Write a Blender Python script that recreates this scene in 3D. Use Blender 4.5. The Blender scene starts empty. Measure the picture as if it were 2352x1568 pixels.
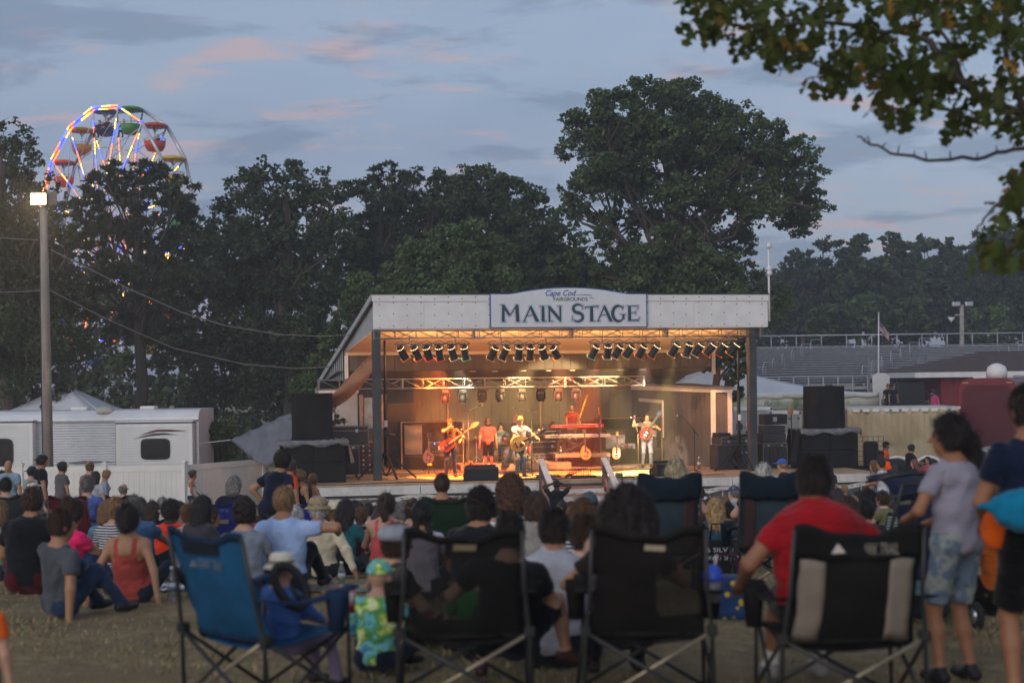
import bpy, bmesh, math, random
import numpy as np
from mathutils import Vector, Matrix
# ---------------------------------------------------------------- camera, sky, sun, exposure
sc = bpy.context.scene
COL = sc.collection
F, CU, HZ, ZC, ROLL = 3266.0, 1176.0, 875.0, 1.6, 0.0125   # photograph read at 2352 px width
cam_d = bpy.data.cameras.new('camera')
cam = bpy.data.objects.new('camera', cam_d); COL.objects.link(cam)
cam.location = (0, 0, ZC); cam.rotation_euler = (math.pi/2, ROLL, 0)
cam_d.lens = 50.0; cam_d.sensor_width = 36.0; cam_d.shift_y = (HZ-784.0)/2352.0
cam_d.clip_start = 0.1; cam_d.clip_end = 2000
cam_d.dof.use_dof = True; cam_d.dof.focus_distance = 43.0; cam_d.dof.aperture_fstop = 2.0
sc.camera = cam
sc.render.engine = 'CYCLES'
sc.cycles.use_denoising = True
sc.cycles.use_adaptive_sampling = True
sc.cycles.adaptive_threshold = 0.02
sc.cycles.max_bounces = 5; sc.cycles.diffuse_bounces = 2; sc.cycles.glossy_bounces = 2
sc.cycles.transmission_bounces = 4; sc.cycles.transparent_max_bounces = 12; sc.cycles.volume_bounces = 0
sc.cycles.volume_step_rate = 4.0
sc.cycles.sample_clamp_indirect = 4.0
sc.cycles.caustics_reflective = False; sc.cycles.caustics_refractive = False
sc.view_settings.view_transform = 'Standard'; sc.view_settings.look = 'None'
sc.view_settings.exposure = 0.45; sc.view_settings.gamma = 1.0
sc.view_settings.use_curve_mapping = False
SUN_EL, SUN_AZ = math.radians(22.0), math.radians(205.0)      # low sun behind the camera, a little to the left
world = bpy.data.worlds.new('World'); sc.world = world; world.use_nodes = True
def build_world():
 nt = world.node_tree; nt.nodes.clear(); N = nt.nodes.new; L = nt.links.new
 out = N('ShaderNodeOutputWorld'); bg = N('ShaderNodeBackground'); L(bg.outputs[0], out.inputs[0])
 sky = N('ShaderNodeTexSky'); sky.sky_type = 'NISHITA'; sky.sun_disc = False
 sky.sun_elevation = SUN_EL; sky.sun_rotation = SUN_AZ; sky.air_density = 1.0; sky.dust_density = 1.6; sky.ozone_density = 2.0
 geo = N('ShaderNodeTexCoord')
 sep = N('ShaderNodeSeparateXYZ'); L(geo.outputs['Generated'], sep.inputs[0])
 # clouds: two sheets, direction projected on a flat layer overhead
 def math_(op, a, b=None, c=False):
  m = N('ShaderNodeMath'); m.operation = op; m.use_clamp = c
  for i, v in enumerate((a, b)):
   if v is None: continue
   if isinstance(v, (int, float)): m.inputs[i].default_value = v
   else: L(v, m.inputs[i])
  return m.outputs[0]
 zz = math_('ADD', math_('MAXIMUM', sep.outputs[2], 0.0), 0.14)
 px = math_('DIVIDE', sep.outputs[0], zz); py = math_('DIVIDE', sep.outputs[1], zz)
 cmb = N('ShaderNodeCombineXYZ'); L(px, cmb.inputs[0]); L(py, cmb.inputs[1])
 def cloud(scale, off, lo, hi, detail=8, rough=0.55, sx=1.0):
  mp = N('ShaderNodeMapping'); mp.inputs['Location'].default_value = off; mp.inputs['Scale'].default_value = (scale*sx, scale, 1)
  L(cmb.outputs[0], mp.inputs[0])
  nz = N('ShaderNodeTexNoise'); nz.inputs['Scale'].default_value = 1.0; nz.inputs['Detail'].default_value = detail
  nz.inputs['Roughness'].default_value = rough; nz.inputs['Distortion'].default_value = 0.35
  L(mp.outputs[0], nz.inputs['Vector'])
  rr = N('ShaderNodeMapRange'); rr.interpolation_type = 'SMOOTHSTEP'
  rr.inputs['From Min'].default_value = lo; rr.inputs['From Max'].default_value = hi
  L(nz.outputs[0], rr.inputs['Value']); return rr.outputs[0]
 def mix(f, a, b):
  m = N('ShaderNodeMix'); m.data_type = 'RGBA'
  L(f, m.inputs['Factor'])
  for k, v in (('A', a), ('B', b)):
   s = [i for i in m.inputs if i.name == k and i.type == 'RGBA'][0]
   if isinstance(v, tuple): s.default_value = v
   else: L(v, s)
  return [o for o in m.outputs if o.type == 'RGBA'][0]
 hs = N('ShaderNodeHueSaturation'); hs.inputs['Saturation'].default_value = 0.62; L(sky.outputs[0], hs.inputs['Color'])
 haze = cloud(0.45, (3.1, 7.7, 0), 0.35, 0.75, 4)
 base = mix(math_('ADD', math_('MULTIPLY', haze, 0.35), 0.55), hs.outputs[0], (1.65, 2.2, 3.25, 1))   # thin grey-blue veil
 low = mix(math_('MULTIPLY', math_('SUBTRACT', 1.0, math_('MULTIPLY', sep.outputs[2], 5.0), True), 0.6), base, (2.05, 2.05, 2.75, 1))
 f1 = cloud(5.0, CL1_OFF, 0.51, 0.66, 9, 0.6, 0.62)
 lit = mix(math_('MULTIPLY', f1, 0.72), low, (3.9, 2.95, 3.1, 1))                    # pink sunset-lit cloud tops
 f2 = cloud(2.6, CL2_OFF, 0.50, 0.60, 9, 0.6, 0.7)
 fin = mix(math_('MULTIPLY', f2, 0.62), lit, (1.35, 1.85, 2.7, 1))                  # blue-grey clouds in shade in front
 L(fin, bg.inputs['Color']); bg.inputs['Strength'].default_value = 0.105
CL1_OFF, CL2_OFF = (1.3, 2.4, 0.0), (5.2, 1.1, 0.0)
build_world()
sun_d = bpy.data.lights.new('sun', 'SUN'); sun = bpy.data.objects.new('sun', sun_d); COL.objects.link(sun)
sun_d.energy = 0.92; sun_d.angle = math.radians(50); sun_d.color = (1.0, 0.95, 0.91)
_d = Vector((math.sin(SUN_AZ)*math.cos(SUN_EL), math.cos(SUN_AZ)*math.cos(SUN_EL), math.sin(SUN_EL)))
sun.rotation_euler = _d.to_track_quat('Z', 'Y').to_euler(); sun.location = (0, -20, 30)
# ---------------------------------------------------------------- helpers
rng = random.Random(7)
nrng = np.random.default_rng(7)
def P(u, v, Y):
 """photo pixel (2352 wide) at depth Y -> world point"""
 du, dv = u-CU, v-HZ; c, s = math.cos(ROLL), math.sin(ROLL)
 a = du*c-dv*s; b = dv*c+du*s
 return Vector((a/F*Y, Y, ZC-b/F*Y))
def smooth01(x): x = max(0., min(1., x)); return x*x*(3-2*x)
GY = (7, 9.5, 12.5, 15, 17, 20, 25, 30, 35, 40, 44); GZ = (0, -.08, -.28, -.5, -.73, -1.03, -1.47, -1.83, -2.13, -2.36, -2.45)
def gz(x, y):
 """ground height: a gentle hill falling to the stage, rising again behind it"""
 if y < 7: z = 0.0
 elif y < 44:
  z = float(np.interp(y, GY, GZ)); k = smooth01((-x-4.5)/2.0)
  if k: z += (-2.45*(0.5*smooth01((y-7)/36)+0.5*min(1, (y-7)/36))-z)*k
 else: z = -2.45
 if y > 56: z += 2.45*smooth01((y-56)/30)*smooth01((x+2)/12)
 return z
def ground_hit(u, v):
 """where the ray through a pixel meets the ground"""
 lo = 2.0
 for i in range(4000):
  p = P(u, v, lo)
  if p.z <= gz(p.x, p.y): return p
  lo += 0.03
 return p
def link(o, parent=None):
 COL.objects.link(o)
 if parent is not None: o.parent = parent
 return o
def tag(o, label=None, cat=None, group=None, kind=None):
 if label: o['label'] = label
 if cat: o['category'] = cat
 if group: o['group'] = group
 if kind: o['kind'] = kind
 return o
def empty(name, loc, rz=0.0, label=None, cat=None, group=None):
 o = bpy.data.objects.new(name, None); o.empty_display_size = 0.2
 o.location = loc; o.rotation_euler = (0, 0, rz); link(o)
 return tag(o, label, cat, group)
class MB:
 """collects shapes, build() links them as one mesh object"""
 def __init__(s): s.v = []; s.f = []; s.m = []; s.sm = []
 def raw(s, V, Fc, m=0, smooth=False):
  b = len(s.v); s.v += [tuple(x) for x in V]
  for f in Fc: s.f.append(tuple(b+i for i in f)); s.m.append(m); s.sm.append(smooth)
  return s
 def box(s, c, d, R=None, m=0):
  hx, hy, hz = d[0]/2, d[1]/2, d[2]/2
  V = [Vector((x, y, z)) for x in (-hx, hx) for y in (-hy, hy) for z in (-hz, hz)]
  if R is not None: V = [R @ q for q in V]
  c = Vector(c)
  return s.raw([q+c for q in V], [(0,1,3,2),(4,6,7,5),(0,4,5,1),(2,3,7,6),(0,2,6,4),(1,5,7,3)], m)
 def bbox(s, a, b, m=0):
  return s.box([(a[i]+b[i])/2 for i in range(3)], [abs(b[i]-a[i]) for i in range(3)], None, m)
 def bev(s, c, d, r, R=None, m=0):
  """box with chamfered vertical and horizontal edges"""
  bm = bmesh.new(); bmesh.ops.create_cube(bm, size=1.0)
  for v in bm.verts: v.co = Vector((v.co.x*d[0], v.co.y*d[1], v.co.z*d[2]))
  bmesh.ops.bevel(bm, geom=bm.edges[:], offset=r, segments=2, profile=0.6, affect='EDGES')
  c = Vector(c); V = [(R @ v.co if R is not None else v.co)+c for v in bm.verts]; bm.verts.index_update()
  Fc = [[v.index for v in f.verts] for f in bm.faces]; bm.free()
  return s.raw(V, Fc, m)
 def bar(s, a, b, w, h=None, m=0, up=(0,0,1)):
  a, b = Vector(a), Vector(b); h = h or w; d = b-a
  if d.length < 1e-6: return s
  z = d.normalized(); x = z.cross(Vector(up))
  if x.length < 1e-3: x = z.cross(Vector((0, 1, 0)))
  x.normalize(); y = x.cross(z).normalized()
  R = Matrix((x, y, z)).transposed()
  return s.box((a+b)/2, (w, h, d.length), R, m)
 def tube(s, pts, r, n=6, m=0, caps=True, smooth=True, closed=False):
  pts = [Vector(p) for p in pts]; rs = r if isinstance(r, (list, tuple)) else [r]*len(pts)
  V = []; Fc = []; prev = None; k = len(pts)
  for i, p in enumerate(pts):
   if closed: d = pts[(i+1) % k]-pts[i-1]
   else: d = (pts[min(i+1, k-1)]-pts[max(i-1, 0)])
   d = d.normalized() if d.length > 1e-9 else Vector((0, 0, 1))
   if prev is None:
    x = d.orthogonal().normalized()
   else:
    x = prev-d*prev.dot(d); x = x.normalized() if x.length > 1e-6 else d.orthogonal().normalized()
   prev = x; y = d.cross(x)
   for j in range(n):
    a = 2*math.pi*j/n; V.append(p+(x*math.cos(a)+y*math.sin(a))*rs[i])
  for i in range(k if closed else k-1):
   for j in range(n):
    i2 = (i+1) % k
    Fc.append((i*n+j, i*n+(j+1) % n, i2*n+(j+1) % n, i2*n+j))
  if caps and not closed:
   Fc.append(tuple(reversed(range(n)))); Fc.append(tuple(range((k-1)*n, k*n)))
  return s.raw(V, Fc, m, smooth)
 def lathe(s, prof, c=(0,0,0), n=16, m=0, R=None, smooth=True):
  V = []; Fc = []; c = Vector(c)
  for (r, z) in prof:
   for j in range(n):
    a = 2*math.pi*j/n; q = Vector((r*math.cos(a), r*math.sin(a), z))
    V.append((R @ q if R is not None else q)+c)
  for i in range(len(prof)-1):
   for j in range(n): Fc.append((i*n+j, i*n+(j+1) % n, (i+1)*n+(j+1) % n, (i+1)*n+j))
  Fc.append(tuple(reversed(range(n)))); Fc.append(tuple(range((len(prof)-1)*n, len(prof)*n)))
  return s.raw(V, Fc, m, smooth)
 def prism(s, poly, d, o=(0,0,0), ax=((1,0,0),(0,0,1),(0,1,0)), m=0, smooth=False):
  """2-d outline poly in axes ax[0], ax[1], extruded by d along ax[2]"""
  o = Vector(o); ex, ey, ez = (Vector(a) for a in ax); n = len(poly)
  V = [o+ex*p[0]+ey*p[1] for p in poly]+[o+ex*p[0]+ey*p[1]+ez*d for p in poly]
  Fc = [tuple(range(n)), tuple(reversed(range(n, 2*n)))]+[(i, n+i, n+(i+1) % n, (i+1) % n) for i in range(n)]
  return s.raw(V, Fc, m, smooth)
 def sheet(s, G, th=0.0, m=0, smooth=True):
  """grid of points G[i][j] as a sheet, with thickness th"""
  ni, nj = len(G), len(G[0]); V = [Vector(G[i][j]) for i in range(ni) for j in range(nj)]
  Fc = [(i*nj+j, (i+1)*nj+j, (i+1)*nj+j+1, i*nj+j+1) for i in range(ni-1) for j in range(nj-1)]
  if th:
   nn = []
   for i in range(ni):
    for j in range(nj):
     a = V[min(i+1, ni-1)*nj+j]-V[max(i-1, 0)*nj+j]; b = V[i*nj+min(j+1, nj-1)]-V[i*nj+max(j-1, 0)]
     q = a.cross(b); nn.append(q.normalized() if q.length > 1e-9 else Vector((0, 0, 1)))
   k = len(V); V2 = [V[i]+nn[i]*th for i in range(k)]
   F2 = [tuple(reversed([k+a for a in f])) for f in Fc]
   ring = [j for j in range(nj)]+[i*nj+nj-1 for i in range(1, ni)]+[(ni-1)*nj+j for j in range(nj-2, -1, -1)]+[i*nj for i in range(ni-2, 0, -1)]
   F3 = [(ring[i], ring[(i+1) % len(ring)], k+ring[(i+1) % len(ring)], k+ring[i]) for i in range(len(ring))]
   V = V+V2; Fc = Fc+F2+F3
  return s.raw(V, Fc, m, smooth)
 def mesh(s, name):
  me = bpy.data.meshes.new(name); me.from_pydata(s.v, [], s.f)
  me.polygons.foreach_set('material_index', s.m); me.polygons.foreach_set('use_smooth', s.sm)
  me.update(); return me
 def build(s, name, mats, parent=None, loc=None, fixn=True, w=False):
  me = s.mesh(name)
  if fixn:
   bm = bmesh.new(); bm.from_mesh(me); bmesh.ops.recalc_face_normals(bm, faces=bm.faces[:]); bm.to_mesh(me); bm.free()
  for q in (mats if isinstance(mats, (list, tuple)) else [mats]): me.materials.append(q)
  o = bpy.data.objects.new(name, me); link(o, parent)
  if loc is not None: o.location = loc
  if w: winv(o)
  return o
def winv(o):
 """o holds world coordinates although it has a placed parent"""
 p = o.parent
 if p is not None and p.parent is None: o.matrix_parent_inverse = p.matrix_basis.inverted()
 return o
def obj(name, me, parent=None, M=None):
 o = bpy.data.objects.new(name, me); link(o, parent)
 if M is not None: o.matrix_local = M
 return o
def copy_tree(o, parent=None):
 c = o.copy(); COL.objects.link(c)
 if parent is not None: c.parent = parent
 for ch in list(o.children): copy_tree(ch, c)
 return c
# ---------------------------------------------------------------- materials
_mats = {}
def lin(h):
 """'#rrggbb' or linear tuple -> linear tuple"""
 if isinstance(h, str):
  h = h.lstrip('#'); o = []
  for i in (0, 2, 4):
   c = int(h[i:i+2], 16)/255.0; o.append(c/12.92 if c <= 0.04045 else ((c+0.055)/1.055)**2.4)
  return tuple(o)
 return tuple(h[:3])
def _noop(): pass
def mat(col, rough=0.7, var=0.12, vscale=6.0, bump=0.15, bscale=30.0, metal=0.0, spec=0.4, kind=None, col2=None, pscale=10.0,
  trans=0.0, alpha=1.0, sheen=0.0, stretch=(1,1,1), coat=0.0):
 key = (col, rough, var, vscale, bump, bscale, metal, spec, kind, col2, pscale, trans, alpha, sheen, stretch, coat)
 if key in _mats: return _mats[key]
 c = lin(col); m = bpy.data.materials.new('surface'); m.use_nodes = True
 nt = m.node_tree; N = nt.nodes.new; L = nt.links.new; b = nt.nodes['Principled BSDF']
 tc = N('ShaderNodeTexCoord'); mp = N('ShaderNodeMapping'); mp.inputs['Scale'].default_value = stretch; L(tc.outputs['Object'], mp.inputs[0])
 def noise(s, d=4, r=0.55, v=None):
  n = N('ShaderNodeTexNoise'); n.inputs['Scale'].default_value = s; n.inputs['Detail'].default_value = d; n.inputs['Roughness'].default_value = r
  L(v or mp.outputs[0], n.inputs['Vector']); return n.outputs[0]
 def mixc(f, a, bb):
  x = N('ShaderNodeMix'); x.data_type = 'RGBA'
  if isinstance(f, float): x.inputs['Factor'].default_value = f
  else: L(f, x.inputs['Factor'])
  for k, v in (('A', a), ('B', bb)):
   s = [i for i in x.inputs if i.name == k and i.type == 'RGBA'][0]
   if isinstance(v, tuple): s.default_value = (*v[:3], 1)
   else: L(v, s)
  return [o for o in x.outputs if o.type == 'RGBA'][0]
 def ramp(x, lo, hi):
  r = N('ShaderNodeMapRange'); r.inputs['From Min'].default_value = lo; r.inputs['From Max'].default_value = hi; r.interpolation_type = 'SMOOTHSTEP'
  L(x, r.inputs['Value']); return r.outputs[0]
 dark = tuple(x*(1-var) for x in c); light = tuple(min(1, x*(1+var)) for x in c)
 colour = mixc(ramp(noise(vscale, 5), 0.3, 0.7), dark, light)
 c2 = lin(col2) if col2 is not None else None
 if kind == 'stripes':
  w = N('ShaderNodeTexWave'); w.bands_direction = 'Z'; w.inputs['Scale'].default_value = pscale; w.inputs['Distortion'].default_value = 0.6; w.inputs['Detail'].default_value = 1
  L(mp.outputs[0], w.inputs['Vector']); colour = mixc(ramp(w.outputs[1], 0.5, 0.6), colour, c2)
 elif kind == 'plaid':
  w = N('ShaderNodeTexWave'); w.bands_direction = 'Z'; w.inputs['Scale'].default_value = pscale; w.inputs['Distortion'].default_value = 0.3
  w2 = N('ShaderNodeTexWave'); w2.bands_direction = 'X'; w2.inputs['Scale'].default_value = pscale; w2.inputs['Distortion'].default_value = 0.3
  L(mp.outputs[0], w.inputs['Vector']); L(mp.outputs[0], w2.inputs['Vector'])
  colour = mixc(ramp(w.outputs[1], 0.55, 0.7), colour, c2); colour = mixc(ramp(w2.outputs[1], 0.6, 0.75), colour, c2)
 elif kind == 'floral':
  v = N('ShaderNodeTexVoronoi'); v.inputs['Scale'].default_value = pscale; L(mp.outputs[0], v.inputs['Vector'])
  colour = mixc(ramp(v.outputs['Distance'], 0.34, 0.22), colour, c2)
 elif kind == 'tiedye':
  r = N('ShaderNodeValToRGB'); e = r.color_ramp.elements
  for i, (p_, q) in enumerate(((0.30, '#2c6f9c'), (0.42, '#7fc4c0'), (0.50, '#3f8f4a'), (0.58, '#c8d86a'), (0.68, '#e6efe6'))):
   x = e[i] if i < 2 else e.new(p_)
   x.position = p_; x.color = (*lin(q), 1)
  L(noise(pscale, 3, 0.5), r.inputs[0]); colour = r.outputs[0]
 elif kind == 'patch':
  colour = mixc(ramp(noise(pscale, 6, 0.6), 0.46, 0.58), colour, c2)
 elif kind == 'grain':
  n = noise(1.0, 6, 0.6, None)
  m2 = N('ShaderNodeMapping'); m2.inputs['Scale'].default_value = (pscale*6, pscale*6, pscale*0.4); L(tc.outputs['Object'], m2.inputs[0])
  colour = mixc(ramp(noise(1.0, 6, 0.65, m2.outputs[0]), 0.35, 0.7), colour, c2)
 elif kind == 'foliage':
  oi = N('ShaderNodeObjectInfo'); v = N('ShaderNodeTexNoise'); v.inputs['Scale'].default_value = pscale; v.inputs['Detail'].default_value = 3
  L(tc.outputs['Object'], v.inputs['Vector']); colour = mixc(ramp(v.outputs[0], 0.35, 0.68), c, c2)
  hs = N('ShaderNodeHueSaturation'); vv = N('ShaderNodeMapRange'); vv.inputs['To Min'].default_value = 0.75; vv.inputs['To Max'].default_value = 1.25
  L(oi.outputs['Random'], vv.inputs['Value']); L(vv.outputs[0], hs.inputs['Value']); L(colour, hs.inputs['Color']); colour = hs.outputs[0]
 L(colour, b.inputs['Base Color'])
 b.inputs['Metallic'].default_value = metal; b.inputs['Specular IOR Level'].default_value = spec
 rr = N('ShaderNodeMapRange'); rr.inputs['To Min'].default_value = max(0.03, rough-0.12); rr.inputs['To Max'].default_value = min(1, rough+0.12)
 L(noise(vscale*2.3, 3), rr.inputs['Value']); L(rr.outputs[0], b.inputs['Roughness'])
 if bump:
  bp = N('ShaderNodeBump'); bp.inputs['Strength'].default_value = bump; bp.inputs['Distance'].default_value = 0.02
  L(noise(bscale, 4, 0.6), bp.inputs['Height']); L(bp.outputs[0], b.inputs['Normal'])
 if sheen: b.inputs['Sheen Weight'].default_value = sheen
 if coat: b.inputs['Coat Weight'].default_value = coat; b.inputs['Coat Roughness'].default_value = 0.1
 if trans: b.inputs['Transmission Weight'].default_value = trans
 if alpha < 1: b.inputs['Alpha'].default_value = alpha
 _mats[key] = m; return m
def emit(col, s):
 key = ('emit', col, s)
 if key in _mats: return _mats[key]
 m = bpy.data.materials.new('lit'); m.use_nodes = True; b = m.node_tree.nodes['Principled BSDF']
 b.inputs['Base Color'].default_value = (*lin(col), 1); b.inputs['Emission Color'].default_value = (*lin(col), 1); b.inputs['Emission Strength'].default_value = s
 m.cycles.emission_sampling = 'NONE'
 _mats[key] = m; return m
def leafmat(c1, c2, pscale, tl=0.25):
 """foliage: diffuse plus a little translucency"""
 key = ('leaf', c1, c2, pscale, tl)
 if key in _mats: return _mats[key]
 m = mat(c1, 0.6, 0, 6, 0, 30, kind='foliage', col2=c2, pscale=pscale, spec=0.25).copy()
 nt = m.node_tree; b = nt.nodes['Principled BSDF']; o = nt.nodes['Material Output']
 t = nt.nodes.new('ShaderNodeBsdfTranslucent'); x = nt.nodes.new('ShaderNodeMixShader'); x.inputs[0].default_value = tl
 src = b.inputs['Base Color'].links[0].from_socket
 nt.links.new(src, t.inputs[0]); nt.links.new(b.outputs[0], x.inputs[1]); nt.links.new(t.outputs[0], x.inputs[2]); nt.links.new(x.outputs[0], o.inputs[0])
 _mats[key] = m; return m
def cloth(c, **k): return mat(c, 0.9, 0.2, 5, 0.9, 11, spec=0.12, sheen=0.12, **k)
M_white = mat((0.72, 0.71, 0.70), 0.55, 0.06, 2.5, 0.08, 9)
M_black = mat((0.012, 0.012, 0.013), 0.6, 0.25, 6, 0.15, 40)
M_blackcloth = mat((0.014, 0.013, 0.013), 0.95, 0.3, 2, 0.5, 8, spec=0.1)
M_steel = mat((0.55, 0.55, 0.55), 0.35, 0.1, 9, 0.05, 40, metal=0.9)
M_dark = mat((0.03, 0.03, 0.032), 0.5, 0.2, 6, 0.1, 30)
M_rubber = mat((0.02, 0.02, 0.02), 0.8, 0.2, 10, 0.2, 40)
M_plastic = mat((0.05, 0.05, 0.055), 0.4, 0.1, 6, 0.0)
def text_mesh(body, size, width=None, shear=0.0, extrude=0.003, offset=0.0, align='CENTER', space=1.0):
 cu = bpy.data.curves.new('lettering', 'FONT'); cu.body = body; cu.size = size; cu.shear = shear; cu.extrude = extrude; cu.offset = offset
 cu.align_x = align; cu.align_y = 'CENTER'; cu.space_character = space; cu.resolution_u = 3
 o = bpy.data.objects.new('lettering', cu); COL.objects.link(o)
 bpy.context.view_layer.update()
 me = bpy.data.meshes.new_from_object(o.evaluated_get(bpy.context.evaluated_depsgraph_get()))
 bpy.data.objects.remove(o); bpy.data.curves.remove(cu)
 xs = [v.co.x for v in me.vertices]
 if width and xs:
  k = width/(max(xs)-min(xs))
  for v in me.vertices: v.co.x *= k
 return me
def put_text(me, m, parent, M, name='lettering'):
 me.materials.clear(); me.materials.append(m); o = bpy.data.objects.new(name, me); link(o, parent); o.matrix_local = M; return o
# ---------------------------------------------------------------- figures: distance fields meshed as one continuous surface
def _v(*a): return np.array(a, dtype=np.float64)
def _n(a): return a/(np.linalg.norm(a)+1e-12)
def surface(prims, cell, pad=0.03):
 lo = np.min([p['lo'] for p in prims], 0)-pad; hi = np.max([p['hi'] for p in prims], 0)+pad
 n = np.maximum(3, np.ceil((hi-lo)/cell).astype(int)+1)
 ax = [lo[i]+cell*np.arange(n[i]) for i in range(3)]
 D = np.full(n, 0.2, dtype=np.float32)
 for p in prims:
  k = p['k']; e = max(k, 2.2*cell)+0.01
  sl = []
  for i in range(3):
   a = max(0, int((p['lo'][i]-e-lo[i])/cell)); b = min(n[i], int((p['hi'][i]+e-lo[i])/cell)+2); sl.append(slice(a, b))
  X = [ax[0][sl[0]][:, None, None], ax[1][sl[1]][None, :, None], ax[2][sl[2]][None, None, :]]
  d = dist(p, X).astype(np.float32); C = D[tuple(sl)]
  if p.get('sub'):
   D[tuple(sl)] = np.maximum(C, -d); continue
  h = np.clip(0.5+0.5*(C-d)/k, 0, 1)
  D[tuple(sl)] = C*(1-h)+d*h-k*h*(1-h)
 return nets(D, lo, cell)
def dist(p, X):
 if p['t'] == 'c':
  a, b = p['a'], p['b']; ab = b-a; L2 = float(ab@ab)+1e-12
  q = [X[i]-a[i] for i in range(3)]
  t = np.clip((q[0]*ab[0]+q[1]*ab[1]+q[2]*ab[2])/L2, 0, 1)
  r = [q[i]-t*ab[i] for i in range(3)]
  if p['s'] is not None:
   s, f = p['s']; c = (r[0]*s[0]+r[1]*s[1]+r[2]*s[2])*(1-1/f)
   r = [r[i]-c*s[i] for i in range(3)]
  d = np.sqrt(r[0]**2+r[1]**2+r[2]**2)-(p['ra']+(p['rb']-p['ra'])*t)
 else:
  q = [X[i]-p['c'][i] for i in range(3)]; R = p['R']; k0 = 0; k1 = 0
  for j in range(3):
   w = q[0]*R[j][0]+q[1]*R[j][1]+q[2]*R[j][2]
   k0 = k0+(w/p['r'][j])**2; k1 = k1+(w/p['r'][j]**2)**2
  k0 = np.sqrt(k0); d = k0*(k0-1)/(np.sqrt(k1)+1e-9)
 for (o, nn) in p['cut']:
  d = np.maximum(d, (X[0]-o[0])*nn[0]+(X[1]-o[1])*nn[1]+(X[2]-o[2])*nn[2])
 return d
def cone(a, b, ra, rb, m=0, k=0.02, s=None, cut=(), sub=False):
 a, b = np.asarray(a, float), np.asarray(b, float); r = max(ra, rb)*(s[1] if s else 1)
 return dict(t='c', a=a, b=b, ra=ra, rb=rb, m=m, k=k, s=s, cut=cut, lo=np.minimum(a, b)-r, hi=np.maximum(a, b)+r, sub=sub)
def ell(c, r, m=0, k=0.02, R=None, cut=(), sub=False):
 c = np.asarray(c, float); g = max(r)
 return dict(t='e', c=c, r=r, R=np.eye(3) if R is None else R, m=m, k=k, cut=cut, lo=c-g, hi=c+g, sub=sub)
def nets(D, lo, cell):
 S = D < 0
 nx, ny, nz = D.shape
 acc = np.zeros((nx-1, ny-1, nz-1, 3), np.float32); cnt = np.zeros((nx-1, ny-1, nz-1), np.float32)
 cs = [(0,0,0),(1,0,0),(0,1,0),(1,1,0),(0,0,1),(1,0,1),(0,1,1),(1,1,1)]
 any_ = np.zeros_like(cnt, bool); all_ = np.ones_like(cnt, bool)
 def sub(A, c): return A[c[0]:nx-1+c[0], c[1]:ny-1+c[1], c[2]:nz-1+c[2]]
 for c in cs: q = sub(S, c); any_ |= q; all_ &= q
 act = np.argwhere(any_ & ~all_)
 if len(act) == 0: return np.zeros((0, 3)), np.zeros((0, 4), int)
 idx = -np.ones(cnt.shape, np.int64); idx[tuple(act.T)] = np.arange(len(act))
 P_ = np.zeros((len(act), 3)); C_ = np.zeros(len(act))
 for c in cs:
  for a in range(3):
   if c[a] == 1: continue
   c2 = list(c); c2[a] = 1
   d1 = D[act[:, 0]+c[0], act[:, 1]+c[1], act[:, 2]+c[2]]; d2 = D[act[:, 0]+c2[0], act[:, 1]+c2[1], act[:, 2]+c2[2]]
   x = (d1 < 0) != (d2 < 0); t = np.where(x, d1/(d1-d2+1e-12*(d1 == d2)), 0)
   for j in range(3): P_[:, j] += np.where(x, c[j]+(t if j == a else 0), 0)
   C_ += x
 V = lo+(act+P_/C_[:, None])*cell
 Q = []
 for a in range(3):
  b, c = (a+1) % 3, (a+2) % 3
  s1 = [slice(None)]*3; s2 = [slice(None)]*3
  s1[a] = slice(0, -1); s2[a] = slice(1, None)
  s1[b] = s2[b] = slice(1, -1); s1[c] = s2[c] = slice(1, -1)
  A, B = S[tuple(s1)], S[tuple(s2)]; e = np.argwhere(A != B)
  if len(e) == 0: continue
  fl = A[tuple(e.T)]; e = e.copy(); e[:, b] += 1; e[:, c] += 1
  qs = []
  for (ob, oc) in ((-1, -1), (0, -1), (0, 0), (-1, 0)):
   g = e.copy(); g[:, b] += ob; g[:, c] += oc; qs.append(idx[g[:, 0], g[:, 1], g[:, 2]])
  q = np.stack(qs, 1); q[~fl] = q[~fl][:, ::-1]; Q.append(q)
 return V, np.concatenate(Q)
def quads_mesh(name, V, Q, mi=None, mats=(), smooth=True):
 me = bpy.data.meshes.new(name); n = len(Q); k = Q.shape[1]
 me.vertices.add(len(V)); me.vertices.foreach_set('co', np.ascontiguousarray(V, np.float32).ravel())
 me.loops.add(n*k); me.loops.foreach_set('vertex_index', np.ascontiguousarray(Q, np.int32).ravel())
 me.polygons.add(n); me.polygons.foreach_set('loop_start', np.arange(0, n*k, k, dtype=np.int32))
 if mi is not None: me.polygons.foreach_set('material_index', np.ascontiguousarray(mi, np.int32))
 me.polygons.foreach_set('use_smooth', np.full(n, smooth)); me.update(calc_edges=True)
 for q in mats: me.materials.append(q)
 return me
def normals(me):
 a = np.empty(len(me.vertices)*3, np.float32); me.vertex_normals.foreach_get('vector', a); return a.reshape(-1, 3)
def wob(V, seed, freq):
 r = np.random.default_rng(seed); o = 0
 for i in range(4):
  k = r.normal(size=3)*freq*(0.7+0.5*i); k2 = r.normal(size=3)*freq*0.6
  o = o+np.sin(V@k+1.7*np.sin(V@k2+r.uniform(0, 6))+r.uniform(0, 6))/(1+0.6*i)
 return o/2.2
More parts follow.
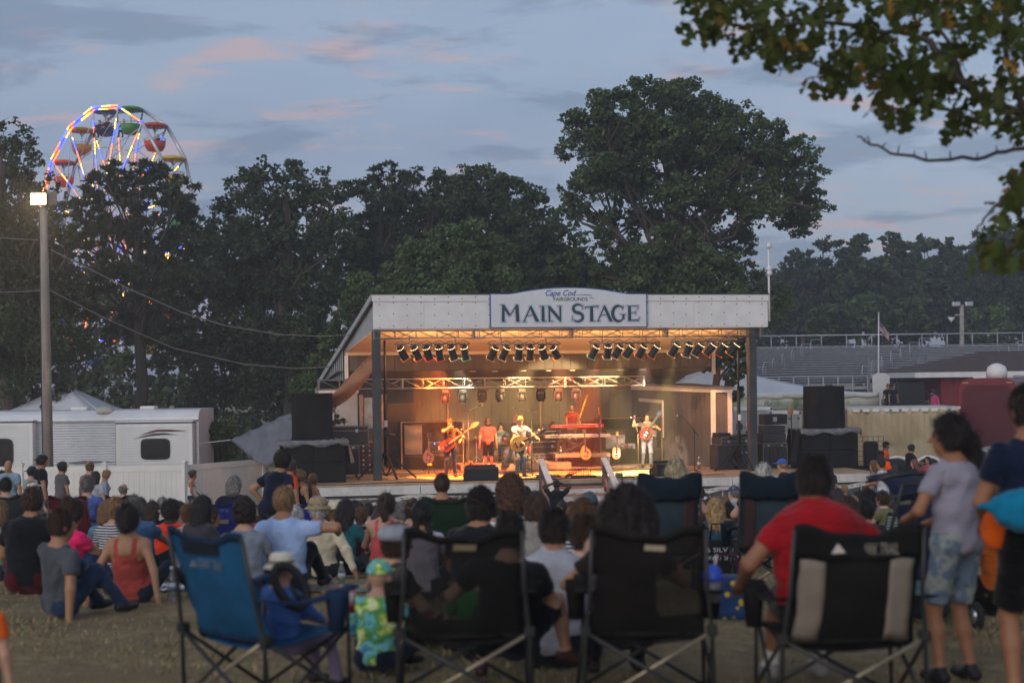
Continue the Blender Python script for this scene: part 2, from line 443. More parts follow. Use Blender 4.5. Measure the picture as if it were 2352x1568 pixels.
def two_bone(a, t, l1, l2, hint):
 a, t, hint = np.asarray(a, float), np.asarray(t, float), np.asarray(hint, float)
 d = t-a; L = np.linalg.norm(d)
 if L > (l1+l2)*0.995: d = d/L*(l1+l2)*0.995; L = (l1+l2)*0.995; t = a+d
 if L < abs(l1-l2)+0.02: L = abs(l1-l2)+0.02; d = _n(d)*L; t = a+d
 x = (l1*l1-l2*l2+L*L)/(2*L); h = math.sqrt(max(0, l1*l1-x*x)); u = d/L
 p = hint-u*(hint@u); p = _n(p) if np.linalg.norm(p) > 1e-6 else _v(0, 0, 1)
 return a+u*x+p*h, t
BASE = dict(
 stand=dict(pel=(0,0,.93), tl=(0,.02,1), hR=(.29,.06,.80), hL=(-.29,.06,.80), fR=(.11,0,.085), fL=(-.11,.03,.085), kn=(0,1,.1)),
 cross=dict(pel=(0,0,.12), tl=(0,.16,1), hR=(.22,.42,.22), hL=(-.22,.42,.22), fR=(-.12,.40,.075), fL=(.12,.46,.075), kR=(1,.45,.45), kL=(-1,.45,.45)),
 knees=dict(pel=(0,0,.12), tl=(0,.20,1), hR=(.02,.50,.40), hL=(-.05,.52,.38), fR=(.13,.58,.08), fL=(-.13,.56,.08), kn=(0,.2,1)),
 back=dict(pel=(0,0,.12), tl=(0,-.30,1), hR=(.36,-.34,.03), hL=(-.36,-.34,.03), fR=(.16,.78,.08), fL=(-.16,.72,.08), kn=(0,.1,1)),
 leanR=dict(pel=(0,0,.12), tl=(.10,-.10,1), hR=(.42,-.20,.03), hL=(-.18,.45,.38), fR=(.16,.62,.08), fL=(-.16,.60,.08), kn=(0,.2,1)),
 leanL=dict(pel=(0,0,.12), tl=(-.08,-.10,1), hL=(-.42,-.16,.03), hR=(.18,.45,.38), fR=(.16,.62,.08), fL=(-.16,.60,.08), kn=(0,.2,1)),
 chair=dict(pel=(0,0,.49), tl=(0,-.16,1), hR=(.29,.26,.66), hL=(-.29,.26,.66), fR=(.15,.50,.085), fL=(-.15,.48,.085), kn=(0,1,.7)),
)
SK = dict(l='#b98f78', m='#a07659', t='#825a42', d='#43291d', p='#c9a18c', o='#94664a')
_skm = {}
def skinmat(k):
 if k not in _skm: _skm[k] = mat(SK[k], 0.55, 0.07, 14, 0.08, 60, spec=0.35)
 return _skm[k]
HAIRC = dict(black='#17110f', dark='#241812', brown='#3d2717', light='#6a4a2b', blond='#b08d5c', grey='#6f6a66', white='#c9c4bd', red='#63301a', sand='#8a6a45')
def hairmat(c): return mat(HAIRC.get(c, c), 0.5, 0.6, 45, 1.0, 70, spec=0.45, stretch=(1, 1, 0.2))
PEOPLE = []
def person(label, at, face=0.0, base='stand', scale=1.0, top='tee', tc='#808080', bottom='pants', bc='#1c2230', shoe='#2a2522', skin='l',
     hair='short', hc='brown', hat=None, hatc='#202020', fem=False, fat=1.0, hs=1.0, yaw=0.0, pitch=0.0, twist=0.0, cell=0.016, tmat=None, bmat=None,
     group=None, fuzz=0, tilt=0.0, cat='person', seed=None, glasses=False, fists=False, sock=None, **kw):
 """at = world point under the seat (sitting) or between the feet (standing); face: 0 looks away from the camera, + turns left"""
 B = dict(BASE[base]); B.update(kw); S = scale; seed = seed if seed is not None else len(PEOPLE)+11
 up = _v(0, 0, 1)
 pel = _v(*B['pel']); tl = _n(_v(*B['tl'])); tw = math.radians(twist)
 side = _v(math.cos(tw), math.sin(tw), 0); side = _n(side-tl*(side@tl)); fwd = np.cross(tl, side)*1.0
 sw = .165 if fem else .19
 if fem: sw *= 1.0
 neck = pel+tl*.53; shc = neck-tl*.055
 ntl = _n(tl*.55+up*.45+fwd*.10)
 hcn = neck+ntl*.17*hs**.5+fwd*.025
 fy, fp = math.radians(yaw), math.radians(pitch)
 ff = fwd-up*(fwd@up); ff = _n(ff); rr = np.cross(ff, up)
 hf0 = ff*math.cos(fy)-rr*math.sin(fy); hf = _n(hf0*math.cos(fp)+up*math.sin(fp)); hr = _n(np.cross(hf, up));
 ti = math.radians(tilt); hu = np.cross(hr, hf); hr, hu = hr*math.cos(ti)-hu*math.sin(ti), hu*math.cos(ti)+hr*math.sin(ti)
 H = np.stack([hr, hf, hu])            # rows: right, forward, up
 def hp(x, y, z): return hcn+(hr*x+hf*y+hu*z)*hs
 pr = []; ap = pr.append
 # head, neck, face
 ap(ell(hp(0, -.004, .022), (.076*hs, .096*hs, .104*hs), 0, .02, H))
 ap(ell(hp(0, .028, -.050), (.058*hs, .066*hs, .072*hs), 0, .03, H))
 if cell < .022:
  ap(cone(hp(0, .092, .008), hp(0, .112, -.022), .009*hs, .015*hs, 0, .012))
  for s in (-1, 1):
   ap(ell(hp(.078*s, -.008, -.008), (.012*hs, .024*hs, .034*hs), 0, .008, H))
   ap(ell(hp(.031*s, .086, .008), (.013*hs, .009*hs, .007*hs), 4, .002, H))
  ap(ell(hp(0, .092, -.052), (.022*hs, .010*hs, .006*hs), 5, .003, H))
  ap(ell(hp(0, .089, .028), (.05*hs, .014*hs, .009*hs), 0, .012, H))
 ap(cone(neck-tl*.03, hp(0, -.012, -.055), .058*hs**.5, .053*hs**.5, 0, .03))
 TR = 1 if top != 'none' else 0
 hipw = (.155 if fem else .15)*fat; chw = (.135 if fem else .150)*fat; ww = (.115 if fem else .130)*fat
 # torso: hips in trousers, waist and chest in the shirt
 sa = (side, 1.22)
 ap(cone(pel-side*.055+tl*.02, pel+side*.055+tl*.02, .125*fat, .125*fat, 2, .04))
 ap(cone(pel+tl*.02, pel+tl*.25, hipw*.88, ww, TR, .06, sa, cut=((pel-tl*.035, -tl),)))
 ap(cone(pel+tl*.25, pel+tl*.42, ww, chw*.97, TR, .06, (side, 1.28)))
 shin_cut = ()
 ap(cone(shc-side*(sw-.045)-tl*.02, shc+side*(sw-.045)-tl*.02, .072, .072, TR if top != 'tank' else TR, .05))
 ap(cone(shc-side*.10+tl*.01, neck+tl*.03, .055, .05, TR if top not in ('tank',) else 0, .04)); ap(cone(shc+side*.10+tl*.01, neck+tl*.03, .055, .05, TR if top not in ('tank',) else 0, .04))
 if fem:
  for s in (-1, 1): ap(ell(pel+tl*.36+side*.075*s+fwd*.10, (.075, .065, .075), TR, .05))
 # arms
 for s, hk, ek in ((1, 'hR', 'eR'), (-1, 'hL', 'eL')):
  sh = shc+side*sw*s; tgt = _v(*B[hk]); hint = _v(*B.get(ek, (0.8*s, -.5, -.6)))
  el, wr = two_bone(sh, tgt, .29, .255, hint)
  u1 = el-sh; long = top == 'long'; a = (1.06 if not fem else .92)
  ap(cone(sh, el, .052*a, .042*a, TR if long else 0, .025)); ap(cone(el, wr, .043*a, .029*a, TR if long else 0, .02))
  if top in ('tee', 'polo'):
   e2 = sh+u1*.56; ap(cone(sh, sh+u1*.66, .066*a, .070*a, 1, .02, cut=((e2, _n(u1)),)))
  elif long:
   ap(cone(sh, el, .068*a, .056*a, 1, .02)); ap(cone(el, el+(wr-el)*.97, .056*a, .042*a, 1, .02, cut=((el+(wr-el)*.93, _n(wr-el)),)))
  elif top == 'tank': ap(ell(sh-side*.005*s, (.062, .062, .062), 0, .03))
  hd = _n(wr-el); hd = _n(hd*.8+_v(*B.get('p'+hk[1], (0, .3, -.15)))); sd = _n(np.cross(hd, up+_v(.05, .1, 0))); nn = np.cross(sd, hd)
  pe = wr+hd*.075
  ap(cone(wr, pe, .028, .030, 0, .015, (sd, 1.35)))
  if cell <= .0125:
   for j, (o, l) in enumerate(((-.030, .062), (-.010, .072), (.011, .067), (.031, .052))):
    b0 = pe+sd*o*1.0; c_ = (-.45 if not fists else -1.6)
    m1 = b0+(hd+nn*c_*.35)*l*.55; m2 = m1+_n(hd+nn*c_*(1.2))*l*.5
    ap(cone(b0-hd*.01, m1, .0105, .0095, 0, .004)); ap(cone(m1, m2, .0095, .0075, 0, .004))
   t0 = wr+hd*.025+sd*.03*(-s); t1 = t0+(hd*.6-sd*s*.7)*.035; ap(cone(t0, t1, .014, .012, 0, .008)); ap(cone(t1, t1+_n(hd-nn*.4)*.03, .012, .009, 0, .004))
  else:
   ap(cone(pe, pe+_n(hd-nn*.4)*.065, .022, .014, 0, .015, (sd, 1.5))); ap(cone(wr+hd*.03-sd*s*.025, wr+hd*.065-sd*s*.05, .014, .010, 0, .01))
 # legs
 for s, fk, kk in ((1, 'fR', 'kR'), (-1, 'fL', 'kL')):
  hip = pel+side*.092*s-tl*.02; tgt = _v(*B[fk]); kn, an = two_bone(hip, tgt, .43, .415, _v(*B.get(kk, B.get('kn', (0, 1, .2)))))
  g = 1.0 if not fem else .96
  if bottom == 'pants':
   ap(cone(hip, kn, .093*g*fat**.5, .068*g, 2, .03)); ap(cone(kn, an, .066*g, .052*g, 2, .03, cut=((an+_n(an-kn)*.012, _n(an-kn)),)))
  else:
   ap(cone(hip, kn, .080*g*fat**.5, .055*g, 0, .03)); ap(cone(kn, kn+(an-kn)*.4, .054*g, .055*g, 0, .02)); ap(cone(kn+(an-kn)*.35, an, .055*g, .034*g, 0, .02))
   q = .88 if bottom == 'shorts' else .55; e2 = hip+(kn-hip)*q
   ap(cone(hip, kn, .098*g*fat**.5, .088*g, 2, .03, cut=((e2, _n(kn-hip)),)))
  if sock: ap(cone(an+(kn-an)*.28, an, .043, .040, 5, .01, cut=((an+(kn-an)*.24, _n(kn-an)),)))
  fd = _v(*B['d'+fk]) if 'd'+fk in B else None
  if fd is None:
   sh_ = an-kn; fd = ff.copy() if an[2] < .3 and pel[2] > .3 else _n(_v(sh_[0]*.6+.25*s*ff[0], sh_[1], 0)+ff*.35)
   if base in ('cross',): fd = _n(_v(-s*.9, .35, 0))
  fd = _n(fd)
  z0 = -up*.038 if abs(fd[2]) < .6 else _v(0, 0, 0)
  ap(cone(an-fd*.035+z0, an+fd*.145+z0, .043, .036, 3, .02, (np.cross(fd, up) if abs(fd[2]) < .9 else side, 1.1)))
  ap(cone(an+(kn-an)*.03, an+fd*.06+z0, .040, .042, 3, .03))
 if bottom == 'skirt':
  for s, fk, kk in ((1, 'fR', 'kR'), (-1, 'fL', 'kL')):
   hip = pel+side*.06*s; kn, an = two_bone(hip, _v(*B[fk]), .43, .415, _v(*B.get(kk, B.get('kn', (0, 1, .2))))); ap(cone(hip, kn, .13, .14, 2, .08))
 # head wear and hair
 V, Q = surface(pr, cell/S)
 ds = np.stack([np.asarray(dist(p, [V[:, 0], V[:, 1], V[:, 2]])) for p in pr], 1)
 mids = np.array([p['m'] for p in pr]); mv = mids[np.argmin(ds, 1)]
 if top == 'tank':      # scoop: bare shoulder tops and upper back
  rel = V-shc; a_ = np.abs(rel@side); b_ = rel@tl
  mv = np.where((mv == 1) & (((a_ > .115) & (b_ > -.13)) | ((a_ < .062) & (b_ > -.055+.0*b_))), 0, mv)
 else:                  # neck line
  rel = V-neck; mv = np.where((mv == 1) & ((rel@tl) > .022) & (np.linalg.norm(rel, axis=1) < .10), 0, mv)
 mq = np.sort(mv[Q], 1)[:, 1]
 mats = [skinmat(skin), tmat or cloth(tc), bmat or cloth(bc), mat(shoe, 0.6), mat((0.012, 0.009, 0.008), 0.3), cloth('#d8d4cc') if sock else mat('#7d4538', 0.5)]
 me = quads_mesh('person', V*S, Q, mq, mats)
 nn = normals(me); cv = (mv == 1) | (mv == 2)
 amp = (wob(V, seed, 15)*.008+wob(V*np.array([.7, .7, 2.4]), seed+5, 30)*.0048)*cv*S*(1.2 if top != 'tank' else .8)
 me.vertices.foreach_set('co', (V*S+nn*amp[:, None]).astype(np.float32).ravel()); me.update()
 o = bpy.data.objects.new('person', me); link(o); o.location = at; o.rotation_euler = (0, 0, math.radians(face))
 tag(o, label, cat, group); PEOPLE.append(o)
 X = dict(hp=hp, H=H, hs=hs, S=S, neck=neck, tl=tl, side=side, fwd=fwd, o=o, pel=pel, shc=shc, cell=cell, B=B)
 if hair: hair_part(X, hair, hc, hat, fuzz, seed)
 if hat: hat_part(X, hat, hatc)
 if glasses:
  g = MB(); R = [hp(-.034, .098, .012), hp(.034, .098, .012)]
  for c in R:
   g.tube([Vector(c+(hr*math.cos(a)*.028+hu*math.sin(a)*.018))*S for a in np.linspace(0, 2*math.pi, 11)[:-1]], .0035*S, 4, closed=True)
  g.tube([Vector(hp(-.07, .09, .015))*S, Vector(hp(-.082, .0, .01))*S], .003*S, 4); g.tube([Vector(hp(.07, .09, .015))*S, Vector(hp(.082, .0, .01))*S], .003*S, 4); g.tube([Vector(R[0]+hr*.028)*S, Vector(R[1]-hr*.028)*S], .003*S, 4)
  g.build('glasses', M_black, o)
 return o, X
def hair_part(X, style, hc, hat, fuzz, seed):
 hp, H, hs, S = X['hp'], X['H'], X['hs'], X['S']; hr, hf, hu = H
 nf = _n(hf*.92-hu*.5); pr = []; noise = .006
 face_cut = (hp(0, .030, .0)+hf*.012*hs, nf)
 nape = (hp(0, 0, -.075), -hu)
 base_r = (.092, .110, .121)
 if style == 'short': noise = .009; pr.append(ell(hp(0, -.010, .024), tuple(r*hs for r in base_r), k=.01, R=H, cut=(face_cut, nape)))
 elif style == 'crop': pr.append(ell(hp(0, -.010, .022), tuple((r-.004)*hs for r in base_r), k=.01, R=H, cut=(face_cut, (hp(0, 0, -.06), -hu)))); noise = .006
 elif style == 'balding': pr.append(ell(hp(0, -.010, .015), tuple((r-.005)*hs for r in base_r), k=.01, R=H, cut=(face_cut, nape, (hp(0, -.04, .055), _n(hu+hf*.8))))); noise = .003
 elif style == 'messy': pr.append(ell(hp(0, -.012, .030), (.100*hs, .116*hs, .126*hs), k=.01, R=H, cut=(face_cut, nape))); noise = .013
 elif style == 'afro': pr.append(ell(hp(0, -.015, .035), (.115*hs, .125*hs, .130*hs), k=.01, R=H, cut=((hp(0, .055, .0), nf), (hp(0, 0, -.07), -hu)))); noise = .014
 else:
  pr.append(ell(hp(0, -.012, .024), tuple((r+.004)*hs for r in base_r), k=.02, R=H, cut=(face_cut, (hp(0, 0, -.07), -hu))))
  def chain(pts, rs, k=.015):
   for i in range(len(pts)-1): pr.append(cone(pts[i], pts[i+1], rs[i]*hs, rs[i+1]*hs, k=k))
  down = -_v(0, 0, 1); bk = -X['fwd']
  if style == 'bun': pr.append(ell(hp(0, -.10, .055), (.052*hs,)*3, k=.015)); noise = .008
  elif style == 'topbun': pr.append(ell(hp(0, -.055, .125), (.055*hs, .055*hs, .05*hs), k=.015)); noise = .01
  elif style == 'lowbun': pr.append(ell(hp(0, -.105, -.03), (.05*hs,)*3, k=.015)); noise = .008
  elif style == 'pony':
   a = hp(0, -.10, .05); chain([a, a+bk*.045+down*.03, a+bk*.055+down*.14, a+bk*.04+down*.25], [.030, .038, .036, .014])
  elif style == 'lowpony':
   a = hp(.02, -.095, -.02); chain([a, a+bk*.05+down*.04+hr*.01, a+bk*.06+down*.16+hr*.04, a+bk*.05+down*.30+hr*.06], [.024, .034, .036, .014])
  elif style == 'braids':
   for s in (-1, 1):
    a = hp(.05*s, -.07, -.06); chain([a, a+bk*.04+down*.10+hr*.02*s, a+bk*.05+down*.22+hr*.02*s, a+bk*.04+down*.34+hr*.015*s], [.030, .026, .022, .012])
  elif style in ('long', 'longer', 'bob', 'curly'):
   L = dict(long=.26, longer=.40, bob=.12, curly=.24)[style]; w = 1.30 if style != 'curly' else 1.38
   cu_ = 1.28 if style == 'curly' else 1.0
   if cu_ > 1: pr.append(ell(hp(0, -.02, .03), (.125*hs, .13*hs, .135*hs), k=.03, R=H, cut=((hp(0, .05, 0), nf),)))
   a = hp(0, -.030, .0); b = hp(0, -.060, -.05)+down*(L-.08)+bk*.05*(1 if L > .2 else .3)
   pr.append(cone(a, b, .092*hs*cu_, (.085 if style != 'longer' else .07)*hs*(1.45 if style == 'curly' else 1), k=.03, s=(hr, w), cut=((hp(0, .012, 0), hf),)))
   noise = .009 if style != 'curly' else .024
  elif style == 'sidepony':
   a = hp(.03, -.095, .0); chain([a, a+hr*.05+bk*.05+down*.02, a+hr*.10+bk*.06+down*.13, a+hr*.14+bk*.06+down*.28, a+hr*.16+bk*.05+down*.36], [.026, .038, .046, .040, .012])
 cell = max(.006, X['cell']*.8)/S
 V, Q = surface(pr, cell, .02)
 if len(V) == 0: return
 me = quads_mesh('hair', V*S, Q, None, [hairmat(hc)]); nn = normals(me)
 rel = V-hp(0, 0, 0); st = np.stack([rel@hr, rel@hf, (rel@hu)*.25], 1)
 amp = (wob(st, seed+3, 70)*.55+wob(rel, seed+9, 24)*.6)*noise
 if style in ('curly', 'afro', 'messy'): amp = (wob(rel, seed+9, 45)*.8+wob(rel, seed+2, 90)*.5)*noise
 V2 = V*S+nn*amp[:, None]*S
 if fuzz:
  r = np.random.default_rng(seed); k = fuzz; ids = r.integers(0, len(V), k); p0 = V2[ids]; n0 = nn[ids]
  ln = r.uniform(.02, .05, k)[:, None]*S*(.45 if style == 'crop' else .8 if style == 'short' else 1.2); dn = np.tile(_v(0, 0, -1), (k, 1))
  tang = dn-n0*(np.sum(dn*n0, 1)[:, None]); tang += r.normal(size=(k, 3))*.35
  if style in ('crop', 'short', 'messy', 'afro'): tang = tang*.8+n0*.4; ln = ln*(.5 if style in ('messy', 'afro') else 1)
  tang /= np.linalg.norm(tang, axis=1)[:, None]+1e-9
  sdv = np.cross(tang, n0); sdv /= np.linalg.norm(sdv, axis=1)[:, None]+1e-9
  w = .0022*S*r.uniform(.7, 1.6, k)[:, None]
  p1 = p0+tang*ln*.55+n0*ln*.22; p2 = p0+tang*ln+n0*ln*.30
  F_ = np.concatenate([p0-sdv*w, p0+sdv*w, p1+sdv*w*.8, p1-sdv*w*.8, p2]); b = len(V2)
  i = np.arange(k); q1 = np.stack([b+i, b+k+i, b+2*k+i, b+3*k+i], 1); q2 = np.stack([b+3*k+i, b+2*k+i, b+4*k+i, b+4*k+i], 1)
  V2 = np.concatenate([V2, F_]); me2 = bpy.data.meshes.new('hair')
  faces = [tuple(x) for x in Q.tolist()]+[tuple(x) for x in q1.tolist()]+[tuple(x[:3]) for x in q2.tolist()]
  me2.from_pydata(V2.tolist(), [], faces); me2.polygons.foreach_set('use_smooth', [True]*len(faces)); me2.materials.append(hairmat(hc)); me2.update(); bpy.data.meshes.remove(me); me = me2
 else:
  me.vertices.foreach_set('co', V2.astype(np.float32).ravel()); me.update()
 o = bpy.data.objects.new('hair', me); link(o, X['o'])
def hat_part(X, kind, c):
 hp, H, hs, S = X['hp'], X['H'], X['hs'], X['S']; hr, hf, hu = H; pr = []
 m = c if not isinstance(c, str) else cloth(c)
 Rm = Matrix((hr, hf, hu)).transposed().to_3x3()
 if kind in ('cap', 'backcap', 'newsboy'):
  d = 1 if kind != 'backcap' else -1
  if kind == 'newsboy':
   pr.append(ell(hp(0, -.012, .078), (.122*hs, .138*hs, .072*hs), k=.02, R=H)); pr.append(ell(hp(0, .095, .045), (.075*hs, .055*hs, .014*hs), k=.01, R=H))
  else:
   pr.append(ell(hp(0, -.006, .034), (.094*hs, .112*hs, .108*hs), k=.01, R=H, cut=((hp(0, 0, .034), -hu),)))
   pr.append(ell(hp(0, .128*d, .038), (.074*hs, .075*hs, .011*hs), k=.012, R=H))
   pr.append(ell(hp(0, 0, .142), (.010*hs, .010*hs, .006*hs), k=.004, R=H))
  V, Q = surface(pr, max(.006, X['cell']*.8)/S, .02); me = quads_mesh('cap', V*S, Q, None, [m])
  o = bpy.data.objects.new('cap', me); link(o, X['o']); return o
 b = MB()
 prof = dict(bucket=[(.155, .015), (.150, .022), (.105, .052), (.098, .105), (.085, .135), (.0, .142)],
    cowboy=[(.185, .075), (.175, .060), (.110, .050), (.104, .060), (.098, .120), (.082, .165), (.045, .158), (.0, .150)])[kind]
 b.lathe([(r*hs*S, z*hs*S) for r, z in prof], Vector(hp(0, -.006, 0))*S, 20, 0, Rm)
 if kind == 'cowboy':   # brim rolled up at the sides
  c0 = Vector(hp(0, -.006, 0))*S
  V = []
  for q in b.v:
   w = Vector(q)-c0; x = w.dot(Vector(hr)); r = math.hypot(x, w.dot(Vector(hf)))
   if r > .12*hs*S: w += Vector(hu)*(abs(x)/r)**2*.045*S
   else: w = w
   V.append(tuple(c0+w))
  b.v = V
 o = b.build('hat', m, X['o'])
 if kind in ('bucket', 'cowboy'):
  g = MB(); g.lathe([(.1085*hs*S, .052*hs*S), (.1085*hs*S, .075*hs*S), (.105*hs*S, .08*hs*S)], Vector(hp(0, -.006, 0))*S, 20, 0, Rm); g.build('hat_band', cloth('#a01850' if kind == 'cowboy' else '#8a7a5c'), o)
 return o
# ---------------------------------------------------------------- ground
def build_ground():
 ys = np.concatenate([np.arange(-30, 0, 6), np.arange(0, 60, 0.6), np.arange(60, 130, 3), np.array([140, 160, 200, 300, 500, 900])])
 xs = np.concatenate([np.array([-700, -300, -120, -70]), np.arange(-45, 45.1, 1.0), np.array([70, 120, 300, 700])])
 G = [[(x, y, gz(x, y)+0.03*math.sin(x*1.3+y*.7)*math.sin(y*.9-x*.4)) for x in xs] for y in ys]
 b = MB().sheet(G, 0, 0, True)
 m = bpy.data.materials.new('dry_grass_ground'); m.use_nodes = True; nt = m.node_tree; N = nt.nodes.new; L = nt.links.new; p = nt.nodes['Principled BSDF']
 tc = N('ShaderNodeTexCoord')
 def nz(s, d=6, r=.6, sc_=(1, 1, 1)):
  mp = N('ShaderNodeMapping'); mp.inputs['Scale'].default_value = sc_; L(tc.outputs['Object'], mp.inputs[0])
  n = N('ShaderNodeTexNoise'); n.inputs['Scale'].default_value = s; n.inputs['Detail'].default_value = d; n.inputs['Roughness'].default_value = r; L(mp.outputs[0], n.inputs['Vector']); return n.outputs[0]
 def mx(f, a, b_):
  x = N('ShaderNodeMix'); x.data_type = 'RGBA'; L(f, x.inputs['Factor'])
  for k, v in (('A', a), ('B', b_)):
   s = [i for i in x.inputs if i.name == k and i.type == 'RGBA'][0]
   if isinstance(v, tuple): s.default_value = (*v, 1)
   else: L(v, s)
  return [o for o in x.outputs if o.type == 'RGBA'][0]
 def rp(x, lo, hi):
  r = N('ShaderNodeMapRange'); r.inputs['From Min'].default_value = lo; r.inputs['From Max'].default_value = hi; r.interpolation_type = 'SMOOTHSTEP'; L(x, r.inputs['Value']); return r.outputs[0]
 straw = mx(rp(nz(9, 8, .7), .3, .7), (.20, .145, .075), (.40, .31, .17))
 dirt = mx(rp(nz(1.1, 6), .40, .62), straw, (.25, .185, .11))
 green = mx(rp(nz(.55, 7, .62), .54, .70), dirt, (.14, .16, .055))
 L(green, p.inputs['Base Color']); p.inputs['Roughness'].default_value = .95; p.inputs['Specular IOR Level'].default_value = .1
 bp = N('ShaderNodeBump'); bp.inputs['Strength'].default_value = .9; bp.inputs['Distance'].default_value = .05; L(nz(26, 6, .7), bp.inputs['Height']); L(bp.outputs[0], p.inputs['Normal'])
 o = b.build('ground', m, fixn=False); tag(o, kind='structure')
 # short dry grass on the slope in front of the camera
 r = nrng; n = 90000
 y = 4.2+(r.random(n)**1.5)*20; x = (r.random(n)*2-1)*(y*.385+.3)
 clump = np.sin(x*2.1+np.sin(y*1.7))*np.sin(y*2.6+x)+.8*np.sin(x*7.3+y*3.1)*np.sin(y*6.1)
 keep = clump+r.normal(size=n)*.7 > -.1; x, y = x[keep], y[keep]; n = len(x)
 z = np.array([gz(a, c_) for a, c_ in zip(x, y)])-.01
 h = r.uniform(.015, .055, n); a = r.uniform(0, 6.28, n); w = r.uniform(.0025, .006, n)*(1+y*.06); le = r.normal(size=(n, 2))*.02
 V = np.concatenate([np.stack([x-np.cos(a)*w, y-np.sin(a)*w, z], 1), np.stack([x+np.cos(a)*w, y+np.sin(a)*w, z], 1), np.stack([x+le[:, 0], y+le[:, 1], z+h], 1)])
 i = np.arange(n); Q = np.stack([i, n+i, 2*n+i], 1)
 me = quads_mesh('grass', V, Q, (r.random(n) < .28).astype(int), [mat((.31, .24, .13), .9, .25, 3, 0), mat((.13, .15, .05), .9, .25, 3, 0)], False)
 g = bpy.data.objects.new('grass', me); link(g); tag(g, 'short dry straw coloured grass with green tufts on the slope', 'grass', kind='stuff')
build_ground()
# ---------------------------------------------------------------- trees
def crown_mesh(blobs, n, size, seed, mats, pine=False, clump=.36, thin=1.0):
 """blobs: (centre, radius) -> small leaf faces gathered in clumps on the blobs' shells"""
 r = np.random.default_rng(seed); B = [(np.array(c), np.array(q) if np.ndim(q) else np.array([q, q, q])) for c, q in blobs]
 wts = np.array([np.prod(q)**(2/3) for _, q in B]); wts /= wts.sum(); C = []; CR = []
 for (c, q), w in zip(B, wts):
  k = max(10, int(w*n/55))
  d = r.normal(size=(k, 3)); d[:, 2] = d[:, 2]*.9+.15; d /= np.linalg.norm(d, axis=1)[:, None]
  rad = r.uniform(.25, 1.1, k)**.6
  C.append(c+d*q*rad[:, None]); CR.append(np.full(k, q.mean()*clump)*r.uniform(.5, 1.25, k))
 C = np.concatenate(C); CR = np.concatenate(CR); w = CR**2; w /= w.sum()
 ids = r.choice(len(C), n, p=w)
 if pine:
  d = r.normal(size=(n, 3)); d[:, 2] += .5; d /= np.linalg.norm(d, axis=1)[:, None]
  p = C[ids]+d*CR[ids][:, None]*r.uniform(.1, .9, n)[:, None]*np.array([1, 1, .6]); ax = d
  s = r.normal(size=(n, 3)); s -= ax*np.sum(s*ax, 1)[:, None]; s /= np.linalg.norm(s, axis=1)[:, None]
  l = size*1.5*r.uniform(.6, 1.2, n)[:, None]; w_ = size*.22
 else:
  g = r.normal(size=(n, 3)); g /= np.linalg.norm(g, axis=1)[:, None]+1e-9
  p = C[ids]+g*CR[ids][:, None]*(r.random(n)**.45)[:, None]*np.array([1.1, 1.1, .8])
  nrm = r.normal(size=(n, 3))+np.array([0, 0, .7])+g*.6; nrm /= np.linalg.norm(nrm, axis=1)[:, None]
  ax = r.normal(size=(n, 3)); ax -= nrm*np.sum(ax*nrm, 1)[:, None]; ax /= np.linalg.norm(ax, axis=1)[:, None]
  s = np.cross(nrm, ax); l = size*r.uniform(.55, 1.25, n)[:, None]; w_ = l*.42*thin
 V = np.concatenate([p-ax*l*.5, p+s*w_+ax*l*.05, p+ax*l*.5, p-s*w_-ax*l*.05]); i = np.arange(n)
 return quads_mesh('crown', V, np.stack([i, n+i, 2*n+i, 3*n+i], 1), r.integers(0, len(mats), n), mats, False), C
def limbs_mesh(base, top, r0, blobs, seed, mats, sub=None, forks=True):
 b = MB(); R = random.Random(seed); base, top = Vector(base), Vector(top)
 def wig(a, c_, n, amp):
  a, c_ = Vector(a), Vector(c_)
  return [a.lerp(c_, i/n)+Vector((R.uniform(-1, 1), R.uniform(-1, 1), R.uniform(-.6, .6)))*(amp if 0 < i < n else 0) for i in range(n+1)]
 H = (top-base).length; tp = wig(base, top, 6, H*.02); b.tube(tp, [r0*(1.25 if i == 0 else 1-.5*i/6) for i in range(7)], 9)
 for c_, q in blobs:
  c_ = Vector(c_); q = float(np.mean(q)); k = R.uniform(.35, .95); s = base.lerp(top, k); L_ = (c_-s).length
  pts = wig(s, c_, 5, L_*.07)
  rr = max(.02, r0*.42*(1-k*.5)); b.tube(pts, [rr*(1-.72*i/5) for i in range(6)], 6)
  if forks:
   for _ in range(5):
    e = c_+Vector((R.uniform(-1, 1), R.uniform(-1, 1), R.uniform(-.7, .9)))*q*.9; st = pts[R.choice([2, 3, 4])]
    b.tube(wig(st, e, 4, q*.12), [rr*.42, rr*.34, rr*.25, rr*.16, rr*.06], 5)
 return b
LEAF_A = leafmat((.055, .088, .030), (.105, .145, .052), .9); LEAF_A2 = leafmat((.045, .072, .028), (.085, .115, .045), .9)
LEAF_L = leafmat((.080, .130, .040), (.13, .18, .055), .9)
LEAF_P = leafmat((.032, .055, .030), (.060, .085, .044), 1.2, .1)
LEAF_F = leafmat((.032, .052, .028), (.060, .085, .040), .5)
LEAF_N = leafmat((.075, .110, .022), (.165, .165, .035), 4.0, .5); LEAF_Y = leafmat((.30, .17, .03), (.20, .16, .04), 5.0, .4)
BARK = mat((.055, .042, .032), .9, .3, 3, .8, 12, kind='grain', col2=(.10, .08, .065), pscale=2)
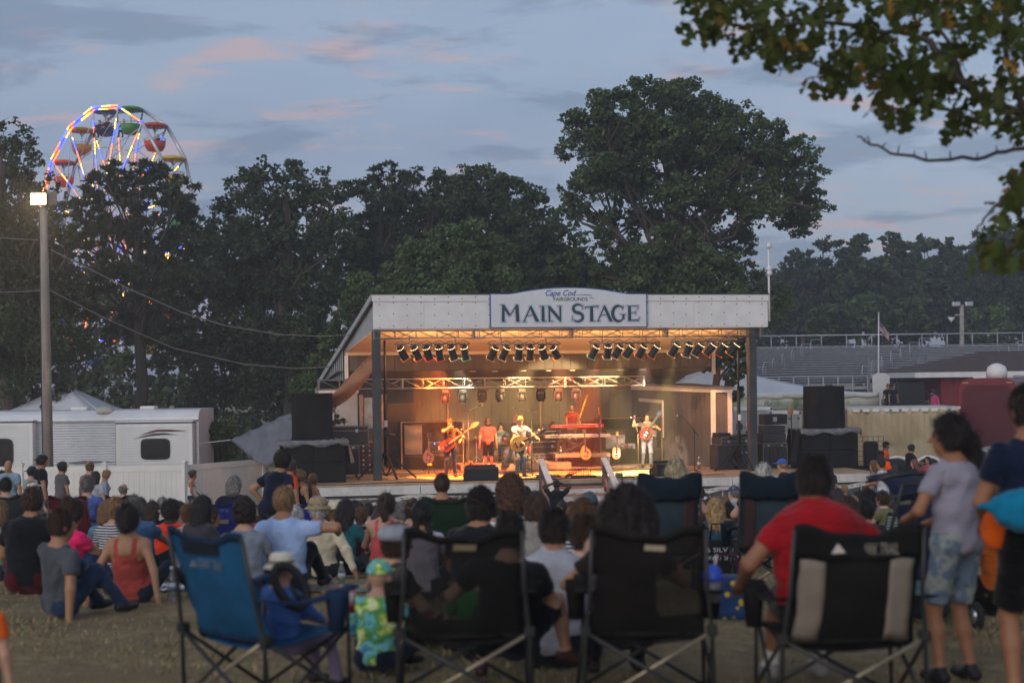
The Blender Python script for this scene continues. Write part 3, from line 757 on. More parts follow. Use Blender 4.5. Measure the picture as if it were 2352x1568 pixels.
def tree(name, label, blobs_px, Y, n, size, seed, mats, cat='tree', group=None, pine=False, base_u=None, r0=.3, clump=.36, forks=True, thin=1.0, dy=1.0):
 R = random.Random(seed); blobs = []
 for bp in blobs_px:
  u, v, rp = bp[:3]; yy = Y+(bp[3] if len(bp) > 3 else R.uniform(-1, 1)*dy); c_ = P(u, v, yy); q = rp/F*yy
  blobs.append((tuple(c_), (q, q*.95, q*.88)))
 cx = np.mean([b[0][0] for b in blobs]);
 if base_u is not None: cx = P(base_u, 900, Y).x
 z0 = gz(cx, Y); hi = max(b[0][2] for b in blobs)
 root = empty(name, (cx, Y, z0), 0, label, cat, group)
 tr = limbs_mesh((cx, Y, z0-.2), (cx+R.uniform(-.3, .3), Y, z0+(hi-z0)*.92), r0, blobs, seed, BARK, forks=forks).build('trunk', BARK, root, w=True)
 me, C = crown_mesh(blobs, n, size, seed, mats, pine, clump, thin)
 o = bpy.data.objects.new('crown', me); link(o, root); winv(o); o['kind'] = 'stuff'
 return root
def build_trees():
 tree('oak_tree', 'tall broad green oak rising behind the right half of the stage roof',
   [(1500, 600, 55, -3), (1580, 650, 60, -3), (1460, 660, 55, -3), (1640, 600, 50, -3), (1540, 545, 45, -3.5), (1560, 700, 50, -3), (1660, 680, 50, -3), (1400, 700, 45, -2), (1400, 245, 52), (1480, 225, 55), (1560, 225, 55), (1620, 260, 55), (1700, 290, 55), (1760, 320, 50), (1830, 350, 50), (1870, 405, 38), (1340, 300, 52), (1310, 345, 34),
    (1410, 330, 70), (1500, 320, 75), (1600, 340, 75), (1690, 370, 65), (1780, 400, 60), (1850, 460, 48), (1380, 400, 60), (1330, 450, 45), (1310, 480, 35), (1460, 420, 60), (1560, 440, 55), (1660, 450, 60), (1750, 480, 60), (1830, 510, 45), (1890, 480, 25),
    (1400, 500, 45), (1480, 520, 50), (1600, 540, 55), (1690, 560, 50), (1560, 600, 55), (1450, 590, 50), (1370, 560, 40), (1420, 640, 50), (1520, 660, 55), (1640, 640, 55), (1720, 640, 45), (1780, 690, 45), (1350, 630, 45), (1740, 740, 45)],
   62, 105000, .17, 31, [LEAF_A, LEAF_A2, LEAF_A], base_u=1545, r0=.42, clump=.33, dy=2.5)
 tree('maple_tree', 'dark leafy tree at the left edge behind the lamp pole', [(125, 470, 42), (150, 530, 50), (105, 425, 36), (15, 320, 55), (55, 370, 48), (20, 420, 65), (85, 480, 48), (30, 530, 85), (110, 560, 55), (60, 640, 90), (-30, 640, 80), (130, 690, 65), (30, 760, 95), (120, 800, 80), (-10, 860, 80), (80, 900, 70)], 54, 32000, .17, 32, [LEAF_A2, LEAF_P, LEAF_A], base_u=30, r0=.34)
 tree('pitch_pine', 'dark pine with tufted top in front of the lit wheel', [(175, 490, 40), (185, 560, 48), (150, 600, 45), (235, 395, 42), (280, 410, 40), (335, 400, 42), (385, 410, 40), (420, 440, 38), (240, 450, 48), (310, 460, 50), (380, 480, 50), (440, 500, 45), (230, 530, 55), (320, 550, 55), (410, 570, 60), (470, 560, 45), (250, 630, 55), (350, 650, 60), (440, 660, 60), (200, 700, 50), (300, 740, 60), (400, 760, 60)], 60, 30000, .24, 33, [LEAF_P, LEAF_P, LEAF_A2], pine=True, base_u=320, r0=.3, clump=.34)
 tree('oak_tree', 'dark oak left of the stage between two pines', [(560, 430, 50), (610, 405, 45), (665, 400, 45), (720, 415, 45), (540, 490, 55), (620, 480, 60), (700, 480, 60), (760, 450, 45), (500, 550, 50), (580, 570, 65), (680, 570, 70), (770, 540, 60), (520, 650, 65), (620, 660, 70), (720, 670, 70), (790, 640, 55), (560, 760, 70), (680, 770, 75), (500, 800, 65), (600, 870, 80), (720, 860, 70), (480, 900, 60)], 63, 42000, .19, 34, [LEAF_A2, LEAF_A, LEAF_P], base_u=650, r0=.34)
 tree('pitch_pine', 'spiky dark pine above the left end of the stage roof', [(885, 400, 30), (860, 430, 35), (920, 425, 38), (955, 410, 30), (880, 470, 45), (940, 480, 45), (820, 440, 38), (850, 520, 50), (920, 540, 55), (980, 470, 40), (830, 600, 55), (900, 620, 55)], 66, 22000, .24, 35, [LEAF_P, LEAF_P, LEAF_A2], pine=True, base_u=890, r0=.28, clump=.36)
 tree('oak_tree', 'rounded dark oak above the sign board of the stage', [(1020, 425, 38), (1060, 415, 40), (1120, 420, 42), (1170, 435, 42), (1215, 465, 40), (1255, 510, 38), (1050, 480, 55), (1130, 490, 60), (1200, 530, 55), (1250, 570, 42), (1280, 540, 25), (1000, 500, 45), (1180, 610, 60), (1240, 640, 50), (1280, 610, 35)], 68, 30000, .19, 36, [LEAF_A2, LEAF_A], base_u=1140, r0=.32)
 tree('maple_tree', 'lighter green round crowned tree right behind the stage roof', [(1030, 545, 45), (1080, 540, 45), (960, 575, 45), (1130, 580, 45), (1000, 610, 60), (1080, 620, 62), (920, 630, 48), (1150, 650, 45), (950, 680, 55), (1040, 690, 60), (1120, 700, 50), (890, 690, 40)], 57, 30000, .15, 37, [LEAF_L, LEAF_A, LEAF_A], base_u=1030, r0=.2, clump=.34)
 tree('cherry_tree', 'bright green young tree beside the sloping left roof edge', [(830, 650, 32), (860, 690, 32), (810, 700, 35), (780, 740, 30), (840, 740, 32), (770, 790, 35), (740, 840, 35), (700, 900, 42), (800, 800, 30)], 55, 11000, .14, 38, [LEAF_L, LEAF_A], base_u=790, r0=.12)
 tree('oak_tree', 'low dark tree between the sign and the tall oak', [(1290, 620, 38), (1330, 600, 35), (1360, 640, 40), (1300, 670, 40), (1260, 680, 35)], 64, 9000, .18, 39, [LEAF_A2, LEAF_A], base_u=1310, r0=.16)
 # wood beyond the grandstand
 spec = [(1840, 610, 62), (1905, 585, 58), (1975, 575, 55), (2045, 575, 55), (2110, 580, 55), (2180, 590, 58), (2250, 565, 58), (2310, 545, 60), (2365, 540, 60)]
 words = ['behind the white stage antenna', 'left of the flag', 'straight above the flag', 'right of the flag', 'left of the far lamp post', 'just above the far lamp post', 'right of the far lamp post', 'above the red bus', 'at the right edge of the picture']
 for i, (u, v, r) in enumerate(spec):
  R = random.Random(100+i); pine = i in (1, 6)
  bl = [(u+R.uniform(-15, 15), v, r*.62), (u-r*.6, v+40, r*.7), (u+r*.6, v+45, r*.7), (u, v+60, r*.8), (u-r*.5, v+110, r*.8), (u+r*.5, v+115, r*.8), (u, v+150, r*.8), (u+R.uniform(-20, 20), v-22, r*.4)]
  tree('pitch_pine' if pine else 'oak_tree', ('dark pine ' if pine else 'dark green tree ')+'of the far wood '+words[i], bl, 118+R.uniform(-4, 6), 9000, .42, 60+i, [LEAF_P, LEAF_F] if pine else [LEAF_F, LEAF_A2], group='trees of the far wood behind the grandstand', pine=pine, base_u=u, r0=.3, forks=False)
 for i, (u, v, r, w) in enumerate([(1905, 735, 42, 'left of the flag'), (1990, 710, 40, 'behind the flag'), (2085, 725, 38, 'right of the flag'), (2270, 735, 42, 'right of the far lamp post')]):
  tree('shrub', 'pale green bushy shrub above the top grandstand rail '+w, [(u, v, r), (u-r*.7, v+20, r*.7), (u+r*.7, v+20, r*.7), (u, v+35, r*.8)], 108, 6000, .36, 80+i, [LEAF_L, LEAF_F], 'shrub', 'shrubs behind the grandstand', base_u=u, r0=.1, forks=False)
 tree('shrub', 'leafy green bush between the travel trailer and the grey tarp', [(490, 1000, 32), (515, 985, 28), (530, 1020, 32), (480, 1035, 32), (510, 1045, 34), (545, 1045, 25)], 49.5, 9000, .10, 90, [LEAF_L, LEAF_A], 'shrub', base_u=510, r0=.05)
 tree('oak_tree', 'small oak right of the stage header lit red by the lamps', [(1690, 800, 26), (1660, 830, 24), (1705, 850, 22), (1675, 870, 20), (1690, 905, 20), (1655, 775, 22), (1625, 845, 16), (1700, 775, 24)], 51.5, 8000, .12, 91, [LEAF_A, LEAF_L], base_u=1634, r0=.22, dy=.4)
 tree('sapling', 'thin leafy sapling in front of the pale left stage wall', [(770, 945, 12), (762, 970, 14), (782, 965, 13), (775, 985, 14), (758, 992, 10)], 46.0, 700, .10, 92, [LEAF_A2], 'tree', base_u=771, r0=.018, thin=.5)
 # dense dark wood filling the gaps behind, one mass
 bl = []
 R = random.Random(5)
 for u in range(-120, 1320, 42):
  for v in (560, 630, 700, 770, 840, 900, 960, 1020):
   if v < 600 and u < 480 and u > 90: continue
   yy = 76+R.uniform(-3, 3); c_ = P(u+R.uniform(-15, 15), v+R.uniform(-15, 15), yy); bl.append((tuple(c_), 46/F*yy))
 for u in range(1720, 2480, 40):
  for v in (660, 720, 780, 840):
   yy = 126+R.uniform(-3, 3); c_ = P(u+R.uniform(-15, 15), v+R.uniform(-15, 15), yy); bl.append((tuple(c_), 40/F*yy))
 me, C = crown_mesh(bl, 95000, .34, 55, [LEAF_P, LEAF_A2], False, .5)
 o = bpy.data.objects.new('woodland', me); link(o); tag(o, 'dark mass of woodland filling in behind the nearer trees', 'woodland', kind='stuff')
build_trees()
# ---------------------------------------------------------------- near oak branch hanging in from the upper right
def build_near_branch():
 Y = 8.3
 root = empty('oak_tree', (P(2830, 900, Y).x, Y, 0), 0, 'close oak with green and yellowing leaves hanging into the upper right corner', 'tree')
 def pp(u, v, d=0): return P(u, v, Y+d)
 b = MB()
 b.tube([Vector((root.location.x, Y, -.1)), Vector((root.location.x+.05, Y, 1.5)), Vector((root.location.x-.05, Y+.1, 3.2)), Vector((root.location.x+.1, Y, 5.2))], [.24, .19, .17, .1], 10); b.build('trunk', BARK, root, w=True)
 lines = [([(2800, -60, .2), (2600, 60, .2), (2500, 200, .1), (2420, 290, 0), (2352, 268, 0), (2270, 240, 0), (2210, 190, -.1), (2170, 130, -.1), (2120, 90, 0), (2060, 75, 0), (1960, 60, .1), (1860, 50, .1), (1750, 70, 0), (1640, 45, 0)], .055),
    ([(2210, 190, 0), (2190, 110, 0), (2130, 30, 0), (2060, -30, 0)], .02), ([(2352, 268, 0), (2290, 285, 0), (2240, 280, -.1), (2180, 255, 0), (2080, 215, .1), (1960, 175, .1), (1880, 150, 0), (1790, 110, 0)], .022),
    ([(2810, 300, 0), (2560, 330, 0), (2420, 345, 0), (2330, 345, 0), (2240, 362, 0), (2130, 368, 0), (2060, 355, 0), (2000, 330, 0), (1968, 314, 0)], .022), ([(2352, 268, 0), (2320, 160, 0), (2300, 60, 0), (2310, -40, 0)], .03),
    ([(2560, 330, 0), (2450, 400, 0), (2370, 430, 0), (2310, 450, 0), (2260, 500, 0), (2235, 545, 0)], .022), ([(2450, 400, 0), (2400, 480, 0), (2360, 520, 0), (2330, 560, 0)], .015)]
 R = random.Random(3)
 for pts, r in lines:
  V = [pp(*q) for q in pts]; k = len(V); fine = []
  for i in range(k-1):
   for j in range(4): fine.append(V[i].lerp(V[i+1], j/4)+Vector((R.uniform(-1, 1), R.uniform(-1, 1), R.uniform(-1, 1)))*.012)
  fine.append(V[-1]); n = len(fine); B = MB(); B.tube(fine, [r*.62*(1-.85*i/(n-1))+.003 for i in range(n)], 6)
  if pts[-1][0] == 1968:
   for i in range(6, n-1, 2): B.tube([fine[i], fine[i]+Vector((R.uniform(-.03, .03), R.uniform(-.03, .03), R.uniform(.02, .06)))], [.006, .003], 4)
  B.build('branch', BARK, root, w=True)
 # lobed leaves
 half = [(0, 0), (.010, .02), (.020, .10), (.24, .22), (.05, .30), (.06, .36), (.42, .54), (.36, .44), (.07, .50), (.08, .60), (.36, .84), (.32, .72), (.06, .74), (.05, .84), (.16, 1.0), (.0, 1.0)]
 out = half+[(-x, y) for x, y in half[::-1][1:-1]]
 mes = []
 for i, mt in enumerate((LEAF_N, LEAF_N, LEAF_Y)):
  V = [(x*.15, y*.15-.0, -abs(x)*.03*(1+i)-.02*y*y) for x, y in out]
  me = bpy.data.meshes.new('leaf'); cidx = len(V); V2 = V+[(0, .015+.012*k, -.02*(k/10)**2) for k in range(0)]
  bm = bmesh.new(); vs = [bm.verts.new(q) for q in V2]; f = bm.faces.new(vs); bmesh.ops.triangulate(bm, faces=[f]); bm.to_mesh(me); bm.free(); me.materials.append(mt); mes.append(me)
 def inside(u, v):
  if u > 1570 and v < 60+ (u-1570)*.42 and v < 300 and not (u < 1700 and v > 95):
   if u > 2200 and 110 < v < 250 and R.random() < .55: return False
   return True
  return (u > 2225 and 425 < v < 590 and v > 590-(u-2225)*1.9) or (u > 2320 and 380 < v < 590)
 placed = []; tries = 0
 while len(placed) < 1500 and tries < 60000:
  tries += 1; u = R.uniform(1560, 2440); v = R.uniform(-60, 600)
  g = math.sin(u*.021+1)*math.sin(v*.033+u*.01)+.6*math.sin(u*.05+v*.04)
  if inside(u, v) and g+R.uniform(-.6, .9) > -.25: placed.append((u, v, R.uniform(-.9, .9)))
 rest = MB(); n = 0; placed.sort(key=lambda q: q[2])
 for i, (u, v, d) in enumerate(placed):
  c_ = pp(u, v, d); rot = Matrix.Rotation(R.uniform(0, 6.28), 4, 'Z') @ Matrix.Rotation(R.uniform(-2.0, .3), 4, 'X') @ Matrix.Rotation(R.uniform(-.9, .9), 4, 'Y')
  S = R.uniform(.42, .88); M = Matrix.Translation(c_) @ rot @ Matrix.Scale(S, 4); mi = 2 if R.random() < .06 else 0
  if i < 300:
   o = bpy.data.objects.new('leaf', mes[mi]); link(o, root); o.matrix_basis = root.matrix_basis.inverted() @ M
  else:
   V = [M @ v_.co for v_ in mes[mi].vertices]; rest.raw(V, [tuple(p.vertices) for p in mes[mi].polygons], 1 if mi == 2 else 0)
 o = rest.build('foliage', [LEAF_N, LEAF_Y], root, fixn=False, w=True); o['kind'] = 'stuff'
build_near_branch()
# ---------------------------------------------------------------- big wheel behind the trees
def build_wheel():
 Y = 96.0; c = P(232, 516, Y); R_ = 8.0; th = math.radians(42)          # hub of the near rim, wheel turned away
 ax = Vector((math.cos(th), 0, 0)); e1 = Vector((math.cos(th), math.sin(th), 0)); nrm = Vector((math.sin(th), -math.cos(th), 0))
 far = -nrm*1.9; far = Vector((math.sin(th), -math.cos(th)*-1, 0)).normalized()*1.9
 far = Vector((1.9*math.sin(th), 1.9*math.cos(th), 0))
 e1 = Vector((math.cos(th), -math.sin(th), 0))
 root = empty('ferris_wheel', (c.x, Y, gz(c.x, Y)), 0, 'big wheel strung with blue yellow and orange lights behind the pines', 'ferris wheel')
 white = mat((.55, .57, .62), .4, .1, 4, .05, 10, metal=.3); N = 16
 def rimp(k, off, rr=R_): a = math.radians(-6+22.5*k); return c+off+(e1*math.sin(a)+Vector((0, 0, 1))*math.cos(a))*rr
 LC = [emit('#2038ff', 9.0), emit('#ffb83a', 6.0), emit('#ff5a14', 6.0)]
 bulbs = [MB(), MB(), MB()]
 def dashes(a, b, n, ph, r=.045):
  for i in range(n):
   q0, q1 = a.lerp(b, (i+.12)/n), a.lerp(b, (i+.80)/n); k = ((i+ph)//4) % 3
   bulbs[k if k else 0].tube([q0, q1], r, 4)
 for off, nm in ((Vector(), 0), (far, 1)):
  m = MB()
  for k in range(N): m.tube([rimp(k, off), rimp(k+1, off)], .13 if nm else .11, 6)
  m.build('rim', white, root, w=True)
  m = MB()
  for k in range(N): m.tube([rimp(k, off, R_*.66), rimp(k+1, off, R_*.66)], .05, 5)
  m.build('inner_ring', white, root, w=True)
  for k in range(N):
   m = MB(); m.tube([c+off, rimp(k, off)], .06, 5); m.tube([rimp(k, off, R_*.66), rimp(k+1, off, R_*.95)], .03, 4); m.build('spoke', white, root, w=True)
   dashes(rimp(k, off, R_*.12)+nrm*-.1, rimp(k, off, R_*.90)+Vector((0, -.1, 0)), 26, k*5+nm*2, .035)
 for k in range(N):
  if k in (1, 2, 3, 4): continue
  dashes(rimp(k, Vector((0, -.13, .05))), rimp(k+1, Vector((0, -.13, .05))), 11, k*3); dashes(rimp(k, Vector((.15, -.13, -.12))), rimp(k+1, Vector((.15, -.13, -.12))), 11, k*3+2)
 dashes(rimp(1, Vector((0, -.13, 0))), rimp(2, Vector((0, -.13, 0))), 11, 2)
 for i, q in enumerate(bulbs): o = q.build('light_strip', LC[i], root, fixn=False, w=True); o['kind'] = 'stuff'
 hub = MB(); hub.tube([c-far*.2, c+far*1.2], .5, 12); hub.build('hub', white, root, w=True)
 for s in (-1, 1):
  m = MB()
  for off in (far*-.15, far*1.15): m.tube([c+off, Vector(((c+off).x+e1.x*5*s, (c+off).y+e1.y*5*s, gz(c.x, Y)))], .18, 6)
  m.build('support_leg', white, root, w=True)
 cols = {0: '#b07a1e', 1: '#2f5f9a', 2: '#3f8038', 3: '#c0441c', 4: '#c9a41e', 15: '#c0441c', 14: '#2f5f9a', 13: '#c9a41e', 5: '#3f8038', 6: '#2f5f9a', 7: '#c0441c', 8: '#c9a41e', 9: '#3f8038', 10: '#2f5f9a', 11: '#c0441c', 12: '#3f8038'}
 for k in range(N):
  p = (rimp(k, Vector())+rimp(k, far))/2+Vector((0, 0, .0)); cm = mat(cols[(k+1) % 16], .45, .12, 3, 0); g = MB()
  g.lathe([(.84, -.02), (.87, .05), (.68, .18), (.38, .25), (.0, .28)], p+Vector((0, 0, -.15)), 18); ca = g.build('gondola', cm, root, w=True)
  g = MB(); g.lathe([(.22, -1.80), (.50, -1.72), (.66, -1.45), (.70, -1.12), (.66, -1.12), (.58, -1.4)], p, 18); g.build('tub', cm, ca)
  g = MB(); g.tube([p+Vector((0, 0, -1.7)), p], .05, 6)
  for a in range(3): an = a*2.1; g.tube([p+Vector((0, 0, -.5)), p+Vector((math.cos(an)*.35, math.sin(an)*.35, -.15))], .04, 4)
  g.build('mast', white, ca)
  g = MB(); g.tube([p+Vector((math.cos(a*.45)*.72, math.sin(a*.45)*.72, -.98)) for a in range(14)], .03, 4, closed=True)
  for a in range(10): q = p+Vector((math.cos(a*.63)*.7, math.sin(a*.63)*.7, 0)); g.tube([q+Vector((0, 0, -1.12)), q+Vector((0, 0, -.98))], .02, 4)
  g.build('railing', white, ca)
 return c, far, rimp
build_wheel()
# ---------------------------------------------------------------- grandstand
def build_grandstand():
 alu = mat((.40, .41, .44), .5, .12, 3, .05, 10, metal=.4); dk = mat((.06, .055, .05), .8, .2, 2, .1, 6)
 Yf, rows = 86.0, 15
 root = empty('grandstand', (P(2050, 880, Yf).x, Yf, gz(20, Yf)), 0, 'long aluminium grandstand of bare bench rows beyond the tents', 'grandstand')
 xl, xr = P(1715, 860, Yf).x, P(2480, 860, Yf).x; z0 = P(2050, 872, Yf).z; z1 = P(2050, 797, Yf+11).z
 for i in range(rows):
  y = Yf+i*11/rows; z = z0+(z1-z0)*i/(rows-1); k = (y/Yf)
  for nm, dz, dyy, h in (('bench_plank', .0, 0, .055), ('foot_plank', -.17, -.35, .045)):
   MB().bbox((xl*k, y+dyy, z+dz-h), (xr*k, y+dyy+.26, z+dz)).build(nm, alu, root, w=True)
  MB().bbox((xl*k, y+.30, z-.20), (xr*k, y+.33, z-.04)).build('riser_board', mat((.20, .20, .22), .6), root, w=True)
 yt = Yf+11.3; zt = P(2050, 768, yt).z; zb = z1
 m = MB(); m.tube([(xl*1.13, yt, zt), (xr*1.13, yt, zt)], .05, 6); m.tube([(xl*1.13, yt, zb+.1), (xr*1.13, yt, zb+.1)], .035, 6); m.build('top_rail', alu, root, w=True)
 x = xl*1.13
 while x < xr*1.13: MB().tube([(x, yt, zb-.3), (x, yt, zt)], .04, 5).build('rail_post', alu, root, w=True); x += 1.72
 for u0 in (1790, 2040, 2290):          # aisle handrails climbing up
  for j in range(7):
   i = j*2; y = Yf+i*11/rows-.1; z = z0+(z1-z0)*i/(rows-1); x = P(u0-60+j*22, 870, y).x
   MB().tube([(x, y, z-.1), (x, y, z+.55), (x+.25, y+.8, z+.85), (x+.9, y+.8, z+.85), (x+.9, y+.8, z+.2)], .03, 5).build('aisle_rail', alu, root, w=True)
 m = MB(); m.bbox((xl, Yf-.9, z0-.55), (xr*.80, Yf-.3, z0-.35)); m.build('walkway', alu, root, w=True)
 MB().bbox((xl, Yf+.5, gz(20, Yf)-.2), (xr*.80, Yf+.6, z0-.4)).build('back_board', dk, root, w=True)
 m = MB(); m.tube([(xl, Yf-.9, z0+.25), (xr*.80, Yf-.9, z0+.25)], .035, 5); m.build('front_rail', alu, root, w=True)
 for i in range(16):
  x = xl+(xr*.80-xl)*i/15; m = MB(); m.tube([(x, Yf-.9, gz(20, Yf)-.1), (x, Yf-.9, z0+.3)], .05, 5); m.build('support_post', alu, root, w=True)
  if i % 3 == 2: m = MB(); x2 = xl+(xr*.80-xl)*(i+1)/15; g0 = gz(20, Yf); m.tube([(x, Yf-.88, g0), (x2, Yf-.88, z0-.5)], .035, 5); m.tube([(x, Yf-.84, z0-.5), (x2, Yf-.84, g0)], .035, 5); m.build('cross_brace', alu, root, w=True)
 # flag on its pole in front of the benches
 Yp = 82.0; b = P(2017, 900, Yp); t = P(2018, 722, Yp); r = empty('flag_pole', (b.x, Yp, gz(b.x, Yp)), 0, 'white pole flying a striped flag before the grandstand', 'flag')
 MB().tube([(b.x, Yp, gz(b.x, Yp)), tuple(t)], [.06, .035], 8).build('pole', M_white, r, w=True)
 MB().lathe([(.0, -.06), (.06, 0), (.0, .07)], t+Vector((0, 0, .06)), 8).build('finial', M_white, r, w=True)
 W, Hh = 1.15, .62; red, wh, bl = cloth('#8a1f2a'), cloth('#c9c4c6'), cloth('#1d2a5c')
 a0 = P(2018, 735, Yp-.03)
 def fp(i, j): # i along fly 0..1, j down 0..1 : drooping diagonally
  return a0+Vector((.82*i*W*.62, .05*math.sin(i*9+j*2), -i*W*.62-j*Hh*.85))
 for s in range(13):
  MB().sheet([[fp(i/8, (s+k)/13) for k in (0, 1)] for i in range(9)], .004).build('stripe', red if s % 2 == 0 else wh, r, w=True)
 ca = MB().sheet([[fp(i/8*.42, k*7/13)+Vector((0, -.012, 0)) for k in (0, .5, 1)] for i in range(9)], .004).build('canton', bl, r, w=True)
 st = MB()
 for i in range(5):
  for j in range(4): q = fp(.04+.075*i, .05+.13*j)+Vector((0, -.02, 0)); st.lathe([(.018, -.002), (.018, .002)], q, 5, R=Matrix.Rotation(math.pi/2, 3, 'X'))
 st.build('stars', wh, ca)
 # lamp post in front of the wood
 Yl = 100; b = P(2208, 800, Yl); t = P(2209, 700, Yl); r = empty('lamp_post', (b.x, Yl, gz(b.x, Yl)), 0, 'unlit wooden lamp post with horn speaker behind the red building', 'lamp post')
 MB().tube([(b.x, Yl, gz(b.x, Yl)), tuple(t)], [.2, .15], 8).build('pole', mat((.32, .28, .25), .9, .2, 3, .4, 10), r, w=True)
 for s in (-1, 1): MB().bev(t+Vector((.45*s, -.1, .05)), (.55, .35, .3), .04).build('lamp_head', M_steel, r, w=True)
 MB().lathe([(.05, 0), (.12, .2), (.26, .38)], t+Vector((-.55, -.1, -.9)), 10, 0, Matrix.Rotation(-2.0, 3, 'Y')).build('horn_speaker', M_white, r, w=True)
 MB().bar(t+Vector((-.5, 0, -.7)), t+Vector((0, 0, -.7)), .06).build('bracket', M_steel, r, w=True)
build_grandstand()
# ---------------------------------------------------------------- the stage: local frame s (along the front), t (depth), h (above the floor)
PHI = math.radians(11.0); FZ = -1.35
S0 = Vector((P(868, 1100, 43).x, 43.0, FZ))
EX = Vector((math.cos(PHI), math.sin(PHI), 0)); EY = Vector((-math.sin(PHI), math.cos(PHI), 0))
def W(s, t, h=0.0): return S0+EX*s+EY*t+Vector((0, 0, h))
def L(u, v, t):
 """photo pixel on the upright plane at depth t of the stage -> (s, t, h)"""
 d = P(u, v, 1.0); d = Vector((d.x, 1.0, d.z-ZC)); c0 = Vector((0, 0, ZC)); lam = (t+(S0-c0).dot(EY))/d.dot(EY)
 q = c0+d*lam-S0; return Vector((q.dot(EX), t, q.z))
def Lf(u, v):
 """photo pixel on the stage floor -> (s, t)"""
 d = P(u, v, 1.0); lam = (FZ-ZC)/(d.z-ZC); q = Vector((d.x*lam, lam, FZ))-S0; return q.dot(EX), q.dot(EY)
def sthing(name, s, t, label, cat, group=None, rz=0.0, h=0.0): return empty(name, W(s, t, h), PHI+rz, label, cat, group)
SID = mat((.10, .10, .098), .8, .12, 1.5, .2, 10, kind='patch', col2=(.085, .085, .083), pscale=1.2)
SIDP = mat((.36, .37, .37), .8, .12, 1.5, .2, 10)
SIDB = mat((.12, .108, .085), .8, .12, 1.5, .2, 10)
WTRIM = mat((.66, .65, .63), .6, .10, 1.2, .15, 14, kind='patch', col2=(.58, .56, .53), pscale=2.5)
SOFF = mat((.62, .56, .47), .7, .06, 1.0, .08, 8)
FLOORM = mat((.40, .31, .21), .6, .2, 2.0, .25, 10, kind='grain', col2=(.28, .21, .14), pscale=1.0)
DKGREY = mat((.055, .058, .062), .75, .15, 2, .15, 12)
ALU = mat((.20, .195, .19), .45, .1, 6, .05, 30, metal=.5)
POST = mat((.05, .052, .055), .5, .2, 2, .1, 10)
def build_stage():
 root = sthing('stage_building', 0, 0, 'open air wooden stage with white front band and sloping roof', 'stage')
 # platform
 f = MB().bbox((-3.1, -1.75, -.12), (15.3, 8.2, -.03)); fl = f.build('floor', FLOORM, root)
 for i in range(24): MB().bbox((-3.1, -1.75+i*.415+.004, -.03), (15.3, -1.75+(i+1)*.415-.006, .0)).build('floor_plank', FLOORM, fl)
 MB().bbox((-3.0, -1.70, -1.15), (15.2, 8.1, -.125)).build('base_panel', mat((.085, .088, .09), .8, .15, 2, .2, 8), root)
 for a, b in ((-3.1, 1.05), (1.07, 4.70), (6.62, 10.6), (10.62, 15.3)): MB().bbox((a, -1.80, -.30), (b, -1.755, -.05)).build('edge_board', WTRIM, root)
 for s in (-3.0, 1.05, 4.6, 6.7, 10.6, 15.2): MB().bbox((s-.09, -1.78, -1.15), (s+.09, -1.71, -.30)).build('upright_board', WTRIM, root)
 for a, b, fl_ in ((-3.0, 1.05, 0), (1.05, 4.6, 1), (6.7, 10.6, 0), (10.6, 15.2, 1), (6.7, 10.6, 1), (10.6, 15.2, 0)):
  z0, z1 = (-1.12, -.33) if fl_ == 0 else (-.33, -1.12)
  MB().bar((a+.1, -1.735-.012*fl_, z0), (b-.1, -1.735-.012*fl_, z1), .02, .13, up=(0, 0, 1)).build('brace_board', WTRIM, root)
 # steps with white risers and red treads
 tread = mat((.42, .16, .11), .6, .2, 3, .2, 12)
 for i in range(5):
  t = -1.85-.27*i; h = -.20*(i+1)
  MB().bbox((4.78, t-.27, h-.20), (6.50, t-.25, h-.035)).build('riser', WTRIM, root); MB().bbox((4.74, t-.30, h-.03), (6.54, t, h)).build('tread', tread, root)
 for s in (4.66, 6.58):
  MB().bar((s, -1.80, .0), (s, -3.35, -1.12), .05, .22, up=(0, 0, 1)).build('stringer', mat((.40, .17, .12), .7), root)
  MB().bbox((s-.07, -1.95, -.9), (s+.07, -1.82, .52)).build('rail_post', mat((.11, .105, .10), .8), root)
  MB().bbox((s-.07, -3.35, -1.1), (s+.07, -3.22, -.25)).build('rail_post', mat((.11, .105, .10), .8), root)
  MB().bar((s, -1.80, .62), (s, -3.45, -.22), .17, .06, up=(0, 0, 1)).build('handrail', WTRIM, root)
 # posts
 for s in (0, 11.95): MB().bev((s, .02, 2.25), (.25, .27, 4.5), .015).build('post', POST, root)
 # fascia
 a, b = L(856, 678, -.15).x, L(1763, 676, -.15).x
 cuts = [a, a+1.55, 3.47, 8.42, 10.0, b]
 for i in range(5): MB().bbox((cuts[i]+.003, -.15, 4.57), (cuts[i+1]-.003, -.11, 5.40)).build('fascia_panel', M_white, root)
 MB().bbox((a-.02, -.18, 5.40), (b+.02, -.10, 5.60)).build('fascia_trim', M_white, root)
 MB().bbox((a-.03, -.20, 5.60), (b+.03, .1, 5.64)).build('drip_edge', M_dark, root)
 bolts = MB()
 for k in range(30):
  s = a+.2+k*(b-a-.4)/29
  for h in (5.33, 4.64, 5.0, 5.5): bolts.lathe([(.018, 0), (.018, .012)], (s, -.15 if h < 5.4 else -.18, h+.03*math.sin(k*3+h)), 6, R=Matrix.Rotation(math.pi/2, 3, 'X'))
 bolts.build('bolts', mat((.15, .12, .1), .7), root)['kind'] = 'stuff'
 # roof: outer sheet falling to the back, soffit below
 rbl, rbr = (-1.25, 7.2, 3.05), (11.9, 7.2, 3.05)
 MB().sheet([[(a, -.1, 5.60), (b, -.1, 5.60)], [rbl, (12.0, 7.2, 3.05)], [(-1.4, 8.6, 2.75), (11.9, 8.6, 2.75)]], .06, smooth=False).build('roof', mat((.20, .20, .20), .8, .2, 1, .2, 6), root)
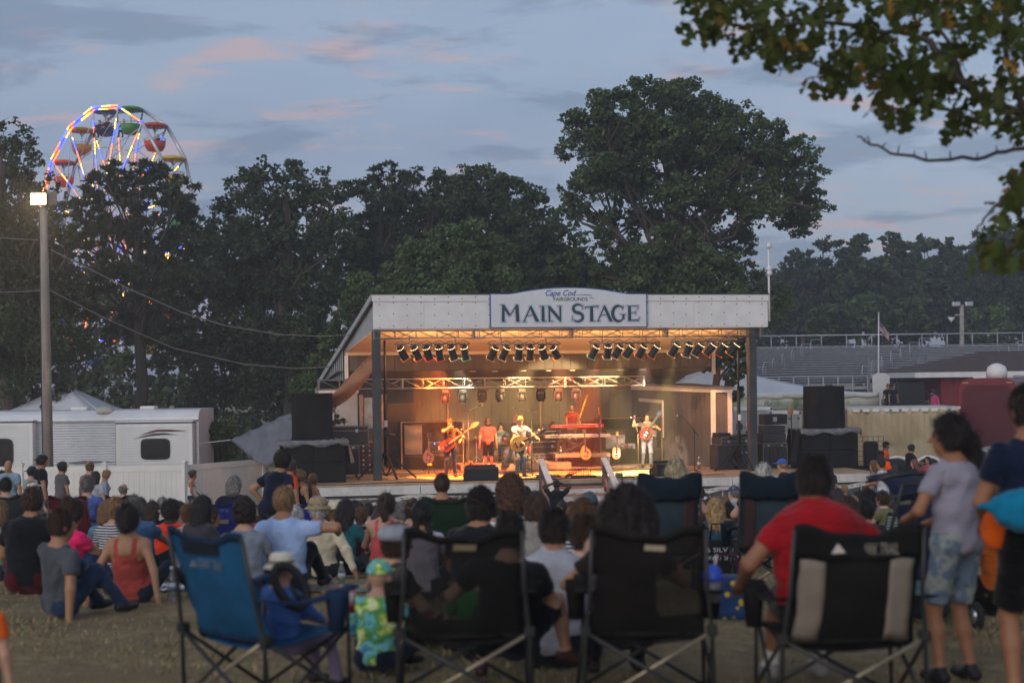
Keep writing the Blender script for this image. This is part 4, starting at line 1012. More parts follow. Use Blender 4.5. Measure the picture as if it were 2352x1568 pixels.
 MB().sheet([[(a+.05, -.08, 4.58), (b-.05, -.08, 4.58)], [(-.62, 4.0, 3.98), (12.1, 4.0, 3.98)]], .03, smooth=False).build('soffit', SOFF, root)
 MB().bbox((-.62, 3.93, 3.86), (12.15, 3.97, 3.98)).build('soffit_trim', SOFF, root)
 # header wall of upright boards
 hw = MB().bbox((-.50, 4.02, 3.36), (12.05, 4.06, 3.90)).build('header_wall', SID, root)
 for i in range(42):
  s = -.50+i*.299; MB().bbox((s+.006, 4.0, 3.37), (s+.293, 4.02, 3.86)).build('board', SID, hw)
 for s in (-.60, 12.06): MB().bbox((s-.06, 3.97, 3.10), (s+.06, 4.05, 3.86)).build('corner_trim', WTRIM, root)
 # lower ceiling behind the header with round vents
 MB().sheet([[(-.9, 4.08, 3.36), (12.05, 4.08, 3.36)], [(-1.2, 7.0, 2.98), (11.6, 7.0, 2.98)]], .03, smooth=False).build('ceiling', SID, root)
 for u in (1085, 1136, 1200, 1258, 1313, 1368, 1425, 1475):
  q = L(u, 851, 4.4); MB().lathe([(.12, 0), (.12, .02), (.09, .03)], (q.x, 4.35, 3.28), 12).build('ceiling_lamp', M_white, root)
 # side wing left: grey boards under the rake, white rake board
 MB().bar((a-.02, -.1, 5.54), (-1.30, 7.2, 3.02), .05, .17, up=(0, 0, 1)).build('rake_board', SIDP, root)
 wl = MB().prism([(-.1, 4.58), (-.1, 5.50), (3.9, 4.10), (7.0, 3.02), (4.05, 3.02), (4.0, 3.96)], .04, (0, 0, 0), ((-.16, 1, 0), (0, 0, 1), (1, .16, 0))).build('left_gable', SIDP, root)
 for i in range(11):
  t = 4.1+i*.28; hh = 5.45-.345*t
  MB().bbox((-.16*t-.075, t, 3.03), (-.16*t-.05, t+.27, max(3.1, hh))).build('board', SIDP, wl)
 wl2 = MB().bbox((-1.42, 5.2, 0), (-1.38, 8.0, 2.75)).build('left_wall', SIDP, root)
 wf = MB().bbox((-1.42, 5.16, 0), (-.15, 5.2, 2.70)).build('left_front_wall', SIDP, root)
 for i in range(5): MB().bbox((-1.40+i*.25, 5.135, .01), (-1.156+i*.25, 5.16, 2.62)).build('board', SIDP, wf)
 MB().bbox((-1.45, 5.12, 2.62), (-.12, 5.18, 2.76)).build('white_beam', WTRIM, root)
 # doorway with window panel, lit
 dr = MB().bbox((-.10, 5.05, 0), (.02, 5.2, 2.55)).build('door_jamb', mat((.30, .20, .13), .7), root)
 MB().bbox((.62, 5.05, 0), (.72, 5.2, 2.55)).build('door_jamb', mat((.30, .20, .13), .7), root)
 MB().bbox((.05, 5.12, 1.45), (.60, 5.16, 2.45)).build('window_pane', mat((.30, .34, .36), .2, .3, 3, 0), root)
 # back wall
 bw = MB().bbox((-.2, 7.06, 0), (10.4, 7.12, 2.98)).build('back_wall', SID, root)
 R = random.Random(2)
 for i in range(34):
  s = -.2+i*.311; MB().bbox((s+.005, 7.04-.006*R.random(), .0), (s+.306, 7.06, 2.95)).build('board', SIDB if 6 < i < 31 else SID, bw)
 for s in (3.2, 6.55): MB().bbox((s-.03, 6.99, 0), (s+.03, 7.03, 2.9)).build('batten', mat((.30, .19, .11), .7), root)
 MB().bbox((-.2, 6.94, 2.70), (10.4, 7.02, 2.92)).build('wall_plate', DKGREY, root)
 # right wing shed: long inner wall, white framed end
 p0, p1 = Vector((11.4, 2.35, 0)), Vector((10.0, 7.0, 0)); d = (p1-p0); n = 18; ln = d.length
 sh = MB().raw([p0, p1, p1+Vector((0, 0, 2.72)), p0+Vector((0, 0, 2.60))], [(0, 1, 2, 3)]).raw([p0+Vector((.05, 0, 0)), p1+Vector((.05, 0, 0)), p1+Vector((.05, 0, 2.72)), p0+Vector((.05, 0, 2.60))], [(0, 1, 2, 3)]).build('right_wall', SID, root)
 for i in range(n):
  q0, q1 = p0+d*((i+.02)/n), p0+d*((i+.98)/n); nn = Vector((-d.y, d.x, 0)).normalized()*.02
  MB().prism([(0, 0), ((q1-q0).length, 0), ((q1-q0).length, 2.55), (0, 2.55)], .02, q0+nn, (d.normalized(), (0, 0, 1), nn.normalized())).build('board', SID, sh)
 en = MB().bbox((11.42, 2.36, 0), (12.05, 2.42, 2.60)).build('right_end_wall', SID, root)
 for i in range(3): MB().bbox((11.50+i*.16, 2.33, .05), (11.655+i*.16, 2.36, 2.45)).build('board', SID, en)
 for s0, s1 in ((11.36, 11.52), (11.95, 12.10)): MB().bbox((s0, 2.29, 0), (s1, 2.345, 2.62)).build('corner_trim', WTRIM, root)
 MB().bbox((11.34, 2.27, 2.49), (12.12, 2.335, 2.64)).build('head_trim', WTRIM, root)
 MB().bar(p0+Vector((-.05, 0, 2.56)), p1+Vector((-.05, 0, 2.66)), .05, .14).build('wall_trim', WTRIM, root)
 MB().sheet([[(11.3, 2.2, 2.66), (12.2, 2.2, 2.66)], [(9.9, 7.0, 2.80), (12.2, 7.0, 2.80)]], .05, smooth=False).build('shed_roof', mat((.22, .21, .20), .9), root)
 MB().bbox((12.04, 2.4, 0), (12.08, 7, 2.62)).build('right_outer_wall', SID, root)
 # door frame on the inner right wall
 q = p0+d*.58; q2 = p0+d*.90; nn = Vector((-d.y, d.x, 0)).normalized()*.05
 if nn.y > 0: nn = -nn
 MB().bar(q+nn+Vector((0, 0, 2.16)), q2+nn+Vector((0, 0, 2.22)), .04, .12).build('door_head', WTRIM, root); MB().bar(q+nn+Vector((0, 0, .9)), q+nn+Vector((0, 0, 2.2)), .10, .04, up=(0, 1, 0)).build('door_jamb', WTRIM, root)
 v0 = p0+d*.16+nn; vm = MB()
 for i in range(6): vm.bar(v0+Vector((0, 0, 1.95+.075*i)), v0+d*.07+Vector((0, 0, 1.95+.075*i)), .03, .03)
 vm.build('vent', DKGREY, root)
 # sign board
 sg = empty('sign_board', W(5.95, -.25, 4.57), PHI, 'arched white sign with blue border and dark teal MAIN STAGE lettering', 'sign')
 w2, hs_ = 2.49, 1.06
 top = [(-w2, hs_), (-1.92, hs_), (-1.70, hs_+.03)]+[(x, hs_+.03+.165*(1-(x/1.70)**2)) for x in np.linspace(-1.5, 1.5, 13)]+[(1.70, hs_+.03), (1.92, hs_), (w2, hs_)]
 out = [(-w2, 0)]+[(w2, 0)]+top[::-1]
 MB().prism(out, .05, (0, 0, 0), ((1, 0, 0), (0, 0, 1), (0, 1, 0))).build('border', mat((.05, .12, .30), .5, .1), sg)
 sc_ = lambda p: (p[0]*.986, .03+p[1]*.945 if p[1] < .5 else p[1]-.03)
 MB().prism([sc_(p) for p in out], .012, (0, -.014, 0), ((1, 0, 0), (0, 0, 1), (0, 1, 0))).build('panel', mat((.66, .67, .70), .5, .04, 2, .04, 10), sg)
 TEAL, BL2, PAN = mat((.022, .058, .085), .5, .08), mat((.08, .17, .36), .5, .08), mat((.66, .67, .70), .5, .04)
 # letters drawn as strokes: points with half widths; big capital M and S, the rest smaller
 def stroke(b, pts, ws, g, y):
  Lp, Rp = [], []
  k = len(pts)
  for i in range(k):
   p = Vector(pts[i]); dd = Vector(pts[min(i+1, k-1)])-Vector(pts[max(i-1, 0)]); dd = dd.normalized(); nn_ = Vector((-dd.y, dd.x))
   ext = dd*(-g if i == 0 else g if i == k-1 else 0); w_ = ws[i]+g; Lp.append(p+ext+nn_*w_); Rp.append(p+ext-nn_*w_)
  V = [(q[0], y, q[1]) for q in Lp]+[(q[0], y, q[1]) for q in Rp]
  b.raw(V, [(i, i+1, k+i+1, k+i) for i in range(k-1)])
 th, tn, sf = .048, .020, .014
 def arc(cx, cy, rx, ry, a0, a1, n=14): return [(cx+rx*math.cos(math.radians(a0+(a1-a0)*i/n)), cy+ry*math.sin(math.radians(a0+(a1-a0)*i/n))) for i in range(n+1)]
 def letter(ch, w, h):
  s = []
  if ch == 'M': s = [([(.10*w, .02), (.12*w, h*.97)], [th, th*.9]), ([(.86*w, h*.97), (.90*w, .02)], [th*1.1, th*1.2]), ([(.10*w, h*.95), (.47*w, h*.36)], [th*1.0, th*.8]), ([(.47*w, h*.36), (.86*w, h*.95)], [tn, tn]), ([(-.04*w, h*.97), (.14*w, h*.97)], [sf, sf]), ([(.02*w, .014), (.26*w, .014)], [sf, sf]), ([(.82*w, .014), (1.02*w, .014)], [sf, sf]), ([(.80*w, h*.97), (.92*w, h*.97)], [sf, sf])]
  if ch == 'A': s = [([(.08*w, .02), (.50*w, h*.99)], [tn, tn*1.2]), ([(.46*w, h*.98), (.88*w, .02)], [th*.9, th*1.15]), ([(.24*w, h*.38), (.66*w, h*.42)], [sf, sf]), ([(-.02*w, .014), (.22*w, .014)], [sf, sf]), ([(.78*w, .014), (1.04*w, .014)], [sf, sf])]
  if ch == 'I': s = [([(.5*w, .01), (.5*w, h*.98)], [th*1.1, th*1.0]), ([(.05*w, h*.97), (.62*w, h*.97)], [sf, sf]), ([(.35*w, .014), (.98*w, .014)], [sf, sf])]
  if ch == 'N': s = [([(.12*w, .01), (.12*w, h*.97)], [tn*1.5, tn*1.5]), ([(.86*w, .0), (.86*w, h*.97)], [tn*1.4, tn*1.7]), ([(.08*w, h*.95), (.86*w, .05)], [th, th]), ([(-.05*w, h*.97), (.18*w, h*.97)], [sf, sf]), ([(.02*w, .014), (.36*w, .014)], [sf, sf]), ([(.68*w, h*.97), (.96*w, h*.97)], [sf, sf])]
  if ch == 'S':
   c_ = arc(.52*w, h*.735, .36*w, h*.235, 28, 270, 12)+arc(.48*w, h*.255, .38*w, h*.245, 90, -152, 12)[1:]
   k = len(c_); s = [(c_, [tn*.8+(th*1.15-tn)*math.sin(math.pi*i/(k-1))**.8 for i in range(k)]), ([(.84*w, h*.70), (.90*w, h*.97)], [sf, sf*.6]), ([(.06*w, .03), (.12*w, h*.32)], [sf*.6, sf])]
  if ch == 'T': s = [([(.5*w, .01), (.5*w, h*.97)], [th*1.15, th*1.0]), ([(.0, h*.90), (1.02*w, h*.97)], [sf*1.6, sf*1.6]), ([(.0, h*.80), (.04*w, h*.93)], [sf, sf]), ([(.98*w, h*.84), (1.02*w, h*1.0)], [sf, sf]), ([(.36*w, .014), (.80*w, .014)], [sf, sf])]
  if ch == 'G':
   c_ = arc(.50*w, h*.50, .42*w, h*.48, 48, 318, 18); k = len(c_)
   s = [(c_, [tn+(th*1.15-tn)*math.sin(math.pi*i/(k-1)) for i in range(k)]), ([(.84*w, h*.14), (.84*w, h*.44)], [th*.8, th*.8]), ([(.62*w, h*.44), (1.0*w, h*.44)], [sf, sf]), ([(.78*w, h*.74), (.86*w, h*.98)], [sf, sf])]
  if ch == 'E': s = [([(.24*w, .01), (.24*w, h*.97)], [th*1.1, th*1.0]), ([(.02*w, h*.97), (.88*w, h*.97)], [sf, sf*1.2]), ([(.88*w, h*.76), (.92*w, h*1.0)], [sf, sf]), ([(.24*w, h*.54), (.74*w, h*.56)], [sf, sf]), ([(.72*w, h*.44), (.72*w, h*.66)], [sf*.8, sf*.8]), ([(.10*w, .022), (.95*w, .030)], [sf*1.4, sf*1.8]), ([(.92*w, .02), (1.02*w, h*.26)], [sf, sf*.7])]
  return s
 px2 = 4.98/1975.0                                   # sign pixels in the close-up -> metres
 def X(px): return (px-1170)*px2
 for ch, x0, x1, yb, yt in (('M', 320, 545, 525, 312), ('A', 585, 790, 525, 330), ('I', 790, 885, 525, 330), ('N', 895, 1080, 525, 330), ('S', 1190, 1360, 525, 308), ('T', 1365, 1530, 525, 330), ('A', 1512, 1715, 525, 328), ('G', 1700, 1880, 525, 328), ('E', 1890, 2055, 522, 330)):
  w_, h_ = (x1-x0)*px2, (yb-yt)*px2; z0 = (600-yb)*px2; st = letter(ch, w_, h_)
  root_l = None
  for g, y, m_ in ((.028, -.019, BL2), (.020, -.024, PAN), (0.0, -.029, TEAL)):
   b_ = MB()
   for j, (pts, ws) in enumerate(st): stroke(b_, [(X(x0)+p[0], z0+p[1]) for p in pts], ws, g, y-.0006*j)
   oo = b_.build('letter' if root_l is None else 'letter_face', m_, root_l or sg)
   if root_l is None: root_l = oo
 RX = Matrix.Rotation(math.pi/2, 4, 'X')
 put_text(text_mesh('Cape Cod', .25, .98, .38, .002, .004), mat((.06, .14, .36), .5), sg, Matrix.Translation((X(1050), -.020, (600-178)*px2)) @ RX)
 put_text(text_mesh('FAIRGROUNDS', .16, 1.08, 0, .002, .001), mat((.02, .025, .05), .5), sg, Matrix.Translation((X(1186), -.020, (600-252)*px2)) @ RX)
 sw = MB(); stroke(sw, [(X(1240), (600-200)*px2), (X(1330), (600-196)*px2), (X(1420), (600-198)*px2), (X(1450), (600-208)*px2), (X(1440), (600-218)*px2)], [.004, .010, .012, .010, .004], 0, -.0215); stroke(sw, [(X(1420), (600-232)*px2), (X(1455), (600-232)*px2), (X(1490), (600-248)*px2)], [.006, .011, .003], 0, -.022)
 sw.build('swoosh', mat((.06, .14, .36), .5), sg)
 for s in (-1.9, 1.9): MB().bbox((s-.04, .055, .2), (s+.04, .095, .9)).build('bracket', M_steel, sg)
 # antenna mast at the right end
 an = sthing('antenna_mast', b+.06, -.12, 'thin white pole with three round dishes above the right roof corner', 'antenna', h=5.0)
 MB().tube([(0, 0, -.25), (0, 0, 2.15)], .035, 6).build('pole', M_white, an)
 for z in (2.15, 1.42, 1.28): MB().lathe([(.02, -.05), (.09, -.03), (.09, .03), (.02, .05)], (.0, -.06, z), 12, R=Matrix.Rotation(math.pi/2, 3, 'X')).build('dish', M_white, an)
 MB().tube([(0, .0, .4), (-.03, .12, .4)], .02, 5).build('clamp', M_steel, an)
build_stage()
# ---------------------------------------------------------------- trusses and lamps
def truss(label, s0, s1, t, h0, h1, seg=.62, depth=.30):
 r = sthing('lighting_truss', s0, t, label, 'truss', 'aluminium lighting trusses', h=h0); Lx = s1-s0; H = h1-h0
 for y in (0, depth):
  for z in (0, H): MB().tube([(0, y, z), (Lx, y, z)], .025, 6).build('chord', ALU, r)
 n = int(Lx/seg)
 for y in (0, depth):
  for i in range(n):
   x0, x1 = Lx*i/n, Lx*(i+1)/n; b = MB()
   b.tube([(x0, y, 0), (x0, y, H)], .014, 4); b.tube([(x0+.04, y, 0 if i % 2 else H), (x1-.02, y, H if i % 2 else 0)], .012, 4)
   if i % 2: b.tube([(x0+.04, y+.01, H), (x1-.02, y+.01, 0)], .012, 4)
   b.build('lattice', ALU, r)
 for x in np.linspace(0, Lx, 5):
  MB().bbox((x-.03, -.03, -.03), (x+.03, depth+.03, H+.03)).build('joint_plate', ALU, r)
 # slack cables
 for i in range(int(Lx/1.4)):
  x = .5+i*1.4; MB().tube([(x, -.02, H), (x+.2, -.03, H*.55), (x+.45, -.03, H*.45), (x+.7, -.02, H*.9)], .013, 4).build('cable', M_rubber, r)
 return r
truss('aluminium truss right under the white front band', -.08, 12.2, -.12, 4.28, 4.52)
truss('aluminium truss hung deeper inside the stage below the header', -1.66, 8.82, 1.5, 2.76, 3.05)
LAMP_POS = []
def par_lamp(root, s, tx, ty, col, on):
 """tx, ty: tilt sideways and towards the back; one can with yoke, lens and vent holes"""
 bar_z = 0.0
 R = Matrix.Rotation(tx, 3, 'Y') @ Matrix.Rotation(ty, 3, 'X')
 y = MB(); y.tube([(s-.14, 0, -.20), (s-.14, 0, -.03), (s+.14, 0, -.03), (s+.14, 0, -.20)], .011, 4); y.tube([(s, 0, -.03), (s, 0, .04)], .016, 5)
 c0 = Vector((s, 0, -.21))
 can = MB(); can.lathe([(.0, .17), (.06, .165), (.105, .13), (.115, .08), (.118, -.22), (.130, -.23), (.130, -.26), (.112, -.26), (.10, -.20)], c0, 16, 0, R); co = can.build('par_can', M_black, root)
 yo = y.build('yoke', M_black, co)
 ho = MB()
 for k in range(7):
  a = -1.4+k*.47; q = Vector((math.sin(a)*.111, -math.cos(a)*.111, .115)); ho.lathe([(.015, 0), (.015, .006)], c0+R @ q, 6, 0, R @ Matrix.Rotation(a, 3, 'Z') @ Matrix.Rotation(math.pi/2, 3, 'X'))
 ho.build('vent_glow', emit('#ffd9a0', 2.5 if on else .6), co, fixn=False)
 le = MB(); le.lathe([(.112, -.235), (.112, -.225), (.0, -.215)], c0, 16, 0, R); le.build('lens', emit(col, 5.0 if on else .5), co, fixn=False)
 fr = MB(); fr.box(c0+R @ Vector((0, 0, -.275)), (.27, .27, .012), R);
 fr2 = MB()
 for a_, b_ in (((-.13, -.13), (.13, -.13)), ((-.13, .13), (.13, .13)), ((-.13, -.13), (-.13, .13)), ((.13, -.13), (.13, .13))): fr2.bar(c0+R @ Vector((a_[0], a_[1], -.272)), c0+R @ Vector((b_[0], b_[1], -.272)), .014)
 fr2.build('gel_frame', mat(col, .5, .05) if on else M_black, co)
 return c0, R
def build_lamps():
 AM, RD, WM, YE, TE, OR = '#ffa030', '#ff2a18', '#ffe8c0', '#ffcf60', '#50e0c0', '#ff6a1a'
 bars = [((907, 1080), 791, [922.7, 953.8, 980.9, 1008.3, 1037.9, 1066.8], [-.55, -.5, -.35, -.2, -.35, -.25], [AM, OR, RD, RD, WM, TE], 'above the bass player at the left'),
   ((1119, 1288), 791, [1134, 1161, 1192, 1218, 1246, 1273], [.4, .4, .05, 0, -.4, -.6], [AM, WM, WM, AM, WM, AM], 'left of the centre above the singer'),
   ((1352, 1517), 788, [1366, 1396, 1421, 1447, 1475, 1505], [.4, 0, .5, .55, .45, .5], [TE, WM, WM, YE, OR, OR], 'right of the centre above the keyboards'),
   ((1542, 1707), 784, [1551, 1581, 1606, 1634, 1660, 1687], [.5, .25, .55, .6, .55, .6], [YE, WM, WM, OR, RD, AM], 'at the right end with red and amber lenses')]
 tgt = {}
 for (ua, ub), v, us, txs, cols, wd in bars:
  a, b = L(ua, v, -.25), L(ub, v, -.25)
  r = sthing('lamp_bar', 0, -.25, 'lighting bar of six black par cans '+wd, 'stage lights', 'bars of stage lamps under the front truss', h=a.z)
  MB().tube([(a.x, 0, 0), (b.x, 0, 0)], .025, 6).build('bar', ALU, r)
  for x in (a.x+.45, b.x-.45): MB().tube([(x, 0, 0), (x, .14, .22)], .02, 5).build('hanger', ALU, r)
  for u, tx, col in zip(us, txs, cols):
   s = L(u, v, -.25).x; ty = .45 if ua < 1500 else .35
   c0, R = par_lamp(r, s, tx, ty, col, True); LAMP_POS.append((s, a.z, R, col))
  MB().tube([(a.x, .03, .02)]+[(a.x+(b.x-a.x)*k/12, .03, .02+.10*(k % 2)) for k in range(1, 12)]+[(b.x, .03, .02)], .012, 4).build('cable', M_rubber, r)
 # moving heads under the rear truss
 for i, (u, v) in enumerate([(1022, 896), (1062, 896), (1107, 896), (1149, 896), (1198, 896), (1242, 895), (1282, 894), (1322, 893)]):
  q = L(u, v, 1.65); nth = ['first', 'second', 'third', 'fourth', 'fifth', 'sixth', 'seventh', 'eighth'][i]
  r = sthing('moving_head_lamp', q.x, 1.65, nth+' from the left of the dark moving head lamps under the rear truss', 'stage lights', 'moving head lamps under the rear truss', h=2.72)
  MB().bev((0, 0, -.08), (.24, .20, .12), .02).build('lamp_base', M_black, r)
  for x in (-.13, .13): MB().bev((x, 0, -.24), (.035, .12, .26), .01).build('arm', M_black, r)
  MB().lathe([(.03, .14), (.10, .10), (.115, -.02), (.105, -.13), (.09, -.14), (.0, -.12)], (0, 0, -.30), 14).build('head', M_black, r)
  MB().lathe([(.088, -.146), (.0, -.150)], (0, 0, -.30), 12).build('lens', emit('#ffd9a8', .8), r, fixn=False)
  MB().tube([(.05, .02, -.02), (.2, .05, -.05), (.25, .1, .05)], .012, 4).build('cable', M_rubber, r)
build_lamps()
def spot(name, frm, to, energy, col, size, blend=.35, r=.06):
 d = bpy.data.lights.new(name, 'SPOT'); d.energy = energy; d.color = lin(col) if isinstance(col, str) else col; d.spot_size = math.radians(size); d.spot_blend = blend; d.shadow_soft_size = r
 o = bpy.data.objects.new(name, d); link(o); o.location = frm; o.rotation_euler = (Vector(to)-Vector(frm)).to_track_quat('-Z', 'Y').to_euler(); return o
def build_spots():
 Z = 3.68
 for (s, tgt, e, col, size) in [(7.9, (4.44, .35, 1.2), 1500, (1, .66, .34), 15), (5.0, (2.33, .7, 1.2), 1200, (1, .48, .14), 15), (6.2, (9.41, 3.2, 1.1), 1000, (1, .68, .45), 15), (1.3, (3.0, 4.6, .9), 3200, (1, .28, .03), 12), (1.75, (3.7, 5.0, .9), 4200, (1, .07, .025), 12), (2.4, (4.3, 5.0, .9), 1000, (1, .80, .55), 13), (1.15, (2.2, 1.2, 0), 3200, (1, .20, .02), 36), (1.6, (3.4, 3.0, 0), 1700, (1, .07, .02), 28), (2.35, (4.0, 5.0, .6), 600, (1, .75, .45), 24), (3.7, (2.6, .4, .3), 2200, (1, .28, .04), 30),
           (4.4, (4.6, .5, .0), 3000, (1, .52, .13), 30), (4.9, (4.2, 4.5, .8), 1300, (1, .55, .22), 34), (5.6, (7.2, 4.4, .6), 1500, (1, .30, .12), 32), (6.9, (6.4, 1.2, 0), 4500, (1, .13, .02), 34),
           (7.6, (7.7, .2, 0), 3400, (1, .66, .16), 32), (8.4, (9.3, 3.2, .9), 900, (1, .66, .45), 30), (9.4, (8.8, .8, 0), 2800, (1, .70, .22), 30), (8.0, (5.4, 6.6, 1.2), 1300, (1, .62, .26), 42), (2.0, (2.0, 4.6, .9), 700, (1, .30, .06), 44), (11.1, (11.6, 3.0, 1.0), 220, (1, .35, .12), 34), (10.5, (9.6, 5.2, 1.4), 330, (1, .55, .3), 40)]:
  spot('stage_spot', W(s, -.02, Z), W(*tgt), e*2.2, col, size)
 # added warm fill points behind the cans, no lamp of their own, brightening the soffit
 for s in (.9, 1.6, 2.3, 3.5, 4.3, 5.1, 6.4, 7.2, 8.0, 9.3, 10.1, 10.9):
  d = bpy.data.lights.new('soffit_fill', 'POINT'); d.energy = 34; d.color = (1, .44, .14); d.shadow_soft_size = .3
  o = bpy.data.objects.new('soffit_fill', d); link(o); o.location = W(s, .12, 3.80)
build_spots()
# ---------------------------------------------------------------- gear standing on the stage
AMPM = mat((.02, .019, .018), .8, .2, 6, .3, 40); GRILL = mat((.22, .21, .19), .8, .15, 30, .3, 120); CASEM = mat((.03, .03, .032), .55, .2, 3, .1, 10)
WOODN = mat((.62, .33, .10), .35, .12, 4, .05, 20, coat=.4, kind='grain', col2=(.48, .23, .06), pscale=4); WOODP = mat((.62, .43, .22), .35, .1, 4, .05, 20, coat=.4); PURP = mat((.16, .09, .13), .4, .1, 4, .05, 20, coat=.4); SUNB = mat((.30, .05, .02), .3, .2, 4, .03, 20, coat=.6); CHERRY = mat((.22, .03, .018), .3, .15, 4, .03, 20, coat=.6)
NECK = mat((.16, .09, .05), .5, .15, 6, .1, 20); MAPLE = mat((.60, .38, .16), .4, .1, 6, .05, 20); GOLD = mat((.7, .5, .2), .3, .1, 6, 0, 10, metal=1.0); PLYW = mat((.45, .32, .20), .7, .15, 2, .2, 12, kind='grain', col2=(.34, .23, .14), pscale=1.5)
def casebox(root, c, d, lid=None, name='case', m=None):
 """flight case: panels, aluminium edges, latches"""
 b = MB().bev(c, d, .01).build(name, m or CASEM, root); c = Vector(c); e = MB(); x, y, z = d[0]/2, d[1]/2, d[2]/2; w = .022
 for sx in (-1, 1):
  for sy in (-1, 1): e.bar(c+Vector((sx*x, sy*y, -z)), c+Vector((sx*x, sy*y, z)), w)
  for sz in (-1, 1): e.bar(c+Vector((sx*x, -y, sz*z)), c+Vector((sx*x, y, sz*z)), w)
 for sy in (-1, 1):
  for sz in (-1, 1): e.bar(c+Vector((-x, sy*y, sz*z)), c+Vector((x, sy*y, sz*z)), w)
 if lid is not None: e.bar(c+Vector((-x, -y-.004, lid)), c+Vector((x, -y-.004, lid)), w*1.3)
 e.build('edging', ALU, b)
 for sx in (-.55, .55):
  l = MB(); l.bev(c+Vector((sx*x, -y-.012, (lid if lid is not None else 0))), (.09, .015, .10), .005); l.build('latch', M_steel, b)
 return b
def guitar(root, M, body_m, kind, neck_m=None, top_m=None):
 """M places the instrument: local z along the neck, y towards the back of the body, origin at the body's middle"""
 neck_m = neck_m or NECK; n = 26; V = []
 if kind in ('acoustic', 'cutaway', 'jumbo'):
  wd = dict(acoustic=.20, cutaway=.20, jumbo=.215)[kind]; dp = .10
  def prof(q):
   a = math.radians(360*q/n); z = -.25*math.cos(a); x = math.sin(a)
   return (x*wd*(1.0-.22*smooth01((z+.02)/.22) - .10*math.exp(-((z-.03)/.07)**2)), z)
 else:
  dp = .045; wd = .165
  def prof(q):
   a = math.radians(360*q/n); z = -.20*math.cos(a); x = math.sin(a)
   k = 1.0-.14*math.exp(-((z-.02)/.07)**2)
   if z > .08: k *= .92 if kind == 'sg' else 1.0
   return (x*wd*k, z+(.06*max(0, (abs(x)-.3)) if z > .10 else 0))
 pts = [prof(i) for i in range(n)]
 if kind == 'cutaway': pts = [(x*(.45 if (z > .12 and x > 0) else 1), z) for x, z in pts]
 b = MB().prism(pts, dp, (0, -dp/2, 0), ((1, 0, 0), (0, 0, 1), (0, 1, 0))); me = b.build('body', body_m, root); me.matrix_basis = M
 zt = max(p[1] for p in pts)
 def sub(name, mb, m): o = mb.build(name, m, me); return o
 if top_m: sub('top', MB().prism([(x*.97, z*.97) for x, z in pts], .004, (0, -dp/2-.005, 0), ((1, 0, 0), (0, 0, 1), (0, 1, 0))), top_m)
 ln = .40 if kind != 'bass' else .60
 sub('neck', MB().box((0, -dp/2+.004, zt+ln/2-.06), (.048, .024, ln+.10)), neck_m)
 sub('fretboard', MB().box((0, -dp/2-.011, zt+ln/2-.10), (.050, .006, ln+.20)), neck_m if kind == 'bass' else M_black)
 hd = sub('headstock', MB().prism([(-.028, 0), (.028, 0), (.045, .10), (.03, .17), (-.03, .17), (-.045, .10)] if kind != 'bass' else [(-.03, 0), (.03, 0), (.05, .05), (.045, .20), (.0, .23), (-.035, .18)], .016, (0, -dp/2-.006, zt+ln-.02), ((1, 0, 0), (0, 0, 1), (0, 1, 0))), neck_m if kind in ('bass', 'tele') else (M_black if kind != 'sg' else mat((.03, .06, .16), .3)))
 pg = MB()
 for i in range(3):
  for s in (-1, 1): pg.lathe([(.008, -.012), (.008, .012)], (s*.052, -dp/2, zt+ln+.02+.05*i), 6, R=Matrix.Rotation(math.pi/2, 3, 'Y'))
 pg.build('tuning_pegs', M_steel, me)['kind'] = 'stuff'
 if kind in ('acoustic', 'cutaway', 'jumbo'):
  sub('sound_hole', MB().lathe([(.05, -.001), (.05, .001)], (0, -dp/2-.007, .06), 16, R=Matrix.Rotation(math.pi/2, 3, 'X')), M_black)
  sub('bridge', MB().box((0, -dp/2-.010, -.12), (.15 if kind != 'jumbo' else .17, .012, .028)), M_black)
  sub('pickguard', MB().prism([(.03, -.02), (.10, -.06), (.11, .03), (.055, .05)], .002, (0, -dp/2-.009, 0), ((1, 0, 0), (0, 0, 1), (0, 1, 0))), mat((.12, .02, .015), .3))
 else:
  sub('pickguard', MB().prism([(-.07, -.06), (.10, -.12), (.12, .02), (.05, .10), (-.05, .08)], .003, (0, -dp/2-.005, 0), ((1, 0, 0), (0, 0, 1), (0, 1, 0))), mat((.18, .03, .02), .3) if kind == 'bass' else (M_black if kind == 'sg' else M_white))
  for z in (-.06, .03): sub('pickup', MB().bev((0, -dp/2-.013, z), (.085, .014, .04), .004), M_white if kind == 'sg' else M_black)
  sub('bridge', MB().box((0, -dp/2-.010, -.13), (.09, .012, .03)), M_steel)
 st = MB()
 for i in range(4): st.box(((i-1.5)*.011, -dp/2-.019, (zt+ln-.12)/2-.05), (.0018, .0018, zt+ln+.12))
 st.build('strings', M_steel, me)
 return me
